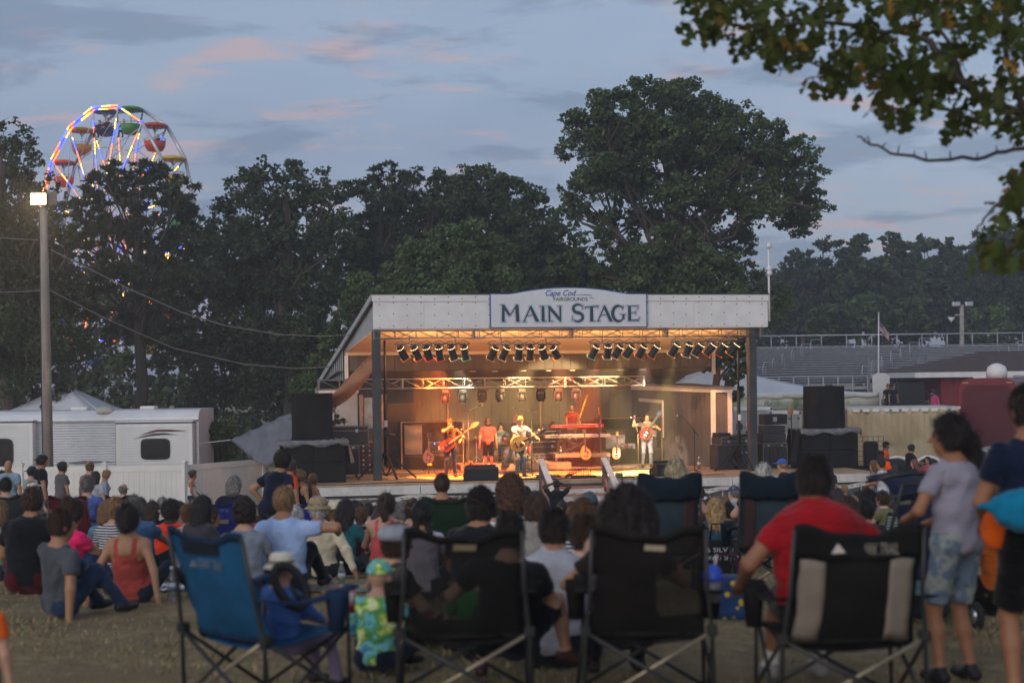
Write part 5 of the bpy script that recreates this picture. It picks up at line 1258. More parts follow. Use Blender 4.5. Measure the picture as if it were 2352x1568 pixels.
def mic_stand(s, t, label, h=1.5, boom=None, base='tripod', col=M_black, mic_dir=(0, .12, .04)):
 r = sthing('microphone_stand', s, t, label, 'microphone')
 MB().tube([(0, 0, .04), (0, 0, h)], .012, 6).build('tube', col, r)
 b = MB()
 if base == 'tripod':
  for a in (.6, 2.7, 4.8): b.tube([(0, 0, .10), (math.cos(a)*.30, math.sin(a)*.30, .012)], .012, 5)
 else: b.lathe([(.13, 0), (.13, .02), (.02, .035)], (0, 0, 0), 16)
 b.build('base', M_black, r)
 e = Vector((0, 0, h))
 if boom:
  e = Vector(boom); d = (e-Vector((0, 0, h))).normalized(); MB().tube([Vector((0, 0, h))-d*.22, e], .009, 5).build('boom', col, r); MB().lathe([(.025, -.03), (.025, .03)], (0, 0, h), 8).build('clutch', M_black, r)
 md = Vector(mic_dir).normalized(); mm = MB(); mm.tube([e, e+md*.13], [.012, .017], 8); mo = mm.build('microphone', M_black, r)
 MB().lathe([(.0, -.03), (.022, -.02), (.027, 0), (.02, .022), (.0, .028)], e+md*.15, 10).build('grille', M_steel, mo)
 return r
def bottle(p, label, h=.22, col=(.55, .62, .66), cap=(.8, .8, .8), rz=0, group=None):
 r = empty('water_bottle', p, rz, label, 'bottle', group)
 mt = mat(col, .1, .05, 6, 0, 10, trans=.85); w = h*.145
 MB().lathe([(w*.9, 0), (w, .02*h), (w, .20*h), (w*.93, .24*h), (w, .30*h), (w, .58*h), (w*.9, .70*h), (w*.4, .88*h), (w*.38, .93*h)], (0, 0, 0), 14).build('bottle_body', mt, r)
 MB().lathe([(w*1.015, .34*h), (w*1.015, .56*h)], (0, 0, 0), 14).build('label_band', mat((.55, .62, .62), .5), r); MB().lathe([(w*.45, .925*h), (w*.45, h), (w*.3, h*1.01)], (0, 0, 0), 10).build('cap', mat(cap, .5), r); return r
def cup(p, label, h=.12, col=(.55, .02, .02)):
 r = empty('plastic_cup', p, 0, label, 'cup'); MB().lathe([(.03, 0), (.046, h), (.043, h), (.028, .006)], (0, 0, 0), 14).build('cup_wall', mat(col, .4), r); MB().lathe([(.048, h-.004), (.048, h+.004)], (0, 0, 0), 14).build('rim', M_white, r); return r
def build_gear():
 # bass rig inside an open flight case, left
 r = sthing('speaker_case', 2.35, 4.9, 'tall open black flight case holding the bass cabinet at stage left', 'flight case')
 w, h, dp = 2.15, 1.62, .75
 for a, b_ in (((-w/2, 0, 0), (-w/2+.05, dp, h)), ((w/2-.05, 0, 0), (w/2, dp, h)), ((-w/2+.05, 0, h-.05), (w/2-.05, dp, h)), ((-w/2+.05, dp-.05, 0), (w/2-.05, dp, h-.05)), ((-w/2+.05, 0, .42), (w/2-.05, dp-.05, .46))): MB().bbox(a, b_).build('case_panel', AMPM, r)
 MB().bbox((-w/2+.05, -.02, .02), (w/2-.05, .0, .42)).build('skirt', M_blackcloth, r)
 for x in (-w/2+.02, w/2-.02): MB().bbox((x-.025, -.02, 0), (x+.025, -.0, h)).build('edge', mat((.18, .15, .12), .5), r)
 MB().bbox((-w/2, -.02, h-.03), (w/2, .0, h+.01)).build('edge', mat((.18, .15, .12), .5), r)
 c = sthing('bass_cabinet', 1.72, 5.1, 'tall bass cabinet with pale woven grille inside the left case', 'speaker', h=.46)
 MB().bev((0, .2, .54), (.66, .4, 1.08), .02).build('cabinet', AMPM, c); MB().bbox((-.30, -.012, .04), (.30, -.002, 1.04)).build('grille', GRILL, c); MB().bbox((-.33, -.016, 1.02), (.33, -.004, 1.07)).build('piping', GRILL, c)
 c = sthing('amplifier_head', 2.62, 4.95, 'small black bass amplifier in a silver edged case', 'amplifier', h=.46); casebox(c, (0, .2, .22), (.72, .4, .44), None, 'cabinet'); MB().bbox((-.30, -.02, .10), (.30, -.008, .34)).build('face_panel', M_dark, c); MB().bbox((-.08, -.03, .19), (.10, -.022, .33)).build('badge', M_white, c)
 MB().lathe([(.02, 0), (.02, .02)], (-.2, -.03, .40), 8, R=Matrix.Rotation(math.pi/2, 3, 'X')).build('lamp', emit('#6080ff', 6), c, fixn=False)
 for i in range(5): MB().lathe([(.018, 0), (.016, .025)], (-.25+i*.09, -.02, .14), 8, R=Matrix.Rotation(math.pi/2, 3, 'X')).build('knob', M_steel, c)
 # dark cases against the wall behind, with two notices
 c = sthing('storage_cabinet', 1.1, 6.4, 'dark cabinet with two small pictures on its doors behind the left post', 'cabinet')
 MB().bev((0, .25, 1.12), (1.75, .5, 2.24), .01).build('carcass', M_dark, c)
 for x in (-.44, .44): MB().bbox((x-.42, -.02, .05), (x+.42, -.004, 1.95)).build('door', CASEM, c)
 MB().bbox((-.55, -.03, 1.30), (-.33, -.024, 1.55)).build('notice', mat((.5, .4, .12), .7, kind='patch', col2=(.05, .04, .03), pscale=14), c); MB().bbox((.45, -.03, 1.30), (.68, -.024, 1.58)).build('picture', mat((.45, .43, .40), .7, kind='patch', col2=(.08, .07, .06), pscale=18), c)
 c = sthing('shelf_unit', 2.9, 6.6, 'low shelf with a green cloth on a yellow board near the back wall', 'shelf')
 MB().bbox((-.6, 0, .0), (.6, .4, 1.42)).build('carcass', M_dark, c); MB().bbox((-.62, -.05, 1.42), (.62, .4, 1.47)).build('top_board', mat((.55, .40, .06), .5), c); MB().bev((0, .1, 1.53), (.95, .3, .11), .03).build('cloth', cloth('#2f6a3c'), c)
 # guitar amp case, right
 r = sthing('speaker_case', 9.35, 4.95, 'wide open black flight case holding guitar amplifiers at stage right', 'flight case')
 w, h = 2.25, 1.62
 for a, b_ in (((-w/2, 0, 0), (-w/2+.05, .8, h)), ((w/2-.05, 0, 0), (w/2, .8, h)), ((-w/2+.05, 0, h-.05), (w/2-.05, .8, h)), ((-w/2+.05, .75, 0), (w/2-.05, .8, h-.05)), ((-w/2+.05, 0, .50), (w/2-.05, .75, .54))): MB().bbox(a, b_).build('case_panel', AMPM, r)
 MB().bbox((-w/2+.05, -.02, .02), (w/2-.05, .0, .50)).build('skirt', M_blackcloth, r)
 for x in (-w/2+.02, w/2-.02): MB().bbox((x-.025, -.02, 0), (x+.025, .0, h)).build('edge', mat((.15, .10, .07), .5), r)
 MB().bbox((-w/2, -.02, h-.02), (w/2, .0, h+.01)).build('edge', mat((.15, .10, .07), .5), r)
 c = sthing('guitar_amplifier', 8.80, 5.05, 'grey grilled combo guitar amplifier in the right case', 'amplifier', h=.54)
 MB().bev((0, .15, .33), (.74, .28, .66), .02).build('cabinet', AMPM, c); MB().bbox((-.35, -.006, .02), (.35, .006, .50)).build('grille', mat((.22, .24, .27), .7, .1, 30, .2, 90), c); cp = MB().bbox((-.35, -.006, .53), (.35, .006, .63)).build('control_panel', M_dark, c)
 for i in range(10): MB().lathe([(.014, 0), (.012, .02)], (-.28+i*.06, -.008, .58), 8, R=Matrix.Rotation(math.pi/2, 3, 'X')).build('knob', M_steel, cp)
 c = sthing('guitar_amplifier', 10.0, 5.1, 'small amplifier with pale top panel behind the guitar player', 'amplifier', h=.54); MB().bev((0, .15, .33), (.66, .28, .66), .02).build('cabinet', AMPM, c); MB().bbox((-.30, -.01, .40), (.30, .006, .62)).build('control_panel', mat((.35, .33, .32), .5), c); MB().bbox((-.30, -.01, .04), (.30, .006, .38)).build('grille', M_dark, c)
 c = sthing('toolbox', 9.38, 5.05, 'small pale box with a round badge beside the red cup', 'box', h=.54); MB().bev((0, .1, .09), (.28, .2, .18), .015).build('shell', mat((.35, .35, .38), .5), c); MB().lathe([(.05, 0), (.05, .006)], (0, -.004, .06), 12, R=Matrix.Rotation(math.pi/2, 3, 'X')).build('badge', mat((.1, .2, .4), .4), c)
 cup(W(9.17, 5.0, .54), 'red plastic cup in front of the grey guitar amplifier', .15); bottle(W(9.03, 5.0, .54), 'clear water bottle beside the red cup at the right amplifier', .24)
 # drum riser and kit
 r = sthing('drum_riser', 5.0, 3.55, 'low wooden riser under the drum kit', 'platform')
 for i in range(6): MB().bbox((-1.9, i*.4+.003, .16), (1.85, (i+1)*.4-.003, .20)).build('plank', PLYW, r)
 MB().bbox((-1.9, .0, .0), (1.85, .03, .158)).build('front_board', PLYW, r); MB().bbox((-1.85, .04, .0), (1.8, 2.38, .15)).build('frame', M_dark, r)
 k = sthing('drum_kit', 4.75, 4.5, 'red drum kit with chrome hardware behind the singer', 'drum kit', h=.20)
 RED = mat((.25, .012, .012), .25, .1, 4, .0, 10, coat=.5); SK_ = mat((.62, .58, .50), .5, .05)
 def drum(x, y, z, rad, dep, R=None, nm='tom'):
  R = R or Matrix.Identity(3); d = MB().lathe([(rad, -dep/2), (rad, dep/2)], (x, y, z), 20, 0, R).build(nm, RED, k)
  for e in (-1, 1):
   MB().lathe([(rad*1.03, e*dep/2-.012), (rad*1.03, e*dep/2+.012)], (x, y, z), 20, 0, R).build('hoop', M_steel, d); MB().lathe([(rad*.98, e*dep/2), (0.0, e*(dep/2+.004))], (x, y, z), 20, 0, R).build('drum_head', SK_, d)
  lg = MB()
  for j in range(8): a = j*.785; q = R @ Vector((math.cos(a)*rad*1.02, math.sin(a)*rad*1.02, 0)); lg.box(Vector((x, y, z))+q, (.02, .02, dep*.7), R)
  lg.build('lugs', M_steel, d)['kind'] = 'stuff'; return d
 RB = Matrix.Rotation(math.pi/2, 3, 'X') @ Matrix.Rotation(0, 3, 'Z')
 bd = drum(.15, -.35, .31, .29, .40, RB, 'bass_drum'); MB().tube([(.02, -.5, .1), (-.12, -.62, .0)], .012, 5).build('spur', M_steel, bd); MB().tube([(.28, -.5, .1), (.42, -.62, .0)], .012, 5).build('spur', M_steel, bd)
 MB().bbox((.04, -.565, .25), (.16, -.56, .45)).build('print', mat((.45, .30, .08), .5, kind='patch', col2=(.2, .06, .03), pscale=14), bd)
 for x, z in ((.0, .78), (.30, .78)): drum(x, -.30, z, .145, .20, Matrix.Rotation(.35, 3, 'X'))
 drum(-.42, .15, .55, .17, .14, None, 'snare_drum'); drum(.72, .05, .42, .20, .36, None, 'floor_tom')
 hw = MB()
 for x, y in ((-.75, -.15), (-.95, .05), (.62, -.25), (.95, .1), (-.42, .15)):
  for a in (0.3, 2.4, 4.5): hw.tube([(x, y, .22), (x+math.cos(a)*.22, y+math.sin(a)*.22, .01)], .010, 4)
 hw.build('stand_legs', M_steel, k)
 for x, y, z, rr, ti in ((-.75, -.15, 1.02, .22, .25), (-.95, .05, .86, .17, 0), (.62, -.25, 1.10, .24, -.25), (.95, .1, .95, .25, -.2)):
  s_ = MB().tube([(x, y, .05), (x, y, z+.06)], .013, 6).build('cymbal_stand', M_steel, k); MB().lathe([(rr, -.01), (rr*.4, .008), (.05, .015), (.03, .035), (.0, .04)], (x, y, z), 22, 0, Matrix.Rotation(ti, 3, 'Y')).build('cymbal', GOLD, s_)
 MB().bev((-1.0, .45, .40), (.55, .4, .75), .02).build('hardware_case', M_dark, k)
 MB().lathe([(.17, 0), (.18, .06), (.0, .07)], (-.1, .55, .46), 14).build('stool_seat', M_black, k); MB().tube([(-.1, .55, 0), (-.1, .55, .46)], .02, 6).build('stool_post', M_steel, k)
 # keyboards on a riser
 r = sthing('keyboard_riser', 7.35, 4.0, 'small wooden platform on legs under the keyboards', 'platform')
 for i in range(4): MB().bbox((-.95, i*.4+.003, .42), (.98, (i+1)*.4-.003, .47)).build('plank', PLYW, r)
 MB().bbox((-.95, -.02, .34), (.98, -.002, .47)).build('front_board', PLYW, r)
 for x in (-.9, .93):
  for y in (.03, 1.5): MB().bbox((x-.03, y-.03, 0), (x+.03, y+.03, .42)).build('leg', ALU, r)
 kb = sthing('keyboard_stand', 7.35, 4.4, 'black folding stand carrying two stacked keyboards', 'stand', h=.47)
 for y in (0, .3):
  MB().bar((-.62, y, 0), (.45, y+.02, .50), .05).build('cross_leg', M_black, kb); MB().bar((.50, y+.05, 0), (-.58, y+.07, .50), .05).build('cross_leg', M_black, kb)
  for x in (-.72, .66): MB().bar((x, y, 0), (x, y, .86), .045).build('upright', M_black, kb)
 for nm, z, w, c1, txt, tw, lab in (('keyboard', .86, 1.85, (.32, .02, .025), 'nord', .22, 'red stage keyboard on the upper tier reading nord'), ('keyboard', .52, 2.25, (.62, .58, .54), 'YAMAHA  MOB', .75, 'white stage keyboard on the lower tier with brand lettering')):
  q = sthing('keyboard', 7.28 if z > .7 else 7.30, 4.38, lab, 'keyboard', h=.47+z)
  MB().bev((0, .16, .05), (w, .34, .10), .012).build('case', mat(c1, .4, .08), q)
  ks = MB()
  for i in range(44): ks.bbox((-w/2+.12+i*(w-.24)/44+.002, .19, .098), (-w/2+.12+(i+1)*(w-.24)/44-.002, .325, .112))
  ks.build('keys', M_white, q); bk = MB()
  for i in range(43):
   if i % 7 not in (2, 6): x = -w/2+.12+(i+1)*(w-.24)/44; bk.bbox((x-.009, .19, .113), (x+.009, .28, .122))
  bk.build('black_keys', M_black, q)
  put_text(text_mesh(txt, .09, tw, 0, .001), M_white if z > .7 else M_black, q, Matrix.Translation((-w/2+.16+tw/2, -.013, .05)) @ Matrix.Rotation(math.pi/2, 4, 'X'))
  if z > .7: put_text(text_mesh('extro.3', .07, .22, 0, .001), M_white, q, Matrix.Translation((w/2-.18, -.013, .05)) @ Matrix.Rotation(math.pi/2, 4, 'X'))
  for e in (-1, 1): MB().bbox((e*w/2-.012, 0, .0), (e*w/2+.012, .33, .115)).build('end_cheek', mat((.22, .02, .02), .5) if z > .7 else M_white, q)
 # flight cases behind the singer
 r = sthing('flight_case', 6.15, 5.2, 'long silver edged black case at the bottom of the pile left of the keyboards', 'flight case', 'flight cases left of the keyboards', h=.42); casebox(r, (0, .3, .20), (1.55, .6, .40), .05)
 r2 = sthing('flight_case', 6.3, 5.25, 'shorter silver edged black case on top of the long one', 'flight case', 'flight cases left of the keyboards', h=.845); casebox(r2, (0, .3, .17), (1.2, .55, .34), .05)
 r3 = sthing('flight_case', 6.2, 5.2, 'plain dark case under the pile left of the keyboards', 'flight case', 'flight cases left of the keyboards'); casebox(r3, (0, .3, .20), (1.6, .6, .39), .1)
 cup(W(6.25, 5.35, 1.21), 'red plastic cup on top of the flight cases', .15)
 r = sthing('drum_case', 8.05, 6.2, 'dark draped equipment pile behind the keyboard player', 'equipment'); MB().bev((0, .2, .75), (1.3, .6, 1.5), .06).build('drape', M_blackcloth, r); MB().bbox((-.5, -.12, .92), (.55, -.10, 1.04)).build('print', mat((.45, .44, .42), .6, kind='patch', col2=(.03, .03, .03), pscale=16), r)
 # yellow stand bars
 r = sthing('lifting_pole', 7.60, 4.9, 'slanting yellow pole behind the keyboard player', 'pole'); MB().tube([(-.30, 0, 1.15), (.30, .5, 2.45)], .035, 6).build('tube', mat((.55, .38, .02), .4), r); MB().tube([(-.62, -.3, .1), (-.30, 0, 1.15)], .03, 6).build('lower_tube', M_black, r); MB().tube([(.30, .5, 2.45), (.40, .58, 2.72)], .03, 6).build('tip', M_black, r)
 r = sthing('speaker_stand', 8.0, 4.2, 'dark tripod stand right of the keyboards with an orange tip', 'stand'); MB().tube([(0, 0, .3), (0, 0, 1.75)], .022, 6).build('tube', M_black, r); MB().tube([(0, 0, 1.75), (-.01, 0, 2.02)], .018, 6).build('tip', mat((.6, .25, .03), .5), r)
 for a in (.4, 2.5, 4.6): MB().tube([(0, 0, .5), (math.cos(a)*.35, math.sin(a)*.35, .01)], .015, 5).build('leg', M_black, r)
 # guitars on stands
 def gstand(s, t, lab, M, bm, kind, glab, gname='guitar', **k_):
  r_ = sthing('guitar_stand', s, t, lab, 'stand')
  MB().tube([(0, .10, .10), (0, .14, .75)], .012, 5).build('tube', M_black, r_)
  for a in (-2.4, -.75, 1.57): MB().tube([(0, .10, .18), (math.cos(a)*.26, .10+math.sin(a)*.26, .01)], .012, 5).build('leg', M_black, r_)
  for x in (-.09, .09): MB().tube([(x, .12, .20), (x, -.05, .18), (x, -.07, .22)], .010, 5).build('cradle', M_rubber, r_)
  MB().tube([(-.05, .10, .75), (-.04, .02, .75)], .01, 5).build('yoke', M_rubber, r_)
  g = sthing(gname, s, t, glab, 'guitar'); guitar(g, M, bm, kind, **k_); return g
 gstand(2.10, 4.15, 'guitar stand holding the purple guitar', Matrix.Translation((0, .03, .47)) @ Matrix.Rotation(-.10, 4, 'X') @ Matrix.Rotation(.06, 4, 'Y'), PURP, 'cutaway', 'purple acoustic guitar on a stand at stage left')
 gstand(7.40, 3.75, 'guitar stand holding the natural wood guitar', Matrix.Translation((0, .03, .50)) @ Matrix.Rotation(-.10, 4, 'X') @ Matrix.Rotation(-.03, 4, 'Y'), WOODN, 'cutaway', 'natural wood cutaway acoustic guitar on a stand before the keyboards', top_m=WOODN)
 gstand(8.55, 4.0, 'guitar stand holding the cream electric guitar', Matrix.Translation((0, .03, .44)) @ Matrix.Rotation(-.10, 4, 'X') @ Matrix.Rotation(.08, 4, 'Y'), WOODP, 'tele', 'cream electric guitar with dark strap on a stand behind the stair rail', neck_m=MAPLE)
 # microphones
 mic_stand(2.72, .45, 'straight microphone stand right of the bass player', 1.42, mic_dir=(-.1, -.1, .06)); mic_stand(4.75, -.05, 'microphone stand in front of the singer with the acoustic guitar', 1.15, (.12, -.02, 1.38), mic_dir=(.1, .06, .05))
 mic_stand(3.55, 4.7, 'overhead microphone stand left above the drums', 1.95, (.32, -.1, 2.12), col=M_steel, mic_dir=(1, 0, .15)); mic_stand(5.75, 4.7, 'overhead microphone stand right above the drums', 1.92, (-.5, -.1, 2.02), col=M_steel, mic_dir=(-1, 0, .1))
 mic_stand(8.80, 2.2, 'boom microphone stand in front of the guitar player', 1.2, (-.15, -.1, 1.62), col=mat((.45, .33, .15), .4), mic_dir=(-.2, -.1, .15)); mic_stand(9.98, -.1, 'empty boom microphone stand at the right of the stage', 1.32, (-.42, -.05, 1.78), mic_dir=(-1, 0, .12)); mic_stand(5.15, 2.5, 'boom microphone stand behind the singer', 1.4, (-.1, -.1, 1.6), mic_dir=(-.5, 0, .3))
 for i, (s, t, w_) in enumerate(((1.85, 1.9, 'left behind the bass player'), (2.75, 2.6, 'right behind the bass player'), (3.35, 3.0, 'left of the man in the salmon shirt'))):
  r = sthing('guitar_stand', s, t, 'empty low black guitar stand with yellow grip '+w_, 'stand'); MB().tube([(0, .1, .15), (0, .12, .62)], .012, 5).build('tube', M_black, r); MB().bev((0, .08, .33), (.14, .05, .06), .01).build('grip', mat((.7, .45, .05), .5), r)
  for a in (-2.4, -.75, 1.57): MB().tube([(0, .10, .30), (math.cos(a)*.28, .10+math.sin(a)*.28, .01)], .012, 5).build('leg', M_black, r)
 # wedge monitors, pedal boards, cables
 for s, t, rz, lab in ((2.98, -1.05, 0, 'black wedge monitor in front of the man in the salmon shirt'), (8.75, -1.1, .3, 'black wedge monitor behind the blond woman')):
  r = sthing('stage_monitor', s, t, lab, 'speaker', rz=rz); MB().prism([(-.22, 0), (.22, 0), (.22, .18), (-.10, .40), (-.22, .36)], 1.0, (-.5, 0, 0), ((0, 1, 0), (0, 0, 1), (1, 0, 0))).build('cabinet', AMPM, r); MB().bar((-.46, .06, .31), (.46, .06, .31), .02, .30).build('grille', M_dark, r)
  for e in (-1, 1): MB().bbox((e*.505-.006, -.10, .12), (e*.505+.006, .06, .18)).build('handle', M_rubber, r)
 r = sthing('pedal_board', 5.15, -.55, 'guitar pedals lying in front of the singer', 'pedals'); MB().bev((0, 0, .02), (.75, .3, .03), .008).build('board', M_dark, r)
 for i in range(6): MB().bev((-.31+i*.125, .02*(i % 2), .06), (.09, .13, .05), .008).build('pedal', mat([(.3, .05, .03), (.1, .1, .12), (.35, .3, .05), (.05, .15, .2), (.2, .2, .2), (.4, .15, .05)][i], .4), r)
 r = sthing('stage_box', 6.1, -1.2, 'cable box bristling with looped plugs at the top of the stairs', 'stage box'); MB().bev((0, 0, .04), (.75, .22, .07), .01).build('box', M_dark, r)
 for i in range(8): MB().tube([(-.3+i*.075, 0, .07), (-.3+i*.075, -.02, .22), (-.36+i*.06, -.05, .30), (-.55+i*.03, -.10, .12), (-.62, -.15, .015)], .010, 4).build('cable', M_rubber, r)
 r = sthing('power_box', 7.25, -1.05, 'small pale power box on the stage floor near the right rail', 'box'); MB().bev((0, 0, .06), (.22, .14, .12), .01).build('shell', mat((.3, .29, .27), .5), r)
 for i in range(3): MB().bbox((-.08+i*.06, -.074, .04), (-.04+i*.06, -.07, .08)).build('socket', M_black, r)
 R = random.Random(9)
 for i in range(8):
  s0, s1 = [(-2.8, .6), (.4, 3.6), (2.6, 5.2), (4.2, 7.6), (6.4, 10.5), (3.5, 5.5), (.8, 2.9), (5.6, 8.0)][i]; t0 = -1.45+.06*(i % 3) if i < 5 else [2.2, 1.4, 2.4][i-5]; pts = []
  for k_ in range(14): f = k_/13; pts.append(W(s0+(s1-s0)*f, t0+.10*math.sin(f*9+i)+.05*math.sin(f*23+i*2), .015+.004*(i % 3)))
  o = MB().tube(pts, .011+.004*(i % 2), 5).build('stage_cable', M_rubber); tag(o, 'black cable '+('lying along the stage front edge ' if i < 5 else 'snaking over the stage floor ')+['beside the left tower', 'before the bass player', 'before the singer', 'at the top of the stairs', 'before the right wedge', 'between the drums and singer', 'behind the bass player', 'before the keyboards'][i], 'cable', 'cables on the stage')
 for i, (s, t, h, w_) in enumerate(((5.55, 3.75, .20, 'left one'), (5.67, 3.8, .20, 'middle one'), (5.80, 3.72, .20, 'right one'))): bottle(W(s, t, h), 'clear water bottle on the drum riser edge, '+w_+' of three', .24, cap=(.9, .9, .9) if i else (.5, .1, .1))
 bottle(W(3.45, 3.3, 0), 'clear water bottle on the floor beside the drum riser', .26); bottle(W(6.62, 4.1, .47), 'clear water bottle at the left end of the keyboard riser', .24); bottle(W(10.65, 1.5, 0), 'upright bottle with pinkish drink by the shed wall', .40, (.6, .3, .28))
build_gear()
# ---------------------------------------------------------------- loudspeaker towers, cases, monitor desk
def pa_stack(label, s, t, mirror):
 r = sthing('speaker_tower', s, t, label, 'speaker', 'loudspeaker towers either side of the stage')
 b = MB()
 for x in (-.48, .48):
  for z in (.30, .90): MB().bev((x, .55, z), (.95, 1.05, .59), .02).build('subwoofer', M_blackcloth, r)
 # draped top box
 R = random.Random(4); G = []
 for i in range(25):
  a = 2*math.pi*i/24; q = (math.copysign(abs(math.cos(a))**.35, math.cos(a))*.60, math.copysign(abs(math.sin(a))**.35, math.sin(a))*.45); G.append([(q[0]*(1+.012*math.sin(i*2.7+z*3)+(.10 if z < 1.32 else 0)), .52+q[1]*(1+.012*math.sin(i*1.9+z*4)), z) for z in (1.24, 1.34, 1.6, 2.0, 2.4, 2.62, 2.66)])
 MB().sheet(G, .0).raw([(g[-1][0], g[-1][1], g[-1][2]) for g in G[:-1]], [tuple(range(24))]).build('cloth_cover', M_blackcloth, r)
 # crumpled tarp over the lower boxes
 T = [[(-1.05+2.1*i/20, -.05+1.2*j/8, 1.235+.05*abs(math.sin(i*1.7+j*.9))+.03*math.sin(i*3.1)) for j in range(9)] for i in range(21)]
 for row in T: row.insert(0, (row[0][0], -.08+.02*math.sin(row[0][0]*9), row[0][2]-.16-.05*math.sin(row[0][0]*7)))
 MB().sheet(T, .006).build('tarp', mat((.15, .155, .165), .5, .3, 4, .7, 7), r)
 sx = -1 if mirror else 1
 T = [[(sx*(1.0+.14*math.sin(k*.9)*(.3+.7*j/6)+.22*j/6*(1 if mirror else .5)), .0+.16*k, 1.26-.92*j/6*(1.25 if mirror else .75)+.03*math.sin(k*2+j)) for j in range(7)] for k in range(8)]
 MB().sheet(T, .006).build('tarp_flap', mat((.15, .155, .165), .5, .3, 4, .7, 7) if not mirror else M_blackcloth, r)
 for x in (-.96, .0, .96): MB().lathe([(.05, 0), (.05, .04)], (x*.8, .2, -.0), 10).build('foot', M_rubber, r)
 return r
pa_stack('black cloth covered loudspeaker tower at the left end of the stage', -1.95, -.55, False)
pa_stack('black cloth covered loudspeaker tower at the right end of the stage', 14.75, .35, True)
def build_sides():
 r = sthing('flight_case', -1.0, 1.35, 'long black flight case lying on top behind the left loudspeakers', 'flight case', h=1.02); casebox(r, (.05, .3, .29), (1.6, .6, .58), .16)
 r = sthing('flight_case', -.85, 1.2, 'upright wheeled flight case marked MA-14 with silver frame', 'flight case'); casebox(r, (0, .35, .56), (.78, .65, .88), .38); MB().bbox((-.31, -.012, .2), (.31, .02, .92)).build('front_panel', M_dark, r)
 put_text(text_mesh('MA-14', .10, .25, 0, .001), mat((.5, .5, .48), .6), r, Matrix.Translation((0, -.016, .82)) @ Matrix.Rotation(math.pi/2, 4, 'X'))
 for x in (-.33, .33):
  for y in (.1, .6): MB().lathe([(.05, -.02), (.05, .02)], (x, y, .055), 10, R=Matrix.Rotation(math.pi/2, 3, 'Y')).build('wheel', M_rubber, r)
 r = sthing('equipment_rack', .05, 3.2, 'dark rack with round cable sockets beside the left post', 'rack'); MB().bev((0, .3, .55), (.62, .6, 1.1), .01).build('frame', CASEM, r)
 for i in range(3):
  for j in range(6): MB().lathe([(.035, 0), (.035, .02)], (-.2+i*.2, -.005, .15+j*.15), 8, R=Matrix.Rotation(math.pi/2, 3, 'X')).build('socket', M_steel if (i+j) % 3 else mat((.35, .05, .04), .5), r)
 put_text(text_mesh('SB-S45', .09, .34, 0, .001), mat((.5, .48, .45), .6), r, Matrix.Translation((-.02, -.012, 1.04)) @ Matrix.Rotation(math.pi/2, 4, 'X'))
 r = sthing('flight_case', .20, 5.0, 'tall dark case standing in the lit doorway at the left', 'flight case'); casebox(r, (.1, -.3, .72), (.75, .5, 1.42), 1.1)
 for s, t, lab, lh in ((.30, .45, 'black crank stand with spread legs beside the left post', 4.25), (11.62, .35, 'black crank stand with spread legs beside the right post', 4.25)):
  r = sthing('crank_stand', s, t, lab, 'stand'); MB().tube([(0, 0, .4), (0, 0, 2.6)], .06, 8).build('mast', M_black, r); MB().tube([(0, 0, 2.6), (0, 0, lh)], .038, 8).build('inner_mast', M_dark, r)
  for a in (-.3, 1.9, 3.5, 5.0):
   MB().bar((0, 0, .85), (math.cos(a)*.95, math.sin(a)*.6, .03), .05).build('leg', M_black, r); MB().bar((0, 0, .10), (math.cos(a)*.50, math.sin(a)*.32, .42), .03).build('strut', M_black, r)
  MB().bbox((-.05, -.09, 1.60), (.05, -.06, 1.80)).build('label_plate', M_white, r); MB().bbox((-.07, -.10, 1.30), (.09, .08, 1.5)).build('winch', M_dark, r); MB().tube([(.09, 0, 1.4), (.26, 0, 1.36), (.26, -.1, 1.36)], .015, 5).build('crank', M_steel, r)
 # monitor desk
 r = sthing('mixing_desk', 11.55, .75, 'sound console on a silver edged case at the right of the stage', 'mixing desk', rz=.12)
 casebox(r, (.15, .3, .92), (1.15, .7, .22), .0, 'desk_case'); MB().bev((-.25, .3, 1.11), (.42, .5, .16), .02).build('meter_bridge', M_black, r)
 c_ = MB().bar((-.35, .0, 1.06), (.70, .55, 1.10), .5, .06).build('console', M_dark, r)
 for x in (-.30, .42): MB().bev((x+.05, .3, .40), (.55, .6, .80), .01).build('base_case', CASEM, r)
 for x in (.30, .52): MB().bbox((x-.07, -.02, .52), (x+.07, -.006, .62)).build('handle', M_steel, r)
 MB().tube([(.22, -.05, 1.0), (.24, -.12, .6), (.32, -.14, .3), (.5, -.2, .015)], .018, 5).build('blue_cable', mat((.03, .08, .25), .5), r)
 r = sthing('equipment_rack', 13.0, .75, 'tall rack of amplifiers with cables right of the right post', 'rack'); casebox(r, (0, .3, .42), (.82, .6, .80), .3, 'rack_frame', mat((.03, .035, .03), .6))
 for i in range(5): MB().bbox((-.34, -.02, .12+i*.13), (.34, -.005, .22+i*.13)).build('unit', M_dark, r)
 MB().bev((0, .3, 1.0), (.78, .55, .30), .01).build('amplifier_unit', CASEM, r); MB().bev((0, .3, 1.28), (.72, .55, .24), .01).build('amplifier_unit', M_dark, r); bx = MB().bev((.05, .3, 1.60), (.80, .5, .34), .03).build('top_case', M_black, r); MB().bbox((-.05, .04, 1.52), (.09, .046, 1.68)).build('badge', mat((.4, .4, .4), .6, kind='patch', col2=(.03, .03, .03), pscale=25), bx)
 for i in range(6): MB().tube([(-.35+i*.13, -.03, .7), (-.4+i*.15, -.12, .5), (-.3+i*.1, -.08, .25), (-.2+i*.1, -.15, .02)], .013, 4).build('cable', M_rubber, r)
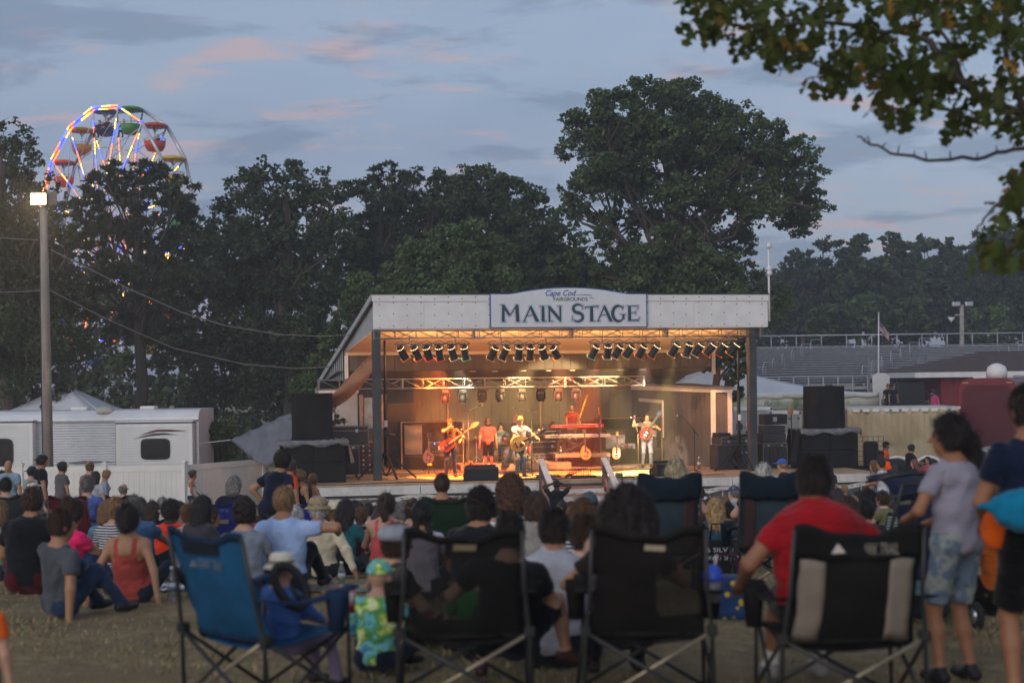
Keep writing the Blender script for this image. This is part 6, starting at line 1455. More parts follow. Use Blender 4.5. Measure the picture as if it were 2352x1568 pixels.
 r = sthing('work_lamp', 13.55, .7, 'small lamp on a thin pole beside the right rack', 'lamp'); MB().tube([(0, 0, .02), (0, 0, 1.75)], .016, 6).build('pole', M_black, r); MB().bev((-.03, 0, 1.88), (.16, .14, .22), .03).build('shade', mat((.25, .17, .08), .5), r); MB().lathe([(.14, 0), (.14, .02)], (0, 0, 0), 12).build('foot', M_black, r)
 # brown banner hanging diagonally at the left post, grey tarp sail
 A, B, C_, D = L(862, 800, .3), L(828, 850, .3), L(748, 945, 1.2), L(744, 925, 1.2)
 A, B, C_, D = L(860, 805, .25), L(862, 845, .25), L(750, 945, .6), L(745, 925, .6)
 G = []
 for i in range(15):
  f = i/14; p, q = Vector(A).lerp(Vector(D), f), Vector(B).lerp(Vector(C_), f); sag = -.22*math.sin(math.pi*f); G.append([W(*(p.lerp(q, k/5)+Vector((0, .12*math.sin(k+f*5), sag*(k/5))))) for k in range(6)])
 o = MB().sheet(G, .006).build('brown_tarp', mat((.30, .13, .06), .8, .2, 3, .5, 8)); tag(o, 'rolled brown tarp stretched diagonally from the left post', 'tarp')
 P4 = [P(529, 1010, 45.5), P(665, 948, 44.2), P(700, 1000, 43.4), P(610, 1075, 44.0)]
 G = [[P4[0].lerp(P4[1], i/12).lerp(P4[3].lerp(P4[2], i/12), j/8)+Vector((0, .05*math.sin(i*1.3+j), -.25*math.sin(math.pi*i/12)*math.sin(math.pi*j/8)+.03*math.sin(i*2+j*3))) for j in range(9)] for i in range(13)]
 o = MB().sheet(G, .006).build('grey_tarp', mat((.13, .14, .165), .6, .15, 3, .5, 7)); tag(o, 'grey tarp pulled tight like a sail left of the loudspeakers', 'tarp')
 o = MB().tube([P4[0], P(457, 1018, 46.8)], .012, 4).build('guy_rope', M_white); tag(o, 'thin rope from the grey tarp tip to the travel trailer', 'rope')
 # crowd barrier along the stage front
 wh = mat((.50, .48, .46), .5, .2, 4, .1, 12, kind='patch', col2=(.30, .20, .14), pscale=9)
 for i in range(8):
  s0 = -2.3+i*2.15; t = -4.1+.05*math.sin(i*2); zb = -1.1
  wd = ['first', 'second', 'third', 'fourth', 'fifth', 'sixth', 'seventh', 'eighth'][i]
  r = sthing('crowd_barrier', s0, t, wd+' white pipe barrier from the left along the stage front', 'barrier', 'white pipe barriers in front of the stage', rz=.02*math.sin(i))
  MB().tube([(0, 0, zb), (0, 0, -.22), (2.05, 0, -.22), (2.05, 0, zb)], .022, 6).build('frame', wh, r); MB().tube([(0, 0, zb+.18), (2.05, 0, zb+.18)], .018, 5).build('bottom_rail', wh, r)
  MB().tube([(0, 0, -.24), (1.02, 0, zb+.2)], .014, 5).build('brace', wh, r); MB().tube([(2.05, 0, -.24), (1.03, 0, zb+.2)], .014, 5).build('brace', wh, r); MB().tube([(1.02, 0, zb+.2), (1.02, 0, -.24)], .014, 5).build('upright', wh, r)
  for x in (.1, 1.95): MB().bar((x, -.25, zb+.02), (x, .25, zb+.02), .05).build('foot', wh, r)
build_sides()
# ---------------------------------------------------------------- left side: fence, travel trailer, tent, lamp pole
def build_left():
 VIN = mat((.70, .69, .66), .5, .05, 1.5, .03, 8)
 pts = [P(-130, 1068, 42.0), P(48, 1067, 42.0), P(240, 1066, 42.0), P(424, 1063, 42.2), P(604, 1049, 45.0)]
 names = ['white vinyl fence panel at the far left edge', 'white vinyl fence panel behind the standing group', 'white vinyl fence panel left of the woman in white', 'last white vinyl fence panel rising to the grey tarp']
 for i in range(4):
  a, b = pts[i], pts[i+1]; za, zb = a.z, b.z; g = min(gz(a.x, a.y), gz(b.x, b.y))-.05
  d = Vector((b.x-a.x, b.y-a.y, 0)); Ln = d.length; ang = math.atan2(d.y, d.x)
  r = empty('vinyl_fence', (a.x, a.y, g), ang, names[i], 'fence', 'white vinyl fence panels')
  zt = lambda x: (za+(zb-za)*x/Ln)-g-.06
  n = max(8, int(Ln/.165))
  for k in range(n):
   x0, x1 = .07+(Ln-.14)*k/n, .07+(Ln-.14)*(k+1)/n; h0, h1 = zt(x0)-.17, zt(x1)-.17
   MB().prism([(x0+.002, .12), (x1-.002, .12), (x1-.002, h1), (x0+.002, h0)], .022, (0, -.011, 0), ((1, 0, 0), (0, 0, 1), (0, 1, 0))).build('plank', VIN, r)
  for nm, dz in (('top_rail', 0), ('bottom_rail', None)):
   if dz == 0: MB().prism([(.05, zt(0)-.17), (Ln-.05, zt(Ln)-.17), (Ln-.05, zt(Ln)), (.05, zt(0))], .05, (0, -.025, 0), ((1, 0, 0), (0, 0, 1), (0, 1, 0))).build(nm, VIN, r)
   else: MB().bbox((.05, -.025, .0), (Ln-.05, .025, .12)).build(nm, VIN, r)
  for x, do in ((0, True), (Ln, i == 3)):
   if not do: continue
   p = MB().bbox((x-.065, -.065, 0), (x+.065, .065, zt(x)+.06)).build('post', VIN, r)
   MB().prism([(-.085, 0), (.085, 0), (.085, .03), (.0, .085), (-.085, .03)], .17, (x, -.085, zt(x)+.06), ((1, 0, 0), (0, 0, 1), (0, 1, 0))).build('post_cap', VIN, p)
 # travel trailer
 Y = 46.8; xr = P(456, 1000, Y).x; xl = xr-9.2; g = gz(xr, Y); zt = P(300, 941, Y).z; ze = P(300, 966, Y).z
 r = empty('travel_trailer', (xr-4.6, Y, g), 0, 'white travel trailer with ribbed sides and slide out rooms behind the fence', 'trailer')
 RV = mat((.62, .63, .65), .35, .05, 1.5, .02, 6, spec=.5); X0, X1 = -4.6, 4.6; H = zt-g; E = ze-g
 prof = [(0.02, .45)]
 z = .45
 while z < E-.05: prof += [(0.02, z), (-.012, z+.03), (-.012, z+.06), (.02, z+.085)]; z += .085
 prof += [(.02, E-.02), (.0, E), (.03, E+.10), (.12, E+.24), (.30, H-.02), (.8, H), (2.4, H), (2.4, .45)]
 MB().prism(prof, X1-X0, (X0, 0, 0), ((0, 1, 0), (0, 0, 1), (1, 0, 0))).build('shell', RV, r)
 MB().bbox((X0, -.03, E-.05), (X1+.01, .01, E+.02)).build('roof_trim', mat((.30, .30, .31), .5), r); MB().bbox((X1-.05, -.03, .45), (X1+.015, .06, E)).build('corner_trim', VIN, r)
 MB().bbox((X0, .2, .12), (X1-.1, 2.2, .46)).build('chassis', M_dark, r)
 for x in (-.6, .3): w = MB().lathe([(.33, -.1), (.36, -.06), (.36, .06), (.33, .1)], (x, .15, .36), 20, R=Matrix.Rotation(math.pi/2, 3, 'X')).build('wheel', M_rubber, r); MB().lathe([(.2, -.11), (.0, -.12)], (x, .15, .36), 14, R=Matrix.Rotation(-math.pi/2, 3, 'X')).build('rim', M_steel, w)
 def lx(u): return P(u, 1000, Y).x-(xr-4.6)
 def lz(v, u=300): return P(u, v, Y).z-g
 NAVY = mat((.015, .02, .05), .4, .1)
 for (ua, ub, va, vb, wa, wb, wva, wvb, lab) in ((273, 448, 973, 1075, 330, 397, 1006, 1054, 'rear'), (-170, 84, 973, 1075, -40, 40, 1006, 1070, 'front')):
  x0, x1 = lx(ua), lx(ub); z1, z0 = lz(va, ua), .62
  so = MB().bev(((x0+x1)/2, -.17, (z0+z1)/2), (x1-x0, .40, z1-z0), .02).build('slide_out', VIN, r)
  rb = MB(); zz = z0+.1
  while zz < z1-.12: rb.bbox((x0+.14, -.385, zz), (x1-.14, -.369, zz+.035)); zz += .085
  rb.build('ribs', RV, so)['kind'] = 'stuff'
  MB().bbox((x0, -.36, z1+.005), (x1, -.2, z1+.05)).build('awning_roll', NAVY, so); MB().bbox((x0-.05, -.20, .6), (x0-.005, -.02, z1+.04)).build('side_seal', NAVY, so); MB().bbox((x0-.02, -.37, z1+.05), (x1+.02, -.02, z1+.09)).build('cap', VIN, so)
  a, b, c_, d_ = lx(wa), lx(wb), lz(wva, wa), lz(wvb, wa); cx, cz, w2, h2 = (a+b)/2, (c_+d_)/2, (b-a)/2, (c_-d_)/2; o_ = []
  for i in range(24):
   t = 2*math.pi*i/24; o_.append((cx+math.copysign(abs(math.cos(t))**.35, math.cos(t))*w2, cz+math.copysign(abs(math.sin(t))**.35, math.sin(t))*h2))
  wd = MB().prism(o_, .03, (0, -.405, 0), ((1, 0, 0), (0, 0, 1), (0, 1, 0))).build('window', M_black, so)
  MB().prism([(cx+(p[0]-cx)*.90, cz+(p[1]-cz)*.88) for p in o_], .004, (0, -.411, 0), ((1, 0, 0), (0, 0, 1), (0, 1, 0))).build('pane', mat((.012, .012, .015), .08, .1, 2, 0, spec=.6), wd)
  if lab == 'rear':
   def sw(p, m, y): MB().prism([(lx(u), lz(v, u)) for u, v in p], .004, (0, y, 0), ((1, 0, 0), (0, 0, 1), (0, 1, 0))).build('stripe_decal', m, so)
   sw([(329, 998), (350, 990), (368, 985), (400, 985), (436, 988), (400, 990), (370, 990)], mat((.10, .015, .02), .4), -.392); sw([(312, 1007), (335, 1000), (360, 994), (385, 993), (415, 997), (385, 997), (350, 1000)], mat((.02, .03, .06), .4), -.394)
 MB().prism([(lx(150), lz(1062)), (lx(190), lz(1056)), (lx(230), lz(1057)), (lx(262), lz(1060)), (lx(220), lz(1062)), (lx(180), lz(1064))], .004, (0, -.022, 0), ((1, 0, 0), (0, 0, 1), (0, 1, 0))).build('stripe_decal', mat((.15, .15, .16), .4), r)
 for u, w_ in ((168, .55), (327, .50)):
  MB().bev((lx(u), .9, H+.05), (w_, .5, .12), .05).build('roof_vent', VIN, r)
 MB().lathe([(.32, 0), (.30, .12), (.18, .22), (.0, .25)], (lx(236), .35, H-.12), 16).build('skylight', mat((.45, .43, .36), .4), r)
 # white tent peak behind it
 Yt = 54.0; ap = P(152, 888, Yt); zl = P(152, 950, Yt).z; hw = (270-45)/2/F*Yt; r = empty('event_tent', (ap.x, Yt, gz(ap.x, Yt)), 0, 'white peaked tent top showing above the travel trailer', 'tent')
 TENT = mat((.62, .63, .66), .6, .05, 1, .15, 3)
 for k in range(4):
  G = []
  for i in range(7):
   f = i/6; rr = hw*1.1*(f**.80); zz = ap.z-(ap.z-zl)*(1-(1-f)**1.35); a0, a1 = math.pi/4+k*math.pi/2, math.pi/4+(k+1)*math.pi/2
   p, q = Vector((math.cos(a0), math.sin(a0), 0))*rr*1.414, Vector((math.cos(a1), math.sin(a1), 0))*rr*1.414
   G.append([Vector((ap.x, Yt, zz-.06*math.sin(math.pi*j/6)*f))+p.lerp(q, j/6) for j in range(7)])
  MB().sheet(G, .005).build('roof_panel', TENT, r, w=True)
  c0 = G[-1][0]; MB().bar((c0.x*1, c0.y, gz(c0.x, c0.y)), c0, .06).build('leg', M_steel, r, w=True)
  MB().sheet([[G[-1][j], G[-1][j]-Vector((0, 0, .22+.03*(j % 2)))] for j in range(7)], .004).build('valance', TENT, r, w=True)
 # lamp pole with floodlight
 Yp = 44.4; b = P(112, 1080, Yp); t = P(100, 478, Yp); gp = gz(b.x, Yp); r = empty('lamp_pole', (b.x, Yp, gp), 0, 'grey wooden utility pole carrying a glaring floodlight', 'lamp post')
 POLE = mat((.30, .265, .23), .9, .2, 2, .6, 8, kind='grain', col2=(.20, .17, .145), pscale=1.5)
 MB().tube([(b.x, Yp, gp-.1), (b.x*.5+t.x*.5, Yp, (gp+t.z)/2), tuple(t)], [.165, .145, .12], 12).build('pole', POLE, r, w=True)
 MB().tube([(b.x-.16, Yp-.03, gp), ((b.x+t.x)/2-.14, Yp-.05, (gp+t.z)/2), (t.x-.11, Yp-.04, t.z)], .025, 5).build('conduit', M_black, r, w=True)
 lc = P(88, 457, Yp-.25)
 h = MB(); h.bev(lc+Vector((0, .10, 0)), (.52, .18, .40), .03); hd = h.build('lamp_housing', M_dark, r, w=True)
 MB().bbox(lc+Vector((-.235, -.005, -.165)), lc+Vector((.235, .005, .165))).build('lamp_glass', emit('#ffe0b0', 14), hd, fixn=False)
 MB().bbox(lc+Vector((-.26, -.08, .19)), lc+Vector((.26, .02, .205))).build('visor', M_dark, hd)
 MB().tube([lc+Vector((0, .18, 0)), t+Vector((0, 0, -.1))], .03, 6).build('arm', M_steel, r, w=True)
 l2 = P(118, 457, Yp+.15); h2 = MB(); h2.bev(l2, (.30, .35, .42), .03, Matrix.Rotation(.5, 3, 'Z')); h2.build('second_lamp', mat((.22, .2, .18), .4), r, w=True)
 spot('flood_light', lc+Vector((0, -.12, 0)), lc+Vector((4, -18, -10)), 2600, (1, .66, .34), 95, .6, .2)
 # wires
 for nm, pts_, lab in (('overhead_wire', [P(116, 573, Yp), P(300, 665, 44.8), P(420, 718, 45), P(520, 748, 45), P(640, 768, 45), P(735, 772, 45.2), P(806, 769, 45.5)], 'twisted cable sagging from the pole to the stage roof'), ('overhead_wire', [P(112, 665, Yp), P(250, 735, 45), P(400, 800, 46), P(560, 836, 46.5), P(680, 846, 47), P(760, 842, 47.5)], 'lower thin cable sagging from the pole to the stage wall'), ('overhead_wire', [P(-30, 543, 44), P(40, 549, 44.2), P(100, 552, Yp)], 'bright twisted cable running off the left edge'), ('overhead_wire', [P(-30, 672, 44), P(50, 670, 44.2), P(108, 666, Yp)], 'thin cable running off the left edge below the bright one')):
  fine = []
  for i in range(len(pts_)-1):
   for j in range(6): fine.append(pts_[i].lerp(pts_[i+1], j/6))
  fine.append(pts_[-1]); o = MB().tube(fine, .018, 4).build(nm, mat((.16, .16, .17), .5)); tag(o, lab, 'wire')
build_left()
# ---------------------------------------------------------------- right side
def build_right():
 TENT = mat((.60, .63, .68), .6, .05, 1, .15, 3)
 Yt = 63.0; ap = P(1655, 838, Yt); ze = P(1720, 905, Yt-5.5).z; hw = 5.6; r = empty('event_tent', (ap.x, Yt, gz(ap.x, Yt)), 0, 'large white tent with scalloped printed valance right of the stage', 'tent')
 for k in range(4):
  G = []
  a0, a1 = math.pi/4+k*math.pi/2, math.pi/4+(k+1)*math.pi/2
  for i in range(9):
   f = i/8; rr = hw*f; zz = ap.z+(ze-ap.z)*(1-(1-f)**1.8); p, q = Vector((math.cos(a0), math.sin(a0), 0))*rr*1.414, Vector((math.cos(a1), math.sin(a1), 0))*rr*1.414
   G.append([Vector((ap.x, Yt, zz))+p.lerp(q, j/12) for j in range(13)])
  MB().sheet(G, .006).build('roof_panel', TENT, r, w=True)
  V = []
  for j in range(49):
   p = Vector(G[-1][0]).lerp(Vector(G[-1][12]), j/48); V.append([p+Vector((0, 0, 0)), p-Vector((0, 0, .14+.07*abs(math.sin(j*math.pi/4))))])
  MB().sheet(V, .004).build('valance', mat((.50, .50, .45), .7, .1, kind='patch', col2=(.40, .42, .33), pscale=2), r, w=True)
  d = (Vector(G[-1][12])-Vector(G[-1][0])); sd = [Vector(G[-1][0]).lerp(Vector(G[-1][12]), j/10)+Vector((0, .03, 0)) for j in range(11)]
  MB().sheet([[p-Vector((0, 0, .16)), p-Vector((0, 0, .62))] for p in sd], .004).build('side_cloth', mat((.42, .42, .36), .8, .1, 2, .1, kind='patch', col2=(.16, .22, .09), pscale=.9), r, w=True)
  c0 = Vector(G[-1][0]); MB().bar((c0.x, c0.y, gz(c0.x, c0.y)), c0, .08).build('leg', M_steel, r, w=True)
 put_text(text_mesh('Raynor Place', .30, 1.9, .25, .002), mat((.14, .17, .12), .7), r, Matrix.Translation(P(1808, 925, Yt-5.75)-r.location) @ Matrix.Rotation(math.pi/2, 4, 'X'))
 # white box container and van between tent and tower
 def boxtruck(name, u0, u1, v0, Yf, dep, m, label, cat, h0=.5, roofm=None):
  a, b = P(u0, v0, Yf), P(u1, v0, Yf); g = gz(a.x, Yf); H = (a.z+b.z)/2-g; w = b.x-a.x; r_ = empty(name, (a.x+w/2, Yf, g), 0, label, cat)
  bd = MB().bbox((-w/2, 0, h0), (w/2, dep, H)).build('box_body', m, r_); MB().bbox((-w/2-.02, -.02, H-.10), (w/2+.02, dep+.02, H+.02)).build('top_rail', roofm or M_white, r_); MB().bbox((-w/2-.015, -.015, h0), (w/2+.015, dep, h0+.14)).build('bottom_rail', M_steel, r_)
  for x in (-w/2, w/2): MB().bbox((x-.05, -.02, h0), (x+.05, .08, H)).build('corner_post', M_steel, r_)
  for x in (-w/4, w/4): MB().lathe([(.42, -.12), (.45, -.08), (.45, .08), (.42, .12)], (x, .3, .45), 18, R=Matrix.Rotation(math.pi/2, 3, 'X')).build('wheel', M_rubber, r_)
  return r_, w, H
 r_, w, H = boxtruck('cargo_container', 1682, 1772, 936, 56.5, 5, mat((.36, .38, .40), .5, .1, 1.5), 'pale grey container behind the right stage post', 'container', .15)
 r_, w, H = boxtruck('box_trailer', 1770, 1838, 945, 55.5, 6, mat((.32, .31, .29), .5, .1, 1.5), 'grey trailer end with white door between post and tower', 'trailer', .5); MB().bbox((-w/2+.1, -.03, .7), (-w/2+.55, -.021, H-.2)).build('door', M_white, r_)
 for x in (.15, .5): MB().lathe([(.05, 0), (.05, .03)], (x, -.03, H-.25), 8, R=Matrix.Rotation(math.pi/2, 3, 'X')).build('marker_lamp', mat((.1, .2, .12), .4), r_)
 r_, w, H = boxtruck('utility_trailer', 1780, 1848, 1002, 49.0, 3, mat((.58, .60, .64), .4, .05), 'low white trailer panel right of the equipment rack', 'trailer', .55)
 # tan tarp covered semi trailer
 Yf = 52.5; a, b = P(1945, 934, Yf), P(2203, 937, Yf); g = gz(a.x, Yf); w = b.x-a.x; H = P(2080, 934, Yf).z-g
 r = empty('covered_trailer', (a.x+w/2, Yf, g), 0, 'long trailer wrapped in tan tarp behind the right tower', 'trailer')
 TAN = mat((.40, .31, .18), .75, .15, .9, .35, 4, kind='patch', col2=(.45, .37, .24), pscale=.8)
 G = [[(-w/2+w*i/60, -.05*abs(math.sin(i*.9))*(.4+.6*j/8)-.04*math.sin(i*.37+j*.8)-.03*math.sin(j*2+i), .75+(H-.85)*j/10) for j in range(11)] for i in range(61)]
 MB().sheet(G, .01).build('tarp', TAN, r); MB().bbox((-w/2, .06, .75), (w/2, 2.5, H-.06)).build('box_body', mat((.3, .25, .18), .7), r); MB().bbox((-w/2-.02, -.06, H-.10), (w/2+.03, 2.52, H)).build('roof', mat((.50, .49, .47), .5, .1, 2), r)
 for i in range(11): MB().bbox((-w/2+.2+i*w/11.5, -.10, H-.17), (-w/2+.45+i*w/11.5, -.07, H-.06)).build('tarp_hook', M_white, r)
 MB().bbox((w/2-.1, -.09, H-.16), (w/2+.0, -.065, H-.10)).build('marker_lamp', mat((.5, .15, .03), .4), r); MB().bbox((-w/2, .2, .55), (w/2, 2.3, .74)).build('chassis', M_dark, r)
 for x in (0, 1.15): MB().tube([(P(2059, 1080, Yf).x-a.x-w/2+x+.58*math.cos(t), -.10, .5+.58*math.sin(t)) for t in np.linspace(.1, 3.04, 12)], .06, 6).build('fender', M_white, r)
 for x in (0, 1.15): MB().lathe([(.45, -.14), (.5, -.1), (.5, .1), (.45, .14)], (P(2059, 1080, Yf).x-a.x-w/2+x, .02, .5), 20, R=Matrix.Rotation(math.pi/2, 3, 'X')).build('wheel', M_rubber, r)
 # red coach seen from behind
 Yb = 55.0; cl, ce = P(2203, 950, Yb), P(2305, 950, Yb); g = gz(cl.x, Yb); Ht = P(2260, 868, Yb).z-g; wd = ce.x-cl.x; ang = math.radians(-24)
 r = empty('tour_bus', (cl.x, Yb, g), ang, 'glossy dark red tour bus parked at the right edge', 'bus'); wd = wd/math.cos(ang)*1.12; Lb = 11.0
 BUS = mat((.15, .008, .014), .35, .08, 1, 0, 5, spec=.25); prof = [(0, .35), (wd, .35), (wd, Ht-.35), (wd-.10, Ht-.12), (wd-.35, Ht), (.35, Ht), (.10, Ht-.12), (0, Ht-.35)]
 MB().prism(prof, Lb, (0, 0, 0), ((1, 0, 0), (0, 0, 1), (0, 1, 0))).build('body', BUS, r)
 MB().prism([(.12, Ht*.36), (wd-.12, Ht*.36), (wd-.12, Ht*.88), (wd-.35, Ht*.93), (.35, Ht*.93), (.12, Ht*.88)], .05, (0, -.05, 0), ((1, 0, 0), (0, 0, 1), (0, 1, 0))).build('rear_panel', mat((.075, .005, .011), .4, .1, 1, 0, 5, spec=.2), r)
 MB().bbox((.2, -.06, .75), (wd-.2, -.005, Ht*.33)).build('engine_grille', mat((.04, .008, .012), .6), r)
 for x in (.25, wd-.25): MB().bev((x, -.03, Ht*.955), (.22, .05, .05), .012).build('marker_lamp', mat((.5, .2, .05), .3), r); MB().bev((x, -.03, .95), (.18, .06, .35), .02).build('tail_lamp', mat((.35, .02, .02), .2), r)
 MB().bbox((wd-.004, .5, Ht*.55), (wd+.01, Lb-.3, Ht*.84)).build('side_window', mat((.012, .012, .016), .08, .1, 2, 0), r)
 for y in (2.2, 3.4, 9): MB().lathe([(.46, -.14), (.5, -.1), (.5, .1), (.46, .14)], (wd-.1, y, .5), 18, R=Matrix.Rotation(math.pi/2, 3, 'Y')).build('wheel', M_rubber, r)
 MB().lathe([(.38, 0), (.40, .25), (.34, .45), (.18, .56), (0, .60)], (wd*.62, 1.0, Ht-.02), 18).build('dome_antenna', M_white, r); MB().bbox((.3, 2.2, Ht), (wd-.3, 8, Ht+.10)).build('roof_unit', M_white, r)
 # white car
 Yc = 47.0; a = P(2236, 1060, Yc); g = gz(a.x, Yc); r = empty('parked_car', (a.x-.1, Yc, g), 0, 'white estate car with roof bars parked in front of the red bus', 'car')
 CW = mat((.62, .63, .64), .2, .04, 1, 0, 5, coat=.6); GL = mat((.03, .04, .05), .06, .05, 1, 0, spec=.6)
 side = [(-.9, .35), (-.95, .55), (-.90, .80), (-.45, .95), (.10, 1.02), (.75, 1.52), (1.2, 1.62), (3.0, 1.62), (3.5, 1.5), (3.75, 1.0), (3.8, .5), (3.7, .35)]
 MB().prism(side, 1.75, (0, 0, 0), ((1, 0, 0), (0, 0, 1), (0, 1, 0))).build('body', CW, r)
 MB().prism([(.30, 1.06), (.85, 1.50), (1.3, 1.545), (1.3, 1.06)], .02, (0, -.012, 0), ((1, 0, 0), (0, 0, 1), (0, 1, 0))).build('front_window', GL, r); MB().prism([(1.38, 1.06), (1.38, 1.545), (2.35, 1.545), (2.35, 1.06)], .02, (0, -.012, 0), ((1, 0, 0), (0, 0, 1), (0, 1, 0))).build('rear_window', GL, r)
 MB().raw([(.14, .12, 1.06), (.70, .16, 1.50), (.70, 1.6, 1.50), (.14, 1.63, 1.06)], [(0, 1, 2, 3)]).build('windscreen', GL, r)
 for x in (.05, 2.85):
  w_ = MB().lathe([(.30, -.1), (.33, -.07), (.33, .07), (.30, .1)], (x-.05, .08, .33), 20, R=Matrix.Rotation(math.pi/2, 3, 'X')).build('wheel', M_rubber, r); MB().lathe([(.21, 0), (.19, .02), (.05, .03)], (x-.05, -.03, .33), 10, R=Matrix.Rotation(math.pi/2, 3, 'X')).build('rim', M_steel, w_)
  MB().tube([(x-.05+.39*math.cos(t), -.01, .33+.39*math.sin(t)) for t in np.linspace(0, math.pi, 13)], .03, 5).build('wheel_arch', M_rubber, r)
 for y in (.2, 1.5): MB().bar((.95, y, 1.68), (3.1, y, 1.68), .04).build('roof_bar', M_black, r)
 MB().bbox((1.45, -.03, .93), (1.65, -.005, .97)).build('door_handle', M_steel, r); MB().bev((.42, -.10, 1.08), (.16, .18, .12), .03).build('mirror', CW, r); MB().bev((-.80, .15, .74), (.22, .25, .14), .03).build('headlight', mat((.5, .5, .5), .1), r)
 # red building with hipped roof
 Yr = 76.0; el, a = P(2103, 856, Yr), P(2160, 860, Yr+.6); g = gz(el.x, Yr); ze = el.z-g; zr = P(2290, 808, Yr+5).z-g
 r = empty('red_building', (el.x+8, Yr, g), 0, 'low red building with brown hipped shingle roof', 'building')
 REDW = mat((.20, .022, .028), .8, .1, 1.5, .15, 9); SH = mat((.075, .050, .040), .95, .2, 3, .4, 9)
 x0 = a.x-(el.x+8); ww = MB().bbox((x0, .6, 0), (x0+16, 9.5, ze-.05)).build('wall', REDW, r)
 for i in range(30): MB().bbox((x0+.03+i*.34, .565, .02), (x0+.36+i*.34, .60, ze-.1)).build('board', REDW, ww)
 e0 = -8.0; rf = MB().raw([(e0, 0, ze), (e0+20, 0, ze), (e0+20, 10, ze), (e0, 10, ze), (e0+5, 5, zr), (e0+15, 5, zr)], [(0, 1, 5, 4), (1, 2, 5), (2, 3, 4, 5), (3, 0, 4), (0, 3, 2, 1)]).build('roof', SH, r)
 MB().bbox((e0-.05, -.06, ze-.26), (e0+20, -.01, ze+.02)).build('eave_board', M_white, r); MB().bbox((e0-.06, -.01, ze-.26), (e0-.01, 10, ze+.02)).build('eave_board', M_white, r); MB().tube([(e0+9, 4, zr-.3), (e0+9, 4, zr+.5)], .12, 8).build('vent_pipe', mat((.12, .02, .02), .6), rf)
 MB().bbox((x0-2.3, .5, 0), (x0-.9, 1.2, 1.9)).build('dark_door', M_black, r)
 # gate, notice board, low fence near the grandstand
 Yg = 79.0
 for u0, u1, lab in ((2087, 2145, 'grey rail fence left of the red building'),):
  a, b = P(u0, 900, Yg), P(u1, 900, Yg); g = gz(a.x, Yg); r = empty('rail_fence', (a.x, Yg, g), 0, lab, 'fence'); w = b.x-a.x
  for z in (.45, 1.0): MB().bbox((0, 0, z), (w, .05, z+.13)).build('rail', mat((.16, .18, .2), .8), r)
  for x in (0, w/2, w): MB().bbox((x-.06, .051, 0), (x+.06, .16, 1.2)).build('post', mat((.16, .18, .2), .8), r)
 a = P(2024, 905, 80); g = gz(a.x, 80); r = empty('notice_board', (a.x, 80, g), 0, 'white arched notice board below the flag pole', 'sign'); MB().prism([(-.48, .6), (.48, .6), (.48, 1.9), (.2, 2.05), (-.2, 2.05), (-.48, 1.9)], .06, (0, 0, 0), ((1, 0, 0), (0, 0, 1), (0, 1, 0))).build('panel', M_white, r); MB().bbox((-.05, .061, 0), (.05, .14, 2.1)).build('post', mat((.25, .16, .1), .8), r); MB().bbox((-.5, -.02, .3), (.5, .08, .6)).build('base', M_dark, r)
 # ramp braces of the stand entrance
 for u in (1996, 2110):
  p = P(u, 905, 83); r = empty('stair_tower', (p.x, 83, gz(p.x, 83)), 0, 'grey steel stair frame at the grandstand entrance '+('left' if u < 2050 else 'right')+' of the gap', 'stairs')
  for s in (0, .5): MB().bar((s, 0, 0), (s, 0, 2.9), .10).build('upright', mat((.2, .22, .25), .6), r)
  for z in range(9): MB().bar((0, 0, .3+z*.3), (.5, 0, .3+z*.3), .05).build('rung', mat((.2, .22, .25), .6), r)
 # folding table, wire rack with bag, black equipment behind the tower
 Yq = 48.0; a, b = P(1990, 1080, Yq), P(2125, 1080, Yq); g = gz(a.x, Yq); r = empty('folding_table', ((a.x+b.x)/2, Yq, g), 0, 'white folding table in front of the parked car', 'table'); w = 1.8
 MB().bev((0, 0, .73), (w, .7, .045), .012).build('table_top', M_white, r)
 for x in (-.7, .7): MB().tube([(x, -.28, 0), (x, -.28, .5), (x, .28, .5), (x, .28, 0)], .014, 5).build('leg', M_steel, r)
 p = P(2000, 1070, 46.5); g = gz(p.x, 46.5); r = empty('wire_rack', (p.x, 46.5, g), 0, 'black wire grid with a dark bag right of the tower', 'rack')
 H = P(2000, 1002, 46.5).z-g
 for k in range(6): MB().tube([(-.42+k*.168, 0, 0), (-.42+k*.168, 0, H)], .010, 4).build('wire', M_black, r)
 for k in range(8): MB().tube([(-.42, .01, H-k*.16), (.42, .01, H-k*.16)], .010, 4).build('wire', M_black, r)
 p = P(2000, 1060, 45.9); r2 = empty('hanging_bag', (p.x, 45.9, g), 0, 'black bag with blue straps hung on the wire grid', 'bag'); MB().bev((0, 0, H-.55), (.46, .25, .85), .1).build('bag_body', M_blackcloth, r2); MB().bev((.22, -.1, H-.75), (.10, .12, .7), .03).build('strap', cloth('#17305a'), r2)
 p = P(1985, 1060, 45.0); r = empty('road_case', (p.x, 45.0, gz(p.x, 45)), 0, 'low black road case beside the right loudspeaker tower', 'flight case'); casebox(r, (.2, 0, .62), (1.0, .7, .8), .2); MB().lathe([(.06, -.03), (.06, .03)], (-.2, -.2, .2), 10, R=Matrix.Rotation(math.pi/2, 3, 'Y')).build('wheel', M_rubber, r)
 p = P(2040, 1060, 44.0); r = empty('speaker_box', (p.x, 44.0, gz(p.x, 44)), 0, 'upright black box behind the guards', 'speaker'); MB().bev((0, 0, .75), (.55, .5, 1.5), .05).build('cabinet', M_black, r); MB().bbox((-.22, -.262, .2), (.22, -.252, 1.35)).build('grille', M_dark, r)
build_right()
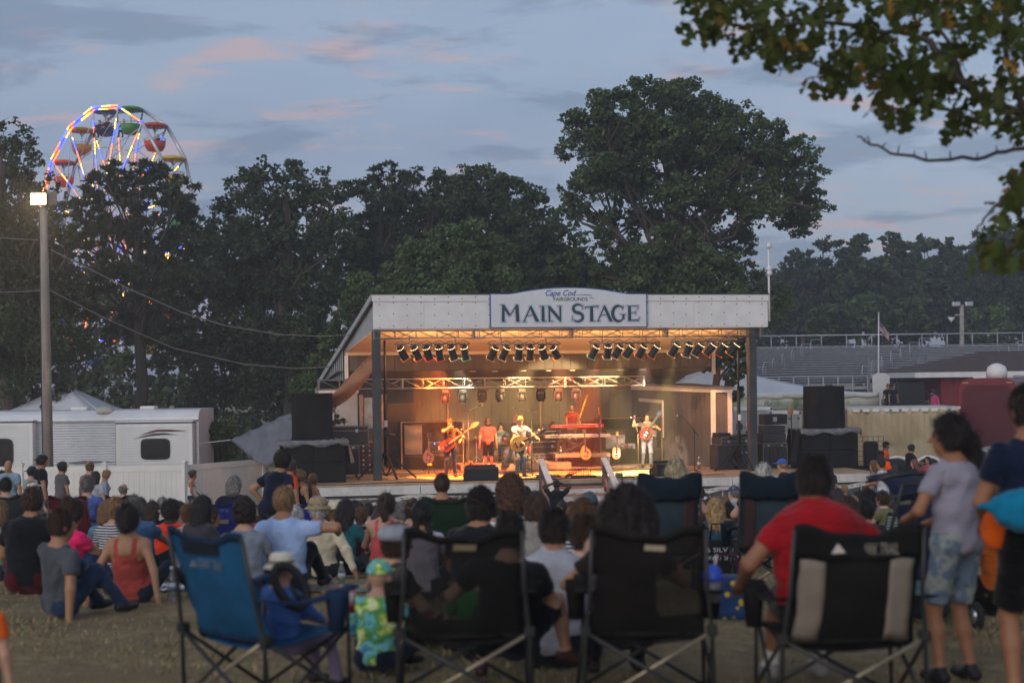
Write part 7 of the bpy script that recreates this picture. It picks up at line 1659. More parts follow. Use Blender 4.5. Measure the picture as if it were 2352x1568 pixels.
# ---------------------------------------------------------------- camp chairs
def camp_chair(label, p, face, col, arm=None, top=.88, w=.54, panel=None, mesh=False, head=False, logo=None, group='folding camp chairs on the grass', stripes=False, holder=True, kind='camp_chair', sc_=1.0):
 r = empty(kind, p, math.radians(face), label, 'chair', group); hw = w/2
 TUBE = mat((.035, .034, .034), .45, .15, 6, .05, 20, metal=.3); TUB2 = mat((.30, .25, .17), .4, .15, 6, .05, 20, metal=.5)
 fab = mat(col, .85, .14, 4, .3, 12, spec=.15, alpha=.60 if mesh else 1.0) if not stripes else cloth(col, kind='stripes', col2='#b8b0a0', pscale=9)
 armf = mat(arm or col, .85, .14, 4, .3, 12, spec=.15)
 def T(nm, pts, rad=.0105, m=TUBE): return MB().tube([Vector(q)*sc_ for q in pts], rad*sc_, 7).build(nm, m, r)
 for s in (-1, 1):
  T('back_upright', [(s*(hw+.04), -.24, .03), (s*(hw+.03), -.26, .40), (s*(hw+.005), -.30, .62), (s*(hw-.005), -.36, top)])
  T('front_upright', [(s*(hw+.04), .27, .03), (s*(hw+.03), .27, .60)])
  T('side_brace', [(s*(hw+.055), -.26, .04), (s*(hw+.02), .28, .40)]); T('side_brace', [(s*(hw+.065), .28, .04), (s*(hw+.035), -.25, .40)])
  for y in (-.24, .27): MB().lathe([(.022*sc_, 0), (.022*sc_, .03*sc_), (.012*sc_, .045*sc_)], Vector((s*(hw+.04), y, 0))*sc_, 8).build('foot', M_rubber, r)
  MB().bev(Vector((s*(hw+.03), -.25, .41))*sc_, Vector((.05, .05, .05))*sc_, .008).build('joint', M_rubber, r)
  # arm strap
  G = [[Vector((s*(hw+.035)+dx, -.30+.60*i/8, .61-.045*math.sin(math.pi*i/8)-.01*abs(dx)*10))*sc_ for dx in (-.045, 0, .045)] for i in range(9)]
  MB().sheet(G, .008).build('armrest', armf, r)
  if holder:
   c = Vector((s*(hw+.07), .16, .50))*sc_
   MB().lathe([(.038*sc_, -.10*sc_), (.052*sc_, .06*sc_), (.055*sc_, .095*sc_), (.048*sc_, .095*sc_), (.034*sc_, -.08*sc_)], c, 14).build('cup_holder', armf, r)
 for y, o in ((-.25, .012), (.275, .012)):
  T('cross_tube', [(-hw-.04, y, .04), (hw+.02, y-o, .40)], m=TUB2 if y < 0 else TUBE); T('cross_tube', [(hw+.04, y-o*2, .04), (-hw-.02, y-o, .40)])
 # back and seat cloth
 def bp(i, j, n=10):
  f = i/14; x = -hw+2*hw*f; t = j/n; z = .36+(top+.02-.36)*t; y = -.16-.20*t-.055*math.sin(math.pi*f)*math.sin(math.pi*min(1, t*1.15))*(1.0)
  x *= 1.0-.05*math.sin(math.pi*t)+.012*math.sin(j*1.7); y += .007*math.sin(i*1.9+j*1.3)+.008*math.sin(i*.8-j*2.1)*(1-t); return Vector((x, y, z-.05*math.sin(math.pi*f)**2*t**4+.008*math.sin(f*17)*t))*sc_
 bk = MB().sheet([[bp(i, j) for j in range(11)] for i in range(15)], .008*sc_).build('backrest', fab, r)
 MB().sheet([[Vector((-hw+2*hw*i/14, .28-.44*j/8, .405-.07*math.sin(math.pi*i/14)*math.sin(math.pi*(j+1)/10)-.045*j/8))*sc_ for j in range(9)] for i in range(15)], .008*sc_).build('seat', fab, r)
 for k, (ja, jb) in enumerate(((9.2, 10.05), (0, .6))):
  MB().sheet([[bp(i, ja+(jb-ja)*q)-Vector((0, .006, 0)) for q in (0, .5, 1)] for i in range(15)], .006*sc_).build('hem', armf, bk)
 if panel:
  pm = mat(panel, .85, .1, 5, .3, 12)
  for ia, ib in ((.6, 3.4), (10.6, 13.4)): MB().sheet([[bp(ia+(ib-ia)*q, j)-Vector((0, .009, 0)) for j in np.linspace(.4, 7.2, 9)] for q in np.linspace(0, 1, 5)], .006*sc_).build('side_panel', pm, bk)
  MB().sheet([[bp(i, j)-Vector((0, .008, 0)) for j in np.linspace(7.3, 9.9, 5)] for i in range(15)], .008*sc_).build('top_panel', armf, bk)
 if head:
  MB().sheet([[bp(i, j)-Vector((0, .02+.03*math.sin(math.pi*i/14)*math.sin(math.pi*(j-7)/3.2), 0)) for j in np.linspace(7.0, 10.1, 7)] for i in range(15)], .03*sc_).build('head_pad', armf, bk)
 for lg in (logo or ()):
  nm, i0, j0, sz, cl = lg[:5]; p0, p1 = bp(i0, j0), bp(i0, j0+.1); ex = (bp(i0+.2, j0)-bp(i0-.2, j0)).normalized(); ey = (p1-p0).normalized(); ez = ex.cross(ey)
  M = Matrix.Translation(p0+ez*.026*sc_) @ Matrix((ex, ey, ez)).transposed().to_4x4()
  lm = mat(cl, .7, .1)
  if nm == 'tri': o = MB().raw([(-sz, -sz*.5, 0), (sz, -sz*.5, 0), (sz*.25, sz*.55, 0), (-sz*.05, sz*.75, 0)], [(0, 1, 2, 3)]).build('emblem', lm, bk); o.matrix_basis = M
  elif nm == 'patch': o = MB().bev((0, 0, 0), (sz*2, sz*.55, .006), .002).build('badge', lm, bk); o.matrix_basis = M
  else: put_text(text_mesh(nm, sz*.4, sz, .12, .001), lm, bk, M)
 return r
def gp(u, v, Y): p = P(u, v, Y); return Vector((p.x, Y, gz(p.x, Y)))
CH_BLUE = camp_chair('bright blue camp chair turned to the right in the left foreground', gp(606, 1400, 7.0), -40, (.012, .075, .165), (.012, .03, .07), .90, .56, logo=[('tri', 4.6, 7.2, .028, (.10, .13, .15)), ('OZARK TRAIL', 7.9, 7.2, .15, (.12, .15, .17)), ('patch', 6.5, 9.0, .12, (.006, .01, .02))])
camp_chair('black mesh camp chair with worn pale badge left of the bare leg', gp(1066, 1400, 7.0), 2, (.012, .011, .010), None, .90, .56, mesh=True, logo=[('patch', 7.0, 8.9, .055, (.20, .16, .09))])
camp_chair('black mesh camp chair with cream badge carrying the blue topped cup', gp(1482, 1400, 7.0), -2, (.014, .012, .010), None, .90, .54, mesh=True, logo=[('patch', 7.6, 8.7, .050, (.42, .36, .24))])
camp_chair('black camp chair with taupe side panels under the man in red', gp(1925, 1400, 6.75), 3, (.010, .010, .009), (.010, .010, .010), .92, .60, panel=(.22, .18, .145), logo=[('tri', 4.6, 8.4, .035, (.55, .50, .45)), ('OZARK TRAIL', 8.9, 8.6, .20, (.30, .27, .22))])
camp_chair('navy high backed camp chair under the blond woman', gp(1523, 1200, 12.4), 3, (.030, .050, .062), (.010, .018, .030), 1.06, .54, panel=(.045, .022, .022), head=True)
camp_chair('navy high backed camp chair under the white haired man', gp(1762, 1200, 12.4), -3, (.030, .050, .062), (.010, .018, .030), 1.06, .54, panel=(.045, .022, .022), head=True)
camp_chair('maroon camp chair behind the girl in bright pink', gp(182, 1180, 19.5), -8, (.085, .010, .018), (.05, .008, .012), .92, .56)
camp_chair('royal blue camp chair under the man with the black cap', gp(511, 1160, 23.5), 5, (.012, .022, .16), (.01, .015, .09), 1.0, .56, logo=[('tri', 4.6, 8.2, .03, (.45, .38, .2)), ('OZARK TRAIL', 8.6, 8.2, .18, (.10, .14, .35)), ('patch', 7, 5.2, .13, (.20, .17, .12))])
camp_chair('royal blue camp chair half hidden by the man in light blue', gp(682, 1160, 22.5), 12, (.012, .022, .16), (.01, .015, .09), 1.0, .56)
camp_chair('dark green camp chair under the man in maroon', gp(1033, 1190, 15.9), 0, (.010, .028, .014), (.012, .03, .016), .93, .58)
camp_chair('charcoal camp chair at the far left edge', gp(36, 1170, 21.5), -5, (.020, .026, .030), (.02, .022, .02), .92, .56)
camp_chair('navy camp chair under the grey haired man by the fence', gp(281, 1150, 29), 0, (.012, .025, .06), (.01, .02, .04), .95, .56)
camp_chair('striped low beach chair beside the father with the baby', gp(2056, 1200, 17.4), 10, '#3f7a80', '#30383c', .80, .56, stripes=True, holder=True, sc_=.9)
# ---------------------------------------------------------------- the crowd
HT = dict(stand=1.75, cross=.95, knees=.95, back=.93, leanR=.94, leanL=.94, chair=1.31)
LOG = []
def C(label, u, vtop, Y, base='cross', s=1.0, face=None, fix=False, **k):
 """someone whose head top is at pixel (u, vtop); the distance near Y is adjusted so that the size is natural"""
 best = None
 for q in (np.linspace(.80, 1.25, 46) if not fix else (1.0,)):
  y = Y*q; p = P(u, vtop, y); h = HT[base]*k.get('hk', 1.0)+(.012 if k.get('hair') not in ('crop', None) else 0); sc_ = (p.z-gz(p.x, y)-k.get('lift', 0))/h
  c = abs(sc_-s)*3+abs(q-1)*.8
  if best is None or c < best[0]: best = (c, y, sc_, p)
 _, y, sc_, p = best; raw = sc_; sc_ = max(s*.80, min(s*1.15, sc_)); kk = {a: b for a, b in k.items() if a not in ('hk', 'lift')}
 if face is None: face = rng.uniform(-14, 14)
 LOG.append((label[:30], round(Y, 1), round(y, 1), round(raw, 2)))
 tl = BASE[base]['tl'] if 'tl' not in k else k['tl']
 # keep the head over the pixel: the seat sits opposite to the lean
 off = Vector((tl[0], tl[1], 0))*.62*sc_; fr = math.radians(face); off = Vector((off.x*math.cos(fr)-off.y*math.sin(fr), off.x*math.sin(fr)+off.y*math.cos(fr), 0))
 kk.setdefault('cell', max(.0095, min(.024, y*.00105))); kk.setdefault('fuzz', 3500 if y < 12 else 1500 if y < 22 else 300)
 hs = kk.pop('hs', 1.06 if sc_ > .9 else 1.12)
 return person(label, Vector((p.x, y, gz(p.x, y)+k.get('lift', 0)))-off, face, base, sc_, hs=hs, **kk)
# standing by the fence
C('bald man in light blue polo facing the camera by the fence', 21, 1059, 31, 'stand', face=172, tc='#7d98a8', bottom='shorts', bc='#3a3f4a', skin='m', hair=None)
C('person in dark cap at the extreme left edge by the fence', 2, 1083, 33, 'stand', .92, face=-60, tc='#3c4a3c', hat='cap', hatc='#20261c', hc='dark')
C('boy in black and teal backward cap by the fence', 71, 1074, 30, 'stand', .88, face=-35, tc='#8a8f90', bottom='shorts', bc='#30343c', hat='backcap', hatc='#1c3a44', hc='dark')
C('man in black tee and dark backward cap by the fence', 93, 1046, 31, 'stand', 1.03, face=-60, tc='#0c0d12', bc='#4c5058', hat='backcap', hatc='#1c2026', hc='dark', skin='m')
C('woman in grey tee with dark bun and sunglasses by the fence', 141, 1061, 31, 'stand', .98, face=-42, fem=True, tc='#56565a', bc='#4a4a4e', hair='bun', hc='dark', skin='m', glasses=True)
C('woman in dusty pink tee with light brown bun by the fence', 205, 1061, 31, 'stand', .98, face=-15, fem=True, tc='#a67f8b', bc='#3a4452', hair='bun', hc='light')
C('small dark haired child between the two women by the fence', 218, 1086, 33, 'stand', .78, face=-20, tc='#a0a0a8', hair='bob', hc='dark', hs=1.2)
C('woman in pale grey sweater with short blond hair looking down', 240, 1081, 31, 'stand', .95, face=-70, pitch=-35, fem=True, top='long', tc='#8d99a2', bc='#5c6470', hair='short', hc='sand', skin='m')
C('woman in white sleeveless top leaning on the fence', 441, 1081, 38.5, 'stand', .94, face=-88, fem=True, top='tank', tc='#cfcfd4', bottom='shorts', bc='#232c44', hair='bun', hc='black', skin='o', hL=(-.10, .22, 1.0), hR=(.20, .16, .92))
# left block
C('grey haired man in blue sitting in the maroon chair', 199, 1098, 19.9, 'chair', fix=True, face=-6, tc='#5468a8', bc='#3c4046', hair='short', hc='grey')
C('balding grey man in the navy chair by the fence', 281, 1112, 29.3, 'chair', face=-25, tc='#27405e', hair='balding', hc='grey', skin='l', glasses=True)
C('person in white cap low in the left crowd', 71, 1108, 25, 'chair', .9, face=-30, tc='#8c9094', hat='cap', hatc='#d0d0d0', hc='sand')
C('dark haired person in the charcoal chair at the left', 13, 1100, 21.8, 'chair', fix=True, face=10, tc='#6d7278', hair='short', hc='black')
C('broad man in black tee sitting on the grass at the left', 72, 1120, 13.8, 'cross', 1.05, fix=True, face=5, tc='#15171b', bc='#4a1016', skin='m', hair='crop', hc='brown', fat=1.22, hR=(.30, .35, .3))
C('bare armed person in khaki at the extreme left edge', -8, 1150, 16.0, 'knees', face=-10, top='tank', tc='#6d6f5c', bc='#30343a', hair='bob', hc='sand')
C('boy in grey tee leaning on one hand in the left foreground', 132, 1180, 10.8, 'leanR', 1.0, fix=True, face=-38, tc='#4a4d52', bc='#26364f', skin='m', hair='crop', hc='brown', hR=(.30, -.12, .03), hL=(-.05, .52, .30), fR=(.15, .55, .08), fL=(-.16, .50, .08), yaw=-12)
C('girl in bright pink tee with brown top bun', 160, 1143, 13.4, 'knees', .92, fix=True, face=-35, fem=True, tc='#f0296a', bottom='pants', bc='#2c3f62', hair='topbun', hc='brown', skin='m', hR=(.10, .55, .30), hL=(-.02, .58, .32))
C('woman in coral tank top leaning back on both hands', 290, 1163, 12.0, 'back', 1.0, face=-4, fix=True, fem=True, top='tank', tc='#a4453f', bc='#25303f', hair='lowbun', hc='dark', skin='m', fat=1.12, pitch=8, fR=(.35, .70, .08))
C('woman in black and white striped top with short blond hair', 262, 1144, 16.6, 'cross', 1.0, face=-8, fem=True, tmat=cloth('#15161c', kind='stripes', col2='#c8c8cc', pscale=11), hair='messy', hc='sand')
C('grey haired man in blue tee behind the coral top', 305, 1143, 16.2, 'leanL', 1.04, face=-6, tc='#45648c', bottom='shorts', bc='#20262c', hair='short', hc='grey', fat=1.15, fR=(.42, .45, .08), kR=(1, .3, .7))
C('dark haired person in floral top left of the girl touching her hair', 320, 1142, 21, 'knees', .95, tmat=cloth('#1d222c', kind='floral', col2='#a8acb4', pscale=22), hair='bob', hc='dark', fem=True)
C('long haired girl in dark floral top touching her hair', 348, 1150, 18.8, 'cross', .95, face=-10, fem=True, tmat=cloth('#14151c', kind='floral', col2='#b8b8b4', pscale=24), hair='long', hc='brown', hR=(.16, .10, .80), eR=(1, .2, -.2))
C('man in bright orange tee with black curly hair', 392, 1150, 16.8, 'cross', 1.04, face=-12, tc='#dc3a12', bc='#26241f', hair='afro', hc='black', skin='d', fat=1.1, yaw=-30)
C('dark haired woman right behind the orange tee', 412, 1150, 20.5, 'knees', .95, fem=True, tc='#7c6a60', hair='bun', hc='dark', skin='m', yaw=-40)
C('woman in pale strappy top with hair pinned up', 433, 1156, 19.0, 'cross', .95, face=-15, fem=True, top='tank', tc='#7a7886', hair='bun', hc='light', skin='l')
C('woman with very long black hair beside the boy in the hoodie', 460, 1138, 18.8, 'cross', 1.0, face=-30, fem=True, tc='#3a3a40', hair='longer', hc='black', skin='m')
C('boy in white hoodie turned to the right', 478, 1168, 16.6, 'cross', .9, face=-62, top='long', tc='#a9abaa', bc='#2b2e36', hair='crop', hc='brown', skin='m')
C('man in black cap and navy tee in the royal blue chair', 536, 1094, 23.8, 'chair', 1.03, fix=True, face=-4, tc='#171c28', hat='cap', hatc='#15171a', hc='grey', hair='bob')
C('person with bushy dark hair in grey blue shirt', 560, 1148, 12.6, 'cross', 1.0, fix=True, face=6, tc='#7b828c', hair='messy', hc='dark', fem=True, fat=1.15)
# middle left
C('man in navy tee standing bent with hands on hips', 647, 1048, 17.6, 'stand', 1.0, fix=True, face=-35, tl=(.06, .32, 1), hk=.95, tc='#131b2e', bc='#16181f', hair='messy', hc='dark', skin='m', hR=(.20, .12, 1.02), eR=(1, -.8, 0), hL=(-.24, .12, 1.02), eL=(-1, -.8, 0))
C('man in cap and orange tee standing near the left tower', 665, 1057, 26.5, 'stand', 1.0, fix=True, face=-55, tc='#d4491c', bottom='shorts', bc='#303038', hat='cap', hatc='#3a3d40', hc='brown', skin='m')
C('woman in black tank top with curly bun standing', 689, 1083, 26.5, 'stand', .94, fix=True, face=-40, fem=True, top='tank', tc='#101114', bc='#2b3140', hair='topbun', hc='light', skin='m')
C('woman in charcoal tank top and dark green cap standing', 717, 1090, 27.0, 'stand', .92, fix=True, face=-45, fem=True, top='tank', tc='#25282c', bc='#2b3140', hat='cap', hatc='#1b2f30', hair='lowpony', hc='light', skin='m')
C('man in light blue tee leaning on his left arm', 649, 1124, 13.0, 'leanL', 1.08, fix=True, face=-10, tc='#9db4dc', bc='#12141a', hair='crop', hc='sand', skin='m', tl=(-.02, .02, 1), hL=(-.40, -.05, .03), hR=(.40, .30, .55), eR=(1, -.3, .1), fat=1.15)
C('white haired person behind the man in light blue', 676, 1159, 18.5, 'cross', .95, tc='#b8b8b4', hair='bob', hc='white', fem=True)
C('old man in tan bucket hat and cream shirt', 729, 1148, 16.4, 'back', 1.06, fix=True, face=-4, top='long', tc='#c8bda4', bc='#23242c', hair='short', hc='white', hat='bucket', hatc='#9a8663', skin='m', fat=1.15, tl=(-.04, -.06, 1), hR=(.46, -.12, .04), hL=(-.2, .40, .3))
C('woman in white straw cowboy hat with pink band', 769, 1152, 19.5, 'knees', 1.0, face=-14, fem=True, tc='#c2b9a8', hair='short', hc='sand', hat='cowboy', hatc='#d3c9ad', skin='m', hR=(.30, .35, .50), eR=(1, -.2, -.1))
C('woman with long dark hair right of the cowboy hat', 792, 1146, 22.5, 'cross', 1.0, fem=True, tc='#1f5f66', hair='long', hc='dark')
C('dark haired person far in front beside the barrier', 815, 1148, 25, 'cross', 1.0, tc='#d0d0d0', hair='short', hc='black')
C('girl in dark maroon top with light brown hair', 828, 1164, 20.2, 'cross', .92, face=-8, fem=True, tc='#4a1624', hair='pony', hc='light')
C('dark haired man in white shirt left of the ponytail', 845, 1153, 23.5, 'cross', 1.0, tc='#bfc2c6', hair='short', hc='black')
C('man in dark cap behind the dark haired man in white', 826, 1156, 27, 'cross', 1.0, tc='#20304a', hair='short', hc='black', hat='cap', hatc='#15171c')
C('woman in coral tank top with long ponytail', 886, 1131, 14.7, 'cross', 1.06, face=-4, fem=True, top='tank', tc='#c65350', bc='#26232a', hair='pony', hc='brown', skin='l', fat=1.05)
C('older woman in mint shirt with grey hair', 924, 1150, 21.5, 'cross', 1.0, face=-10, fem=True, tc='#8fb09a', hair='bob', hc='grey')
C('woman in black floral top with brown hair', 944, 1152, 18.0, 'cross', 1.0, fem=True, top='tank', tmat=cloth('#14120f', kind='floral', col2='#b06848', pscale=22), hair='bun', hc='brown')
C('girl with two dark braids in pale lilac tee', 968, 1151, 12.4, 'cross', .98, fix=True, face=5, fem=True, tc='#b9aebb', hair='braids', hc='black', skin='m', bc='#3a3f4c')
C('man in maroon shirt in the dark green chair', 1014, 1094, 16.2, 'chair', 1.02, fix=True, face=-8, tc='#3c1016', hair='crop', hc='brown', skin='m')
C('man in black shirt with dark hair at the centre', 1101, 1124, 10.8, 'cross', 1.08, fix=True, face=-20, tc='#14161c', bc='#22252c', hair='messy', hc='dark', skin='m', fat=1.15, yaw=-8)
C('grey haired person in white shirt beside the black shirt', 1138, 1149, 19.0, 'cross', 1.0, fem=True, tc='#cfd0d2', hair='messy', hc='grey')
x_adv, X_adv = C('woman with long curly auburn hair in dark green advantage tee', 1172, 1095, 15.3, 'chair', 1.0, fix=True, face=0, fem=True, tc='#12261c', hair='curly', hc='#4a2c16', skin='l', fat=1.1)
C('man in dark cap far behind the curly haired woman', 1208, 1118, 27, 'chair', .95, tc='#2a2320', hair='short', hc='dark', hat='cap', hatc='#2c2522')
C('man in sage green cap and grey tee', 1232, 1128, 14.0, 'cross', 1.06, fix=True, face=-6, tc='#8d8880', hair='bob', hc='brown', hat='cap', hatc='#5c6a5a', fat=1.1)
C('man in black tee filming with both arms raised near the stairs', 1278, 1101, 38, 'knees', 1.0, face=-5, lift=.30, tc='#0e0e12', hair='crop', hc='black', skin='d', hR=(.10, .30, .84), eR=(1, 0, -.3), hL=(-.10, .30, .84), eL=(-1, 0, -.3))
C('dark haired child far in front of the stairs', 1290, 1150, 24, 'cross', .95, tc='#b0b0b8', hair='bun', hc='dark')
C('person in pale green cap far in front of the stairs', 1281, 1163, 22, 'cross', .92, tc='#3f78b0', hat='cap', hatc='#9aa88c', hc='light')
C('man in light grey tee with short dark hair in the foreground', 1272, 1170, 8.3, 'cross', .92, fix=True, face=-5, tc='#a7a7ad', bc='#23262c', hair='crop', hc='dark', skin='m', fat=1.25, yaw=-18)
C('shaggy haired child in striped top', 1335, 1147, 10.5, 'cross', .98, fix=True, face=-25, tmat=cloth('#1d2130', kind='stripes', col2='#bfbfc6', pscale=12), hair='bob', hc='light', skin='l')
C('man in teal cap and pale shirt', 1352, 1136, 15.2, 'leanR', 1.02, fix=True, face=-12, top='long', tc='#a8aeb4', hair='crop', hc='brown', hat='cap', hatc='#4d6c74', hR=(.36, .20, .25))
C('small boy in striped top turning round to the camera', 1336, 1190, 9.2, 'cross', .82, fix=True, face=-130, tmat=cloth('#c8c8cc', kind='stripes', col2='#161a2c', pscale=12), hair='short', hc='brown', skin='p', hs=1.18)
C('long dark haired girl low behind the black mesh chair', 1385, 1163, 17.5, 'cross', .92, fem=True, tc='#2b2a30', hair='long', hc='dark')
C('person in maroon shirt in front of the stairs', 1424, 1124, 27, 'chair', .92, tc='#4a1418', hair='short', hc='dark', skin='t')
C('person in camouflage cap right of the stairs', 1453, 1114, 29, 'chair', .92, tc='#3c4030', hair='short', hc='brown', hat='cap', hatc='#4f5240')
# more heads between the named ones and the barrier
XT = [(560, 1150, 27, '#5c6a7a', 'short', 'dark', 'behind the bushy haired person'), (590, 1158, 24, '#8a4a4a', 'bob', 'brown', 'left of the man in light blue'), (705, 1165, 24, '#b0a890', 'short', 'grey', 'left of the bucket hat'), (752, 1160, 26, '#4a5a6c', 'bob', 'dark', 'between the two hats'), (800, 1160, 29, '#6c8a9a', 'long', 'light', 'behind the long dark hair'), (862, 1160, 27, '#2c3a5c', 'short', 'dark', 'left of the coral ponytail'), (870, 1168, 21, '#c8c4c0', 'bob', 'brown', 'low beside the coral ponytail'), (918, 1150, 28, '#7a3a40', 'short', 'black', 'beyond the grey haired woman'), (948, 1143, 30, '#b8bcc0', 'short', 'brown', 'far left of the green chair'), (985, 1150, 26, '#3a3c48', 'bob', 'sand', 'just left of the green chair'), (1062, 1148, 24, '#8a8478', 'messy', 'light', 'just right of the green chair'), (1080, 1140, 31, '#34405a', 'short', 'dark', 'far behind the black shirt'), (1118, 1146, 27, '#90705c', 'long', 'brown', 'left of the auburn curls'), (1205, 1140, 23, '#6c7a6a', 'short', 'dark', 'right of the auburn curls'), (1250, 1150, 27, '#a8a8b0', 'bob', 'dark', 'left of the filming man'), (1310, 1150, 28, '#4a4a58', 'short', 'brown', 'right of the filming man'), (1316, 1163, 20, '#7c8c98', 'bob', 'light', 'behind the shaggy child'), (1372, 1152, 25, '#b49a84', 'short', 'grey', 'right of the teal cap'), (1404, 1146, 30, '#2c4a40', 'long', 'dark', 'below the right stair rail'), (1610, 1150, 20, '#6a3c48', 'bob', 'brown', 'left of the wavy blond woman'), (1630, 1135, 28, '#8a90a0', 'short', 'dark', 'beyond the wavy blond woman'), (1665, 1138, 27, '#3c5c4a', 'bob', 'light', 'beyond the pawn shop bag'), (1845, 1120, 28, '#5a5e70', 'short', 'brown', 'right of the second navy chair'), (1925, 1120, 26, '#94604c', 'bob', 'dark', 'left of the bald man'), (1940, 1112, 31, '#3a4a6c', 'short', 'sand', 'far left of the bald man'), (2050, 1150, 20, '#46505c', 'short', 'brown', 'right of the baby'), (445, 1148, 26, '#8c8078', 'bob', 'brown', 'beyond the woman with pinned hair'), (372, 1140, 27, '#b4b0a8', 'short', 'grey', 'beyond the girl touching her hair'), (245, 1150, 22, '#5a7a8c', 'bob', 'light', 'left of the striped top'), (115, 1140, 24, '#3c4650', 'short', 'dark', 'right of the broad man in black'), (620, 1152, 20, '#a09488', 'bob', 'dark', 'right behind the blue chair corner')]
for (u, v, y, tcol, hr_, hc_, wd) in XT:
 C('seated listener '+('with long hair' if hr_ == 'long' else 'with chin length hair' if hr_ == 'bob' else 'with short hair')+' '+wd, u, v, y, 'cross', .98, tc=tcol, hair=hr_, hc=hc_, skin=rng.choice('lmlmt'), fem=hr_ != 'short', group='listeners sitting between the nearer rows', cell=.024, fuzz=150)
# right block
C('blond woman in the first navy high backed chair', 1552, 1055, 12.7, 'chair', 1.03, face=-4, fem=True, tc='#2a2e48', hair='long', hc='#a89878', skin='l', tl=(.02, -.08, 1))
C('white haired man in the second navy high backed chair', 1754, 1071, 12.7, 'chair', 1.02, face=2, tc='#1a2236', bottom='shorts', bc='#2b3036', hair='short', hc='white', skin='l', tl=(0, -.10, 1))
C('blond woman with wavy hair beside the pawn shop tee', 1643, 1143, 17.6, 'cross', 1.0, fix=True, face=-6, fem=True, tc='#2d4a58', hair='long', hc='blond', skin='l')
C('dark haired child right of the wavy blond woman', 1671, 1154, 19.5, 'cross', .95, face=-20, tc='#3a3d44', hair='short', hc='black', skin='m')
C('person in patterned bandana reclining near the barrier', 1690, 1118, 25, 'chair', .9, face=60, tc='#9a9fb0', hair='short', hc='grey', hat='cap', hatc='#34406a', skin='p')
C('person with dark glasses low in front of the barrier', 1607, 1118, 24, 'chair', .86, tc='#2a2c38', hair='short', hc='brown')
C('child in white cap low in front of the barrier', 1620, 1132, 24, 'cross', 1.0, tc='#50566a', hair='short', hc='brown', hat='cap', hatc='#d2cdd6')
C('man in blue cap and black tee looking left', 1800, 1056, 30, 'stand', .96, face=70, tc='#0f1014', hat='cap', hatc='#2f5fae', hc='sand', hair='crop')
C('woman with brown hair standing beyond the man in red', 1889, 1054, 34, 'stand', .98, face=10, fem=True, tc='#33303a', hair='long', hc='brown')
C('second brown haired woman beyond the man in red', 1903, 1064, 34, 'stand', .95, face=20, fem=True, tc='#3a3438', hair='long', hc='dark')
C('girl in grey tee with long sandy hair hugged by her partner', 2010, 1058, 33.5, 'stand', .96, face=60, fem=True, tc='#86868a', bc='#5d6b80', hair='long', hc='light', skin='l')
C('man in white tee hugging the girl in grey', 2026, 1053, 33.2, 'stand', 1.02, face=70, tc='#c3c4cc', bc='#7d8ea6', hair='short', hc='dark', skin='m', hL=(.05, .36, 1.12), hR=(.22, .34, 1.10))
VEST = cloth('#ff5a14')
C('security guard in black cap and orange vest facing the crowd', 2023, 1037, 36.5, 'stand', 1.02, face=165, tmat=VEST, tc='#fff', bc='#15171c', hair='crop', hc='black', hat='cap', hatc='#101216', skin='d')
C('second security guard in orange vest behind the table', 2032, 1015, 42, 'stand', 1.03, face=-110, tmat=VEST, bc='#15171c', hair='crop', hc='black', hat='cap', hatc='#15181f', skin='t')
C('woman in black with dark bun reaching over the table', 2092, 1020, 47.5, 'stand', 1.0, face=-75, fem=True, tl=(0, .2, 1), tc='#17171c', bc='#15161a', hair='bun', hc='black', skin='m', hR=(.12, .45, 1.15), hL=(-.10, .50, 1.12))
C('man in black seated at the white table', 2090, 1042, 49.0, 'chair', 1.0, face=-150, tc='#111216', hair='short', hc='black', skin='m')
C('woman in black with reddish hair and headband at the table', 2101, 1055, 46.5, 'chair', .98, face=80, fem=True, tc='#1a1a20', bc='#3a4660', hair='long', hc='#7a4a34', skin='l', hL=(-.10, .42, .80))
C('two tone haired woman seated right of the table', 2131, 1049, 48, 'chair', .98, face=140, fem=True, tc='#b05058', hair='long', hc='dark', skin='m')
C('short haired person by the parked car', 2258, 1038, 41, 'stand', .95, face=-20, tc='#4a6d78', hair='short', hc='brown')
C('blond girl in white top by the parked car', 2270, 1046, 40.5, 'stand', .92, face=-10, fem=True, top='tank', tc='#c8c8cc', hair='long', hc='blond')
C('woman in lime green tee with brown low ponytail', 1950, 1141, 15.8, 'cross', 1.04, fix=True, face=10, fem=True, tc='#9bc24c', bc='#30343c', hair='lowpony', hc='brown', skin='l', fat=1.2, yaw=25, pitch=-12)
C('bald man behind the lime green tee', 1960, 1135, 18.2, 'cross', 1.04, fix=True, tc='#3f6a78', hair=None, skin='l')
C('dark haired woman in blue right of the bald man', 1973, 1128, 18.5, 'cross', 1.05, fem=True, tc='#3c6c8a', hair='long', hc='black')
C('father in black tee looking down over the baby', 2001, 1122, 17.8, 'cross', 1.06, fix=True, face=120, pitch=-28, tc='#15161b', bc='#2a2d34', hair='short', hc='black', skin='m', hR=(.10, .34, .42), hL=(-.12, .36, .38))
C('dark haired child beside the father', 1990, 1150, 16.5, 'cross', .85, tc='#20222a', hair='bun', hc='black', hs=1.15)
C('baby in olive shirt held on the lap', 2030, 1134, 17.5, 'cross', .56, fix=True, face=40, lift=.36, tc='#6d6a48', bmat=cloth('#c8b8b4', kind='floral', col2='#a83440', pscale=30), hair='short', hc='brown', hs=1.35, skin='p')
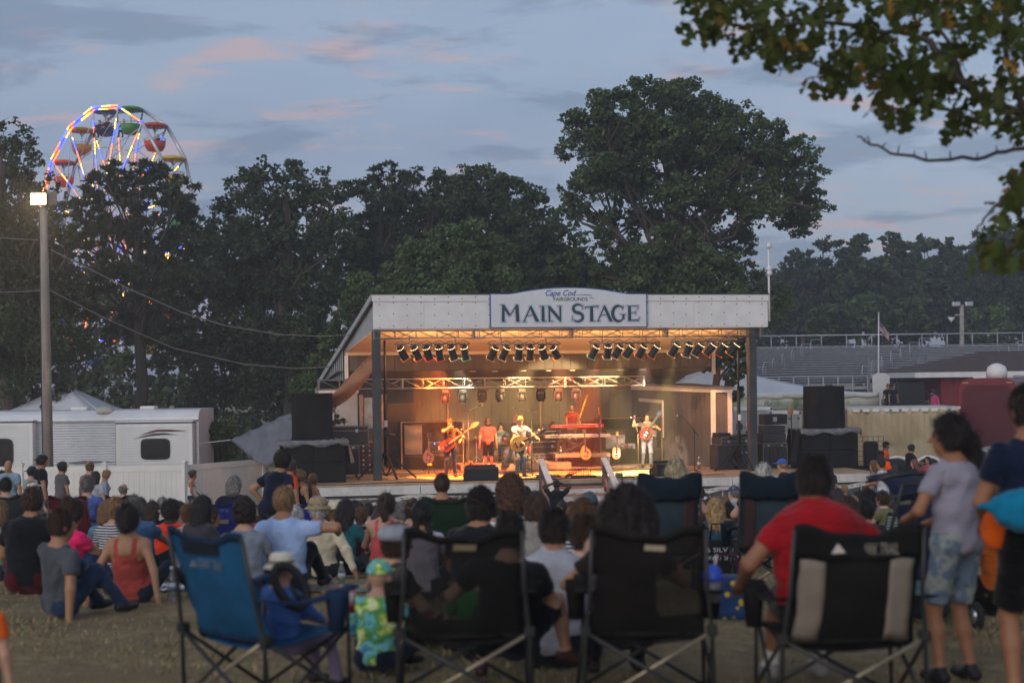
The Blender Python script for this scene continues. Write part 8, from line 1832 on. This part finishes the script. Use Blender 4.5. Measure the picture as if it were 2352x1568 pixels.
# foreground
C('dark haired man in glasses in the black mesh chair with the bare leg', 1170, 1192, 7.35, 'chair', .90, face=0, fix=True, hk=.88, pel=(0, 0, .34), glasses=True, tl=(.10, -.08, 1), tc='#16161b', bottom='shorts', bc='#1a1d24', shoe='#3a1c18', hair='crop', hc='dark', skin='l', fR=(.44, .34, .20), kR=(.9, .5, 1), dfR=(1, .1, -.2), hR=(.20, .30, .62), hL=(-.25, .3, .66))
C('woman with big dark brown hair in the black mesh chair', 1440, 1139, 7.35, 'chair', .98, face=4, fix=True, hk=.9, pel=(0, 0, .37), fem=True, tc='#231d18', bc='#1b1c22', hair='curly', hc='#1d120c', skin='m', fat=1.15)
C('heavy man in red tee in the black and taupe chair', 1872, 1060, 7.1, 'chair', 1.06, face=4, fix=True, tc='#8f1019', bottom='shorts', bc='#2b2c30', hair='crop', hc='dark', skin='o', fat=1.38, sock=True, hL=(-.40, .12, .62), hR=(.40, .16, .64), tl=(-.03, -.08, 1), shoe='#8a8682')
C('man in grey newsboy cap with a gold stud turned to the right', 902, 1209, 8.9, 'cross', .85, face=-55, fix=True, tc='#3c3530', bc='#26282e', hair='short', hc='brown', hat='newsboy', hatc='#8f9298', skin='l')
C('child in green tie dye hood beside the blue chair', 868, 1296, 8.1, 'cross', .64, face=-15, fix=True, top='long', tmat=mat('#3f8f4a', .9, .1, 5, .3, 14, kind='tiedye', pscale=9.0), bc='#1c2030', hair=None, hat='cap', hatc=mat('#3f8f4a', .9, .1, 5, .3, 14, kind='tiedye', pscale=16.0), hs=1.25, skin='l')
C('red haired child in green tee beyond the black mesh chair', 1088, 1290, 8.6, 'cross', .64, face=10, fix=True, tc='#2a7a3c', bc='#20242c', hair='messy', hc='#4a1e10', hs=1.12, skin='l')
C('toddler in white hat sitting in the bright blue chair', 640, 1290, 7.15, 'chair', .66, face=-40, fix=True, lift=.04, top='long', tc='#4a6fb0', bottom='pants', bc='#7d6f86', hair=None, hat='bucket', hatc='#cfc6b4', hs=1.15, skin='l', hR=(.10, .42, .62), hL=(-.14, .40, .66))
C('girl in lilac grey tee and denim shorts standing with a long dark ponytail', 2190, 962, 7.5, 'stand', .83, face=28, fix=True, fem=True, tc='#8f8a98', bottom='shorts', bmat=cloth('#5f6f84', kind='patch', col2='#8f9690', pscale=12), shoe='#18161a', hair='sidepony', hc='#1a100c', skin='o', yaw=38, hs=1.12, hL=(-.20, .22, 1.10), hR=(.10, .30, 1.05), fL=(-.14, .02, .085), fR=(.12, 0, .085))
C('tall boy in navy tee and black shorts at the right edge', 2368, 898, 6.9, 'stand', .88, face=8, fix=True, tc='#101a30', bottom='shorts', bc='#08080b', shoe='#15151a', hair='crop', hc='#2a1c14', skin='o', hL=(-.16, .26, 1.00), hR=(.20, .26, 1.15), hs=1.1)
C('man in mint patterned shirt bent forward beyond the girl', 2122, 1148, 10.2, 'cross', .95, face=8, fix=True, tl=(.02, .16, 1), tmat=cloth('#93b8b0', kind='floral', col2='#5a8484', pscale=30), bc='#2a3038', hair='short', hc='brown', skin='t', hL=(-.30, .20, .58))
C('woman in dark floral dress sitting behind the turquoise towel', 2285, 1150, 10.5, 'cross', .95, face=15, fix=True, fem=True, tc='#a8541c', bottom='skirt', bmat=cloth('#120f0c', kind='floral', col2='#7a5c34', pscale=16), hair='long', hc='brown', skin='l')
C('child in orange tee at the lower left corner', -52, 1330, 5.6, 'stand', .62, face=-20, fix=True, tc='#d8601c', hair='short', hc='light', hs=1.2)
# far away near the grandstand
for (u, v, y, lab, tcol, f) in ((2040, 882, 78, 'man in dark tee standing under the grandstand entrance', '#1a1a1e', 160), (2051, 882, 77, 'bare armed man in dark vest under the grandstand entrance', '#14151a', 200), (2141, 893, 76.5, 'dark clothed person leaning on the red building', '#101014', -60), (2147, 897, 76.3, 'person in bright pink beside the red building', '#c8407a', -60)):
 C(lab, u, v, y, 'stand', 1.0, face=f, tc=tcol, bc='#1c1e26', hair='short', hc='dark', skin='m')
for l in LOG:
 if not .82 < l[3] < 1.14: print('SIZE', l)
# ---------------------------------------------------------------- the band
def on_stage(label, s, t, face, h=0.0, **k):
 k.setdefault('cell', .020); k.setdefault('fuzz', 150)
 return person(label, W(s, t, h), face+math.degrees(PHI), **k)
def held_guitar(name, label, s, t, face, M, bm, kind, h=0.0, **k):
 g = empty(name, W(s, t, h), PHI+math.radians(face), label, 'guitar'); guitar(g, M, bm, kind, **k); return g
def gm(x, y, z, ang, lean=0.0):
 """guitar across the chest: local frame of the player facing +y; strings face forward; ang = angle of the neck above horizontal, to the player's left"""
 return Matrix.Translation((x, y, z)) @ Matrix.Rotation(math.pi, 4, 'Z') @ Matrix.Rotation(math.pi/2-ang, 4, 'Y') @ Matrix.Rotation(lean, 4, 'X') @ Matrix.Scale(1.2, 4)
def build_band():
 on_stage('bass player in brown tee and backward cap with a hand at his mouth', 2.33, .72, 172, scale=1.03, tc='#4a3524', bc='#2c3444', hair='short', hc='brown', hat='backcap', hatc='#6a5230', skin='m', hR=(.02, .17, 1.50), eR=(.9, .3, -.6), hL=(-.30, .26, 1.10), eL=(-.8, -.2, -.5), fR=(.13, .05, .085), fL=(-.14, -.03, .085), yaw=-10)
 held_guitar('bass_guitar', 'sunburst electric bass slung on the bass player', 2.33, .72, 172, gm(.10, .17, 1.0, .62), SUNB, 'bass', neck_m=MAPLE)
 on_stage('man in salmon tee and black shorts walking away on stage', 3.89, 2.78, -8, scale=1.0, tc='#8a4a40', bottom='shorts', bc='#15120f', hair='bob', hc='#35110d', skin='m', fR=(.12, .12, .085), fL=(-.10, -.16, .12), shoe='#2a1d14')
 on_stage('drummer in grey tee sitting behind the red kit', 4.72, 5.05, 150, h=.22, scale=.98, base='chair', tc='#6e7a74', bc='#23262c', hair='short', hc='brown', skin='m', yaw=25, hR=(.22, .40, .80), hL=(-.22, .40, .80))
 on_stage('bald man in dark plaid shirt striding to the right on stage', 4.85, 3.2, -82, scale=1.06, tmat=cloth('#1c2436', kind='plaid', col2='#6f7686', pscale=8), top='long', bc='#232b3c', hair=None, skin='l', shoe='#2a1c14', glasses=True, fR=(.10, .20, .085), fL=(-.08, -.36, .16), hR=(.22, .24, 1.05))
 on_stage('singer in pale plaid shirt playing an acoustic guitar', 4.44, .25, 192, scale=1.05, tmat=cloth('#d8d2c6', kind='plaid', col2='#6a6672', pscale=9), bc='#5a6470', hair='short', hc='#8a6a40', skin='l', pitch=-22, yaw=-12, hR=(.06, .27, 1.02), eR=(1, -.2, -.3), hL=(-.44, .30, 1.12), eL=(-.7, -.2, -.6), shoe='#7a4a26')
 held_guitar('acoustic_guitar', 'amber jumbo acoustic guitar played by the singer', 4.44, .25, 192, gm(.12, .24, 1.04, .42), WOODN, 'jumbo', top_m=WOODN)
 on_stage('bald keyboard player in red henley behind two keyboards', 7.28, 5.2, 172, h=.47, scale=.92, tc='#8a2624', bc='#5c7490', hair=None, skin='m', pitch=-25, hR=(.22, .48, 1.00), hL=(-.30, .46, .98))
 on_stage('guitar player in striped tee holding up his strap', 9.41, 3.23, 168, scale=1.02, tmat=cloth('#2a2522', kind='stripes', col2='#8a7a64', pscale=8), bc='#76808a', hair='bob', hc='dark', skin='m', hR=(.42, .12, 1.62), eR=(.9, .4, -.9), hL=(-.24, .26, 1.32), eL=(-.9, -.1, -.6), shoe='#3a2a1e', fR=(.15, .02, .085), fL=(-.13, -.05, .085))
 held_guitar('electric_guitar', 'cherry red electric guitar with its neck raised', 9.41, 3.23, 168, gm(.04, .18, 1.14, .98), CHERRY, 'sg')
 o = MB().tube([Vector((.42, .14, 1.60)), Vector((.30, .16, 1.54)), Vector((.12, .12, 1.46))], .012, 5)
 st = empty('guitar_strap', W(9.41, 3.23, 0), PHI+math.radians(168), 'grey strap pulled up by the guitar player', 'strap'); MB().bar((.44, .17, 1.66), (.06, .14, 1.42), .05, .008).build('strap_band', cloth('#4a4d55'), st); MB().bev((.45, .17, 1.665), (.06, .02, .05), .006).build('strap_end', M_black, st)
 on_stage('sound engineer with beard and headset sitting at the monitor desk', 12.55, 1.55, 80, h=.24, scale=1.0, base='chair', tc='#15151a', bottom='shorts', bc='#2b2c30', hair='balding', hc='brown', skin='l', hR=(.12, .52, .66), hL=(-.22, .50, .68), tl=(0, .12, 1), pitch=12)
 r = sthing('work_stool', 12.55, 1.55, 'black stool under the sound engineer', 'stool'); MB().lathe([(.19, .62), (.20, .66), (.0, .675)], (0, 0, 0), 14).build('seat', M_black, r)
 for a in (0, 1.57, 3.14, 4.71): MB().tube([(math.cos(a)*.13, math.sin(a)*.13, .62), (math.cos(a)*.22, math.sin(a)*.22, 0)], .014, 5).build('leg', M_steel, r)
build_band()
# riders in the big wheel cars
for (u, v, lab) in ((228, 277, 'left rider in the blue wheel car'), (246, 272, 'right rider in the blue wheel car'), (284, 276, 'rider in the green wheel car'), (362, 310, 'rider in the red wheel car')):
 p = P(u, v, 96.3); person(lab, (p.x, 96.3, p.z-1.28), 170, 'chair', 1.0, tc='#20222a', hair='short', hc='black', cell=.035, group='riders in the big wheel')
# ---------------------------------------------------------------- small things in the crowd
def build_small():
 # tee prints
 for o in PEOPLE:
  if o['label'].startswith('woman with long curly'):
   put_text(text_mesh('advantage', .075, .30, 0, .001), mat('#9aa89a', .8), o, Matrix.Translation((0, -.335, .70)) @ Matrix.Rotation(math.radians(98), 4, 'X'), 'shirt_print')
 p = gp(1655, 1190, 15.8); r = empty('tote_bag', p, 0, 'black bag lettered SILVER PAWN SHOP between the two navy chairs', 'bag'); MB().bev((0, 0, .20), (.44, .16, .40), .04).build('bag_body', M_blackcloth, r)
 for i, (t, w) in enumerate((('SILVER', .26), ('PAWN', .17), ('SHOP', .16), ('&', .045))): put_text(text_mesh(t, .07, w, 0, .001), mat('#b8bcc4', .7), r, Matrix.Translation(((.03, -.10, .10, -.15)[i], -.088, (.30, .21, .21, .30)[i])) @ Matrix.Rotation(math.pi/2, 4, 'X'))
 MB().tube([(-.12, 0, .39), (-.10, 0, .58), (.10, 0, .58), (.12, 0, .39)], .012, 5).build('handle', M_blackcloth, r)
 bottle(gp(396, 1375, 12.3), 'large clear water jug standing on the grass beside the coral top', .30, cap=(.8, .8, .85)); bottle(gp(785, 1330, 14.2), 'water bottle with green label on the grass beside the cream shirt', .25, (.5, .6, .6), (.9, .9, .9)); bottle(gp(808, 1235, 19.0), 'soda bottle with red cap by the girl in maroon', .28, (.4, .42, .42), (.5, .05, .05))
 p = gp(752, 1335, 14.0); r = empty('plastic_tub', p, 0, 'round clear plastic tub lying on the grass', 'tub'); MB().lathe([(.055, -.04), (.062, .04), (.058, .04), (.05, -.035)], (0, 0, .065), 16, R=Matrix.Rotation(1.2, 3, 'X')).build('tub_wall', mat((.30, .30, .30), .15, .05, trans=.6), r); MB().lathe([(.064, .036), (.064, .044)], (0, 0, .065), 16, R=Matrix.Rotation(1.2, 3, 'X')).build('rim', mat((.30, .30, .30), .3), r)
 for (u, v, y, lab, c1, c2, w) in ((770, 1345, 13.4, 'crumpled teal and orange cloth on the grass', '#4a6a6c', '#b06a34', .5), (385, 1312, 14.0, 'white and navy checked cloth on the grass', '#b8bcc6', '#26304c', .5)):
  p = gp(u, v, y); G = [[(p.x+(-.5+i/14)*w*1.3, y+(-.5+j/10)*w, p.z+.02+.035*abs(math.sin(i*1.3+j*.7)*math.sin(j*1.7-i*.5))) for j in range(11)] for i in range(15)]
  o = MB().sheet(G, .006).build('picnic_cloth', cloth(c1, kind='patch', col2=c2, pscale=9)); tag(o, lab, 'cloth')
 # steering wheel shaped toy held in the blue chair, red drink, held towel, cup in holder
 p = P(668, 1345, 7.05); r = empty('toy_wheel', p, 0, 'black ring shaped toy held up in the blue chair', 'toy'); R = Matrix.Rotation(-.55, 3, 'Y') @ Matrix.Rotation(.5, 3, 'Z')
 MB().tube([R @ Vector((.065*math.cos(a), 0, .115*math.sin(a))) for a in np.linspace(0, 2*math.pi, 21)[:-1]], .023, 8, closed=True).build('ring', M_rubber, r); MB().tube([R @ Vector((0, 0, -.11)), R @ Vector((0, 0, .0))], .014, 6).build('spoke', M_rubber, r)
 p = P(800, 1375, 7.3); r = empty('drink_cup', p, 0, 'red and white drink cup beside the tie dye hood', 'cup'); MB().lathe([(.032, -.07), (.042, .06), (.038, .06), (.03, -.06)], (0, 0, 0), 14).build('cup_wall', mat('#b01a2a', .5, kind='patch', col2='#c8b8b8', pscale=14), r); MB().lathe([(.044, .055), (.044, .068), (.0, .075)], (0, 0, 0), 14).build('lid', M_white, r)
 p = P(1637, 1330, 6.95); r = empty('drink_cup', p, 0, 'clear tumbler with bright blue dome lid in the chair holder', 'cup'); MB().lathe([(.035, -.11), (.047, .0), (.045, .0), (.033, -.10)], (0, 0, 0), 14).build('cup_wall', mat((.30, .28, .32), .2, .05, trans=.5), r); MB().lathe([(.050, -.004), (.050, .012), (.040, .05), (.018, .07), (.0, .074)], (0, 0, 0), 16).build('lid', mat((.03, .09, .55), .35), r); MB().tube([(.01, 0, .06), (.02, 0, .12)], .006, 6).build('straw', M_white, r)
 p = P(1672, 1330, 9.5); r = empty('beach_bag', gp(1672, 1330, 10.2), 0, 'colourful patterned bag on the grass behind the blue lidded cup', 'bag'); MB().bev((0, 0, .16), (.30, .2, .32), .06).build('bag_body', cloth('#27406a', kind='floral', col2='#b8a030', pscale=14), r); MB().tube([(-.08, 0, .30), (-.06, 0, .46), (.06, 0, .46), (.08, 0, .30)], .012, 5).build('handle', cloth('#4a1838'), r)
 # turquoise towel and orange bag carried by the boy at the right edge
 c0 = P(2322, 1165, 6.7); pr = [ell((0, 0, 0), (.10, .07, .075), k=.03), ell((.05, .02, -.05), (.10, .07, .07), k=.03), cone((-.05, 0, .01), (-.165, -.02, .005), .035, .012, k=.03), ell((.06, 0, .045), (.07, .06, .04), k=.03)]
 V, Q = surface(pr, .009); V = V+(wob(V, 4, 34)*.013)[:, None]*_v(.5, .5, .7); o = bpy.data.objects.new('rolled_towel', quads_mesh('rolled_towel', V, Q, None, [cloth('#0d6f92')])); link(o); o.location = c0; tag(o, 'rolled turquoise towel carried by the boy at the right edge', 'towel')
 c0 = P(2288, 1215, 6.9); pr = [ell((0, 0, 0), (.075, .05, .10), k=.03), cone((0, 0, .06), (.02, 0, .14), .04, .02, k=.03)]
 V, Q = surface(pr, .009); V = V+(wob(V, 8, 30)*.005)[:, None]*_v(.5, .5, .7); o = bpy.data.objects.new('cloth_bag', quads_mesh('cloth_bag', V, Q, None, [cloth('#c4500e')])); link(o); o.location = c0; tag(o, 'bright orange cloth bag hanging below the turquoise towel', 'bag')
 # push chair
 g = gp(2100, 1250, 9.6); r = empty('push_chair', g, math.radians(15), 'navy push chair with arched hood behind the standing girl', 'push chair'); NV = cloth('#1a2138'); NV2 = cloth('#20263c')
 MB().sheet([[(-.22+.44*i/8, -.16+.03*math.sin(i), .34+.50*j/8) for j in range(9)] for i in range(9)], .03).build('backrest', NV2, r)
 G = []
 for i in range(11):
  a = math.pi*.08+math.pi*.62*i/10; G.append([(x, -.16+.34*(1-math.cos(a))*.75-.02, .80+.20*math.sin(a)+.03*math.cos(x*6)) for x in np.linspace(-.24, .24, 9)])
 MB().sheet(G, .012).build('hood', NV, r)
 for k in range(3):
  a = math.pi*(.12+.26*k); MB().tube([(x, -.18+.34*(1-math.cos(a))*.75, .815+.20*math.sin(a)+.03*math.cos(x*6)) for x in np.linspace(-.25, .25, 9)], .011, 5).build('hood_rib', M_dark, r)
 MB().bev((0, .06, .36), (.44, .44, .06), .02).build('seat', NV2, r); MB().bev((0, -.19, .62), (.36, .05, .30), .02).build('rear_pocket', NV, r)
 for s in (-1, 1):
  MB().tube([(s*.26, -.30, .98), (s*.26, -.16, .70), (s*.26, .10, .32), (s*.26, .36, .10)], .013, 6).build('frame_tube', M_dark, r); MB().tube([(s*.26, .06, .36), (s*.26, -.26, .10)], .013, 6).build('rear_strut', M_dark, r)
  for y in (-.26, .36):
   w = MB().lathe([(.08, -.02), (.095, -.01), (.095, .01), (.08, .02)], (s*.29, y, .095), 16, R=Matrix.Rotation(math.pi/2, 3, 'Y')).build('wheel', M_rubber, r); MB().lathe([(.05, -.024), (.05, .024)], (s*.29, y, .095), 10, R=Matrix.Rotation(math.pi/2, 3, 'Y')).build('rim', M_steel, w)
 MB().tube([(-.26, -.30, .98), (0, -.34, 1.0), (.26, -.30, .98)], .016, 7).build('push_bar', M_rubber, r)
 # items on the folding table
 p = gp(2050, 1080, 48.0); r = empty('hand_bag', (p.x+.3, 47.9, gz(p.x, 48)+.755), 0, 'dark handbag on the white folding table', 'bag'); MB().bev((0, 0, .12), (.30, .16, .24), .04).build('bag_body', M_blackcloth, r); MB().tube([(-.1, 0, .23), (-.05, 0, .34), (.05, 0, .34), (.1, 0, .23)], .012, 5).build('handle', M_black, r)
build_small()
# ---------------------------------------------------------------- stage smoke: a thin closed cloud under the roof, shows the lamp beams
def build_smoke():
 m = bpy.data.materials.new('stage_smoke'); m.use_nodes = True; nt = m.node_tree; nt.nodes.clear(); N = nt.nodes.new
 o = N('ShaderNodeOutputMaterial'); v = N('ShaderNodeVolumePrincipled'); v.inputs['Density'].default_value = .018; v.inputs['Color'].default_value = (.9, .9, .9, 1); v.inputs['Anisotropy'].default_value = .25
 nt.links.new(v.outputs[0], o.inputs['Volume'])
 b = MB().bbox((-.3, .3, .05), (11.2, 6.95, 3.30)).build('stage_smoke', m); b.location = S0; b.rotation_euler = (0, 0, PHI)
 tag(b, 'thin drifting smoke lit by the coloured stage lamps', 'smoke', kind='stuff')
build_smoke()
def build_haze():
 m = bpy.data.materials.new('haze'); m.use_nodes = True; nt = m.node_tree; nt.nodes.clear(); N = nt.nodes.new
 o = N('ShaderNodeOutputMaterial'); v = N('ShaderNodeVolumePrincipled'); v.inputs['Density'].default_value = .0015; v.inputs['Color'].default_value = (.86, .9, .97, 1); v.inputs['Anisotropy'].default_value = .2
 nt.links.new(v.outputs[0], o.inputs['Volume'])
 b = MB().bbox((-760, -45, -3.7), (760, 960, 23.0)).build('haze', m); tag(b, 'thin evening haze lying over the fairground', 'haze', kind='stuff')
build_haze()
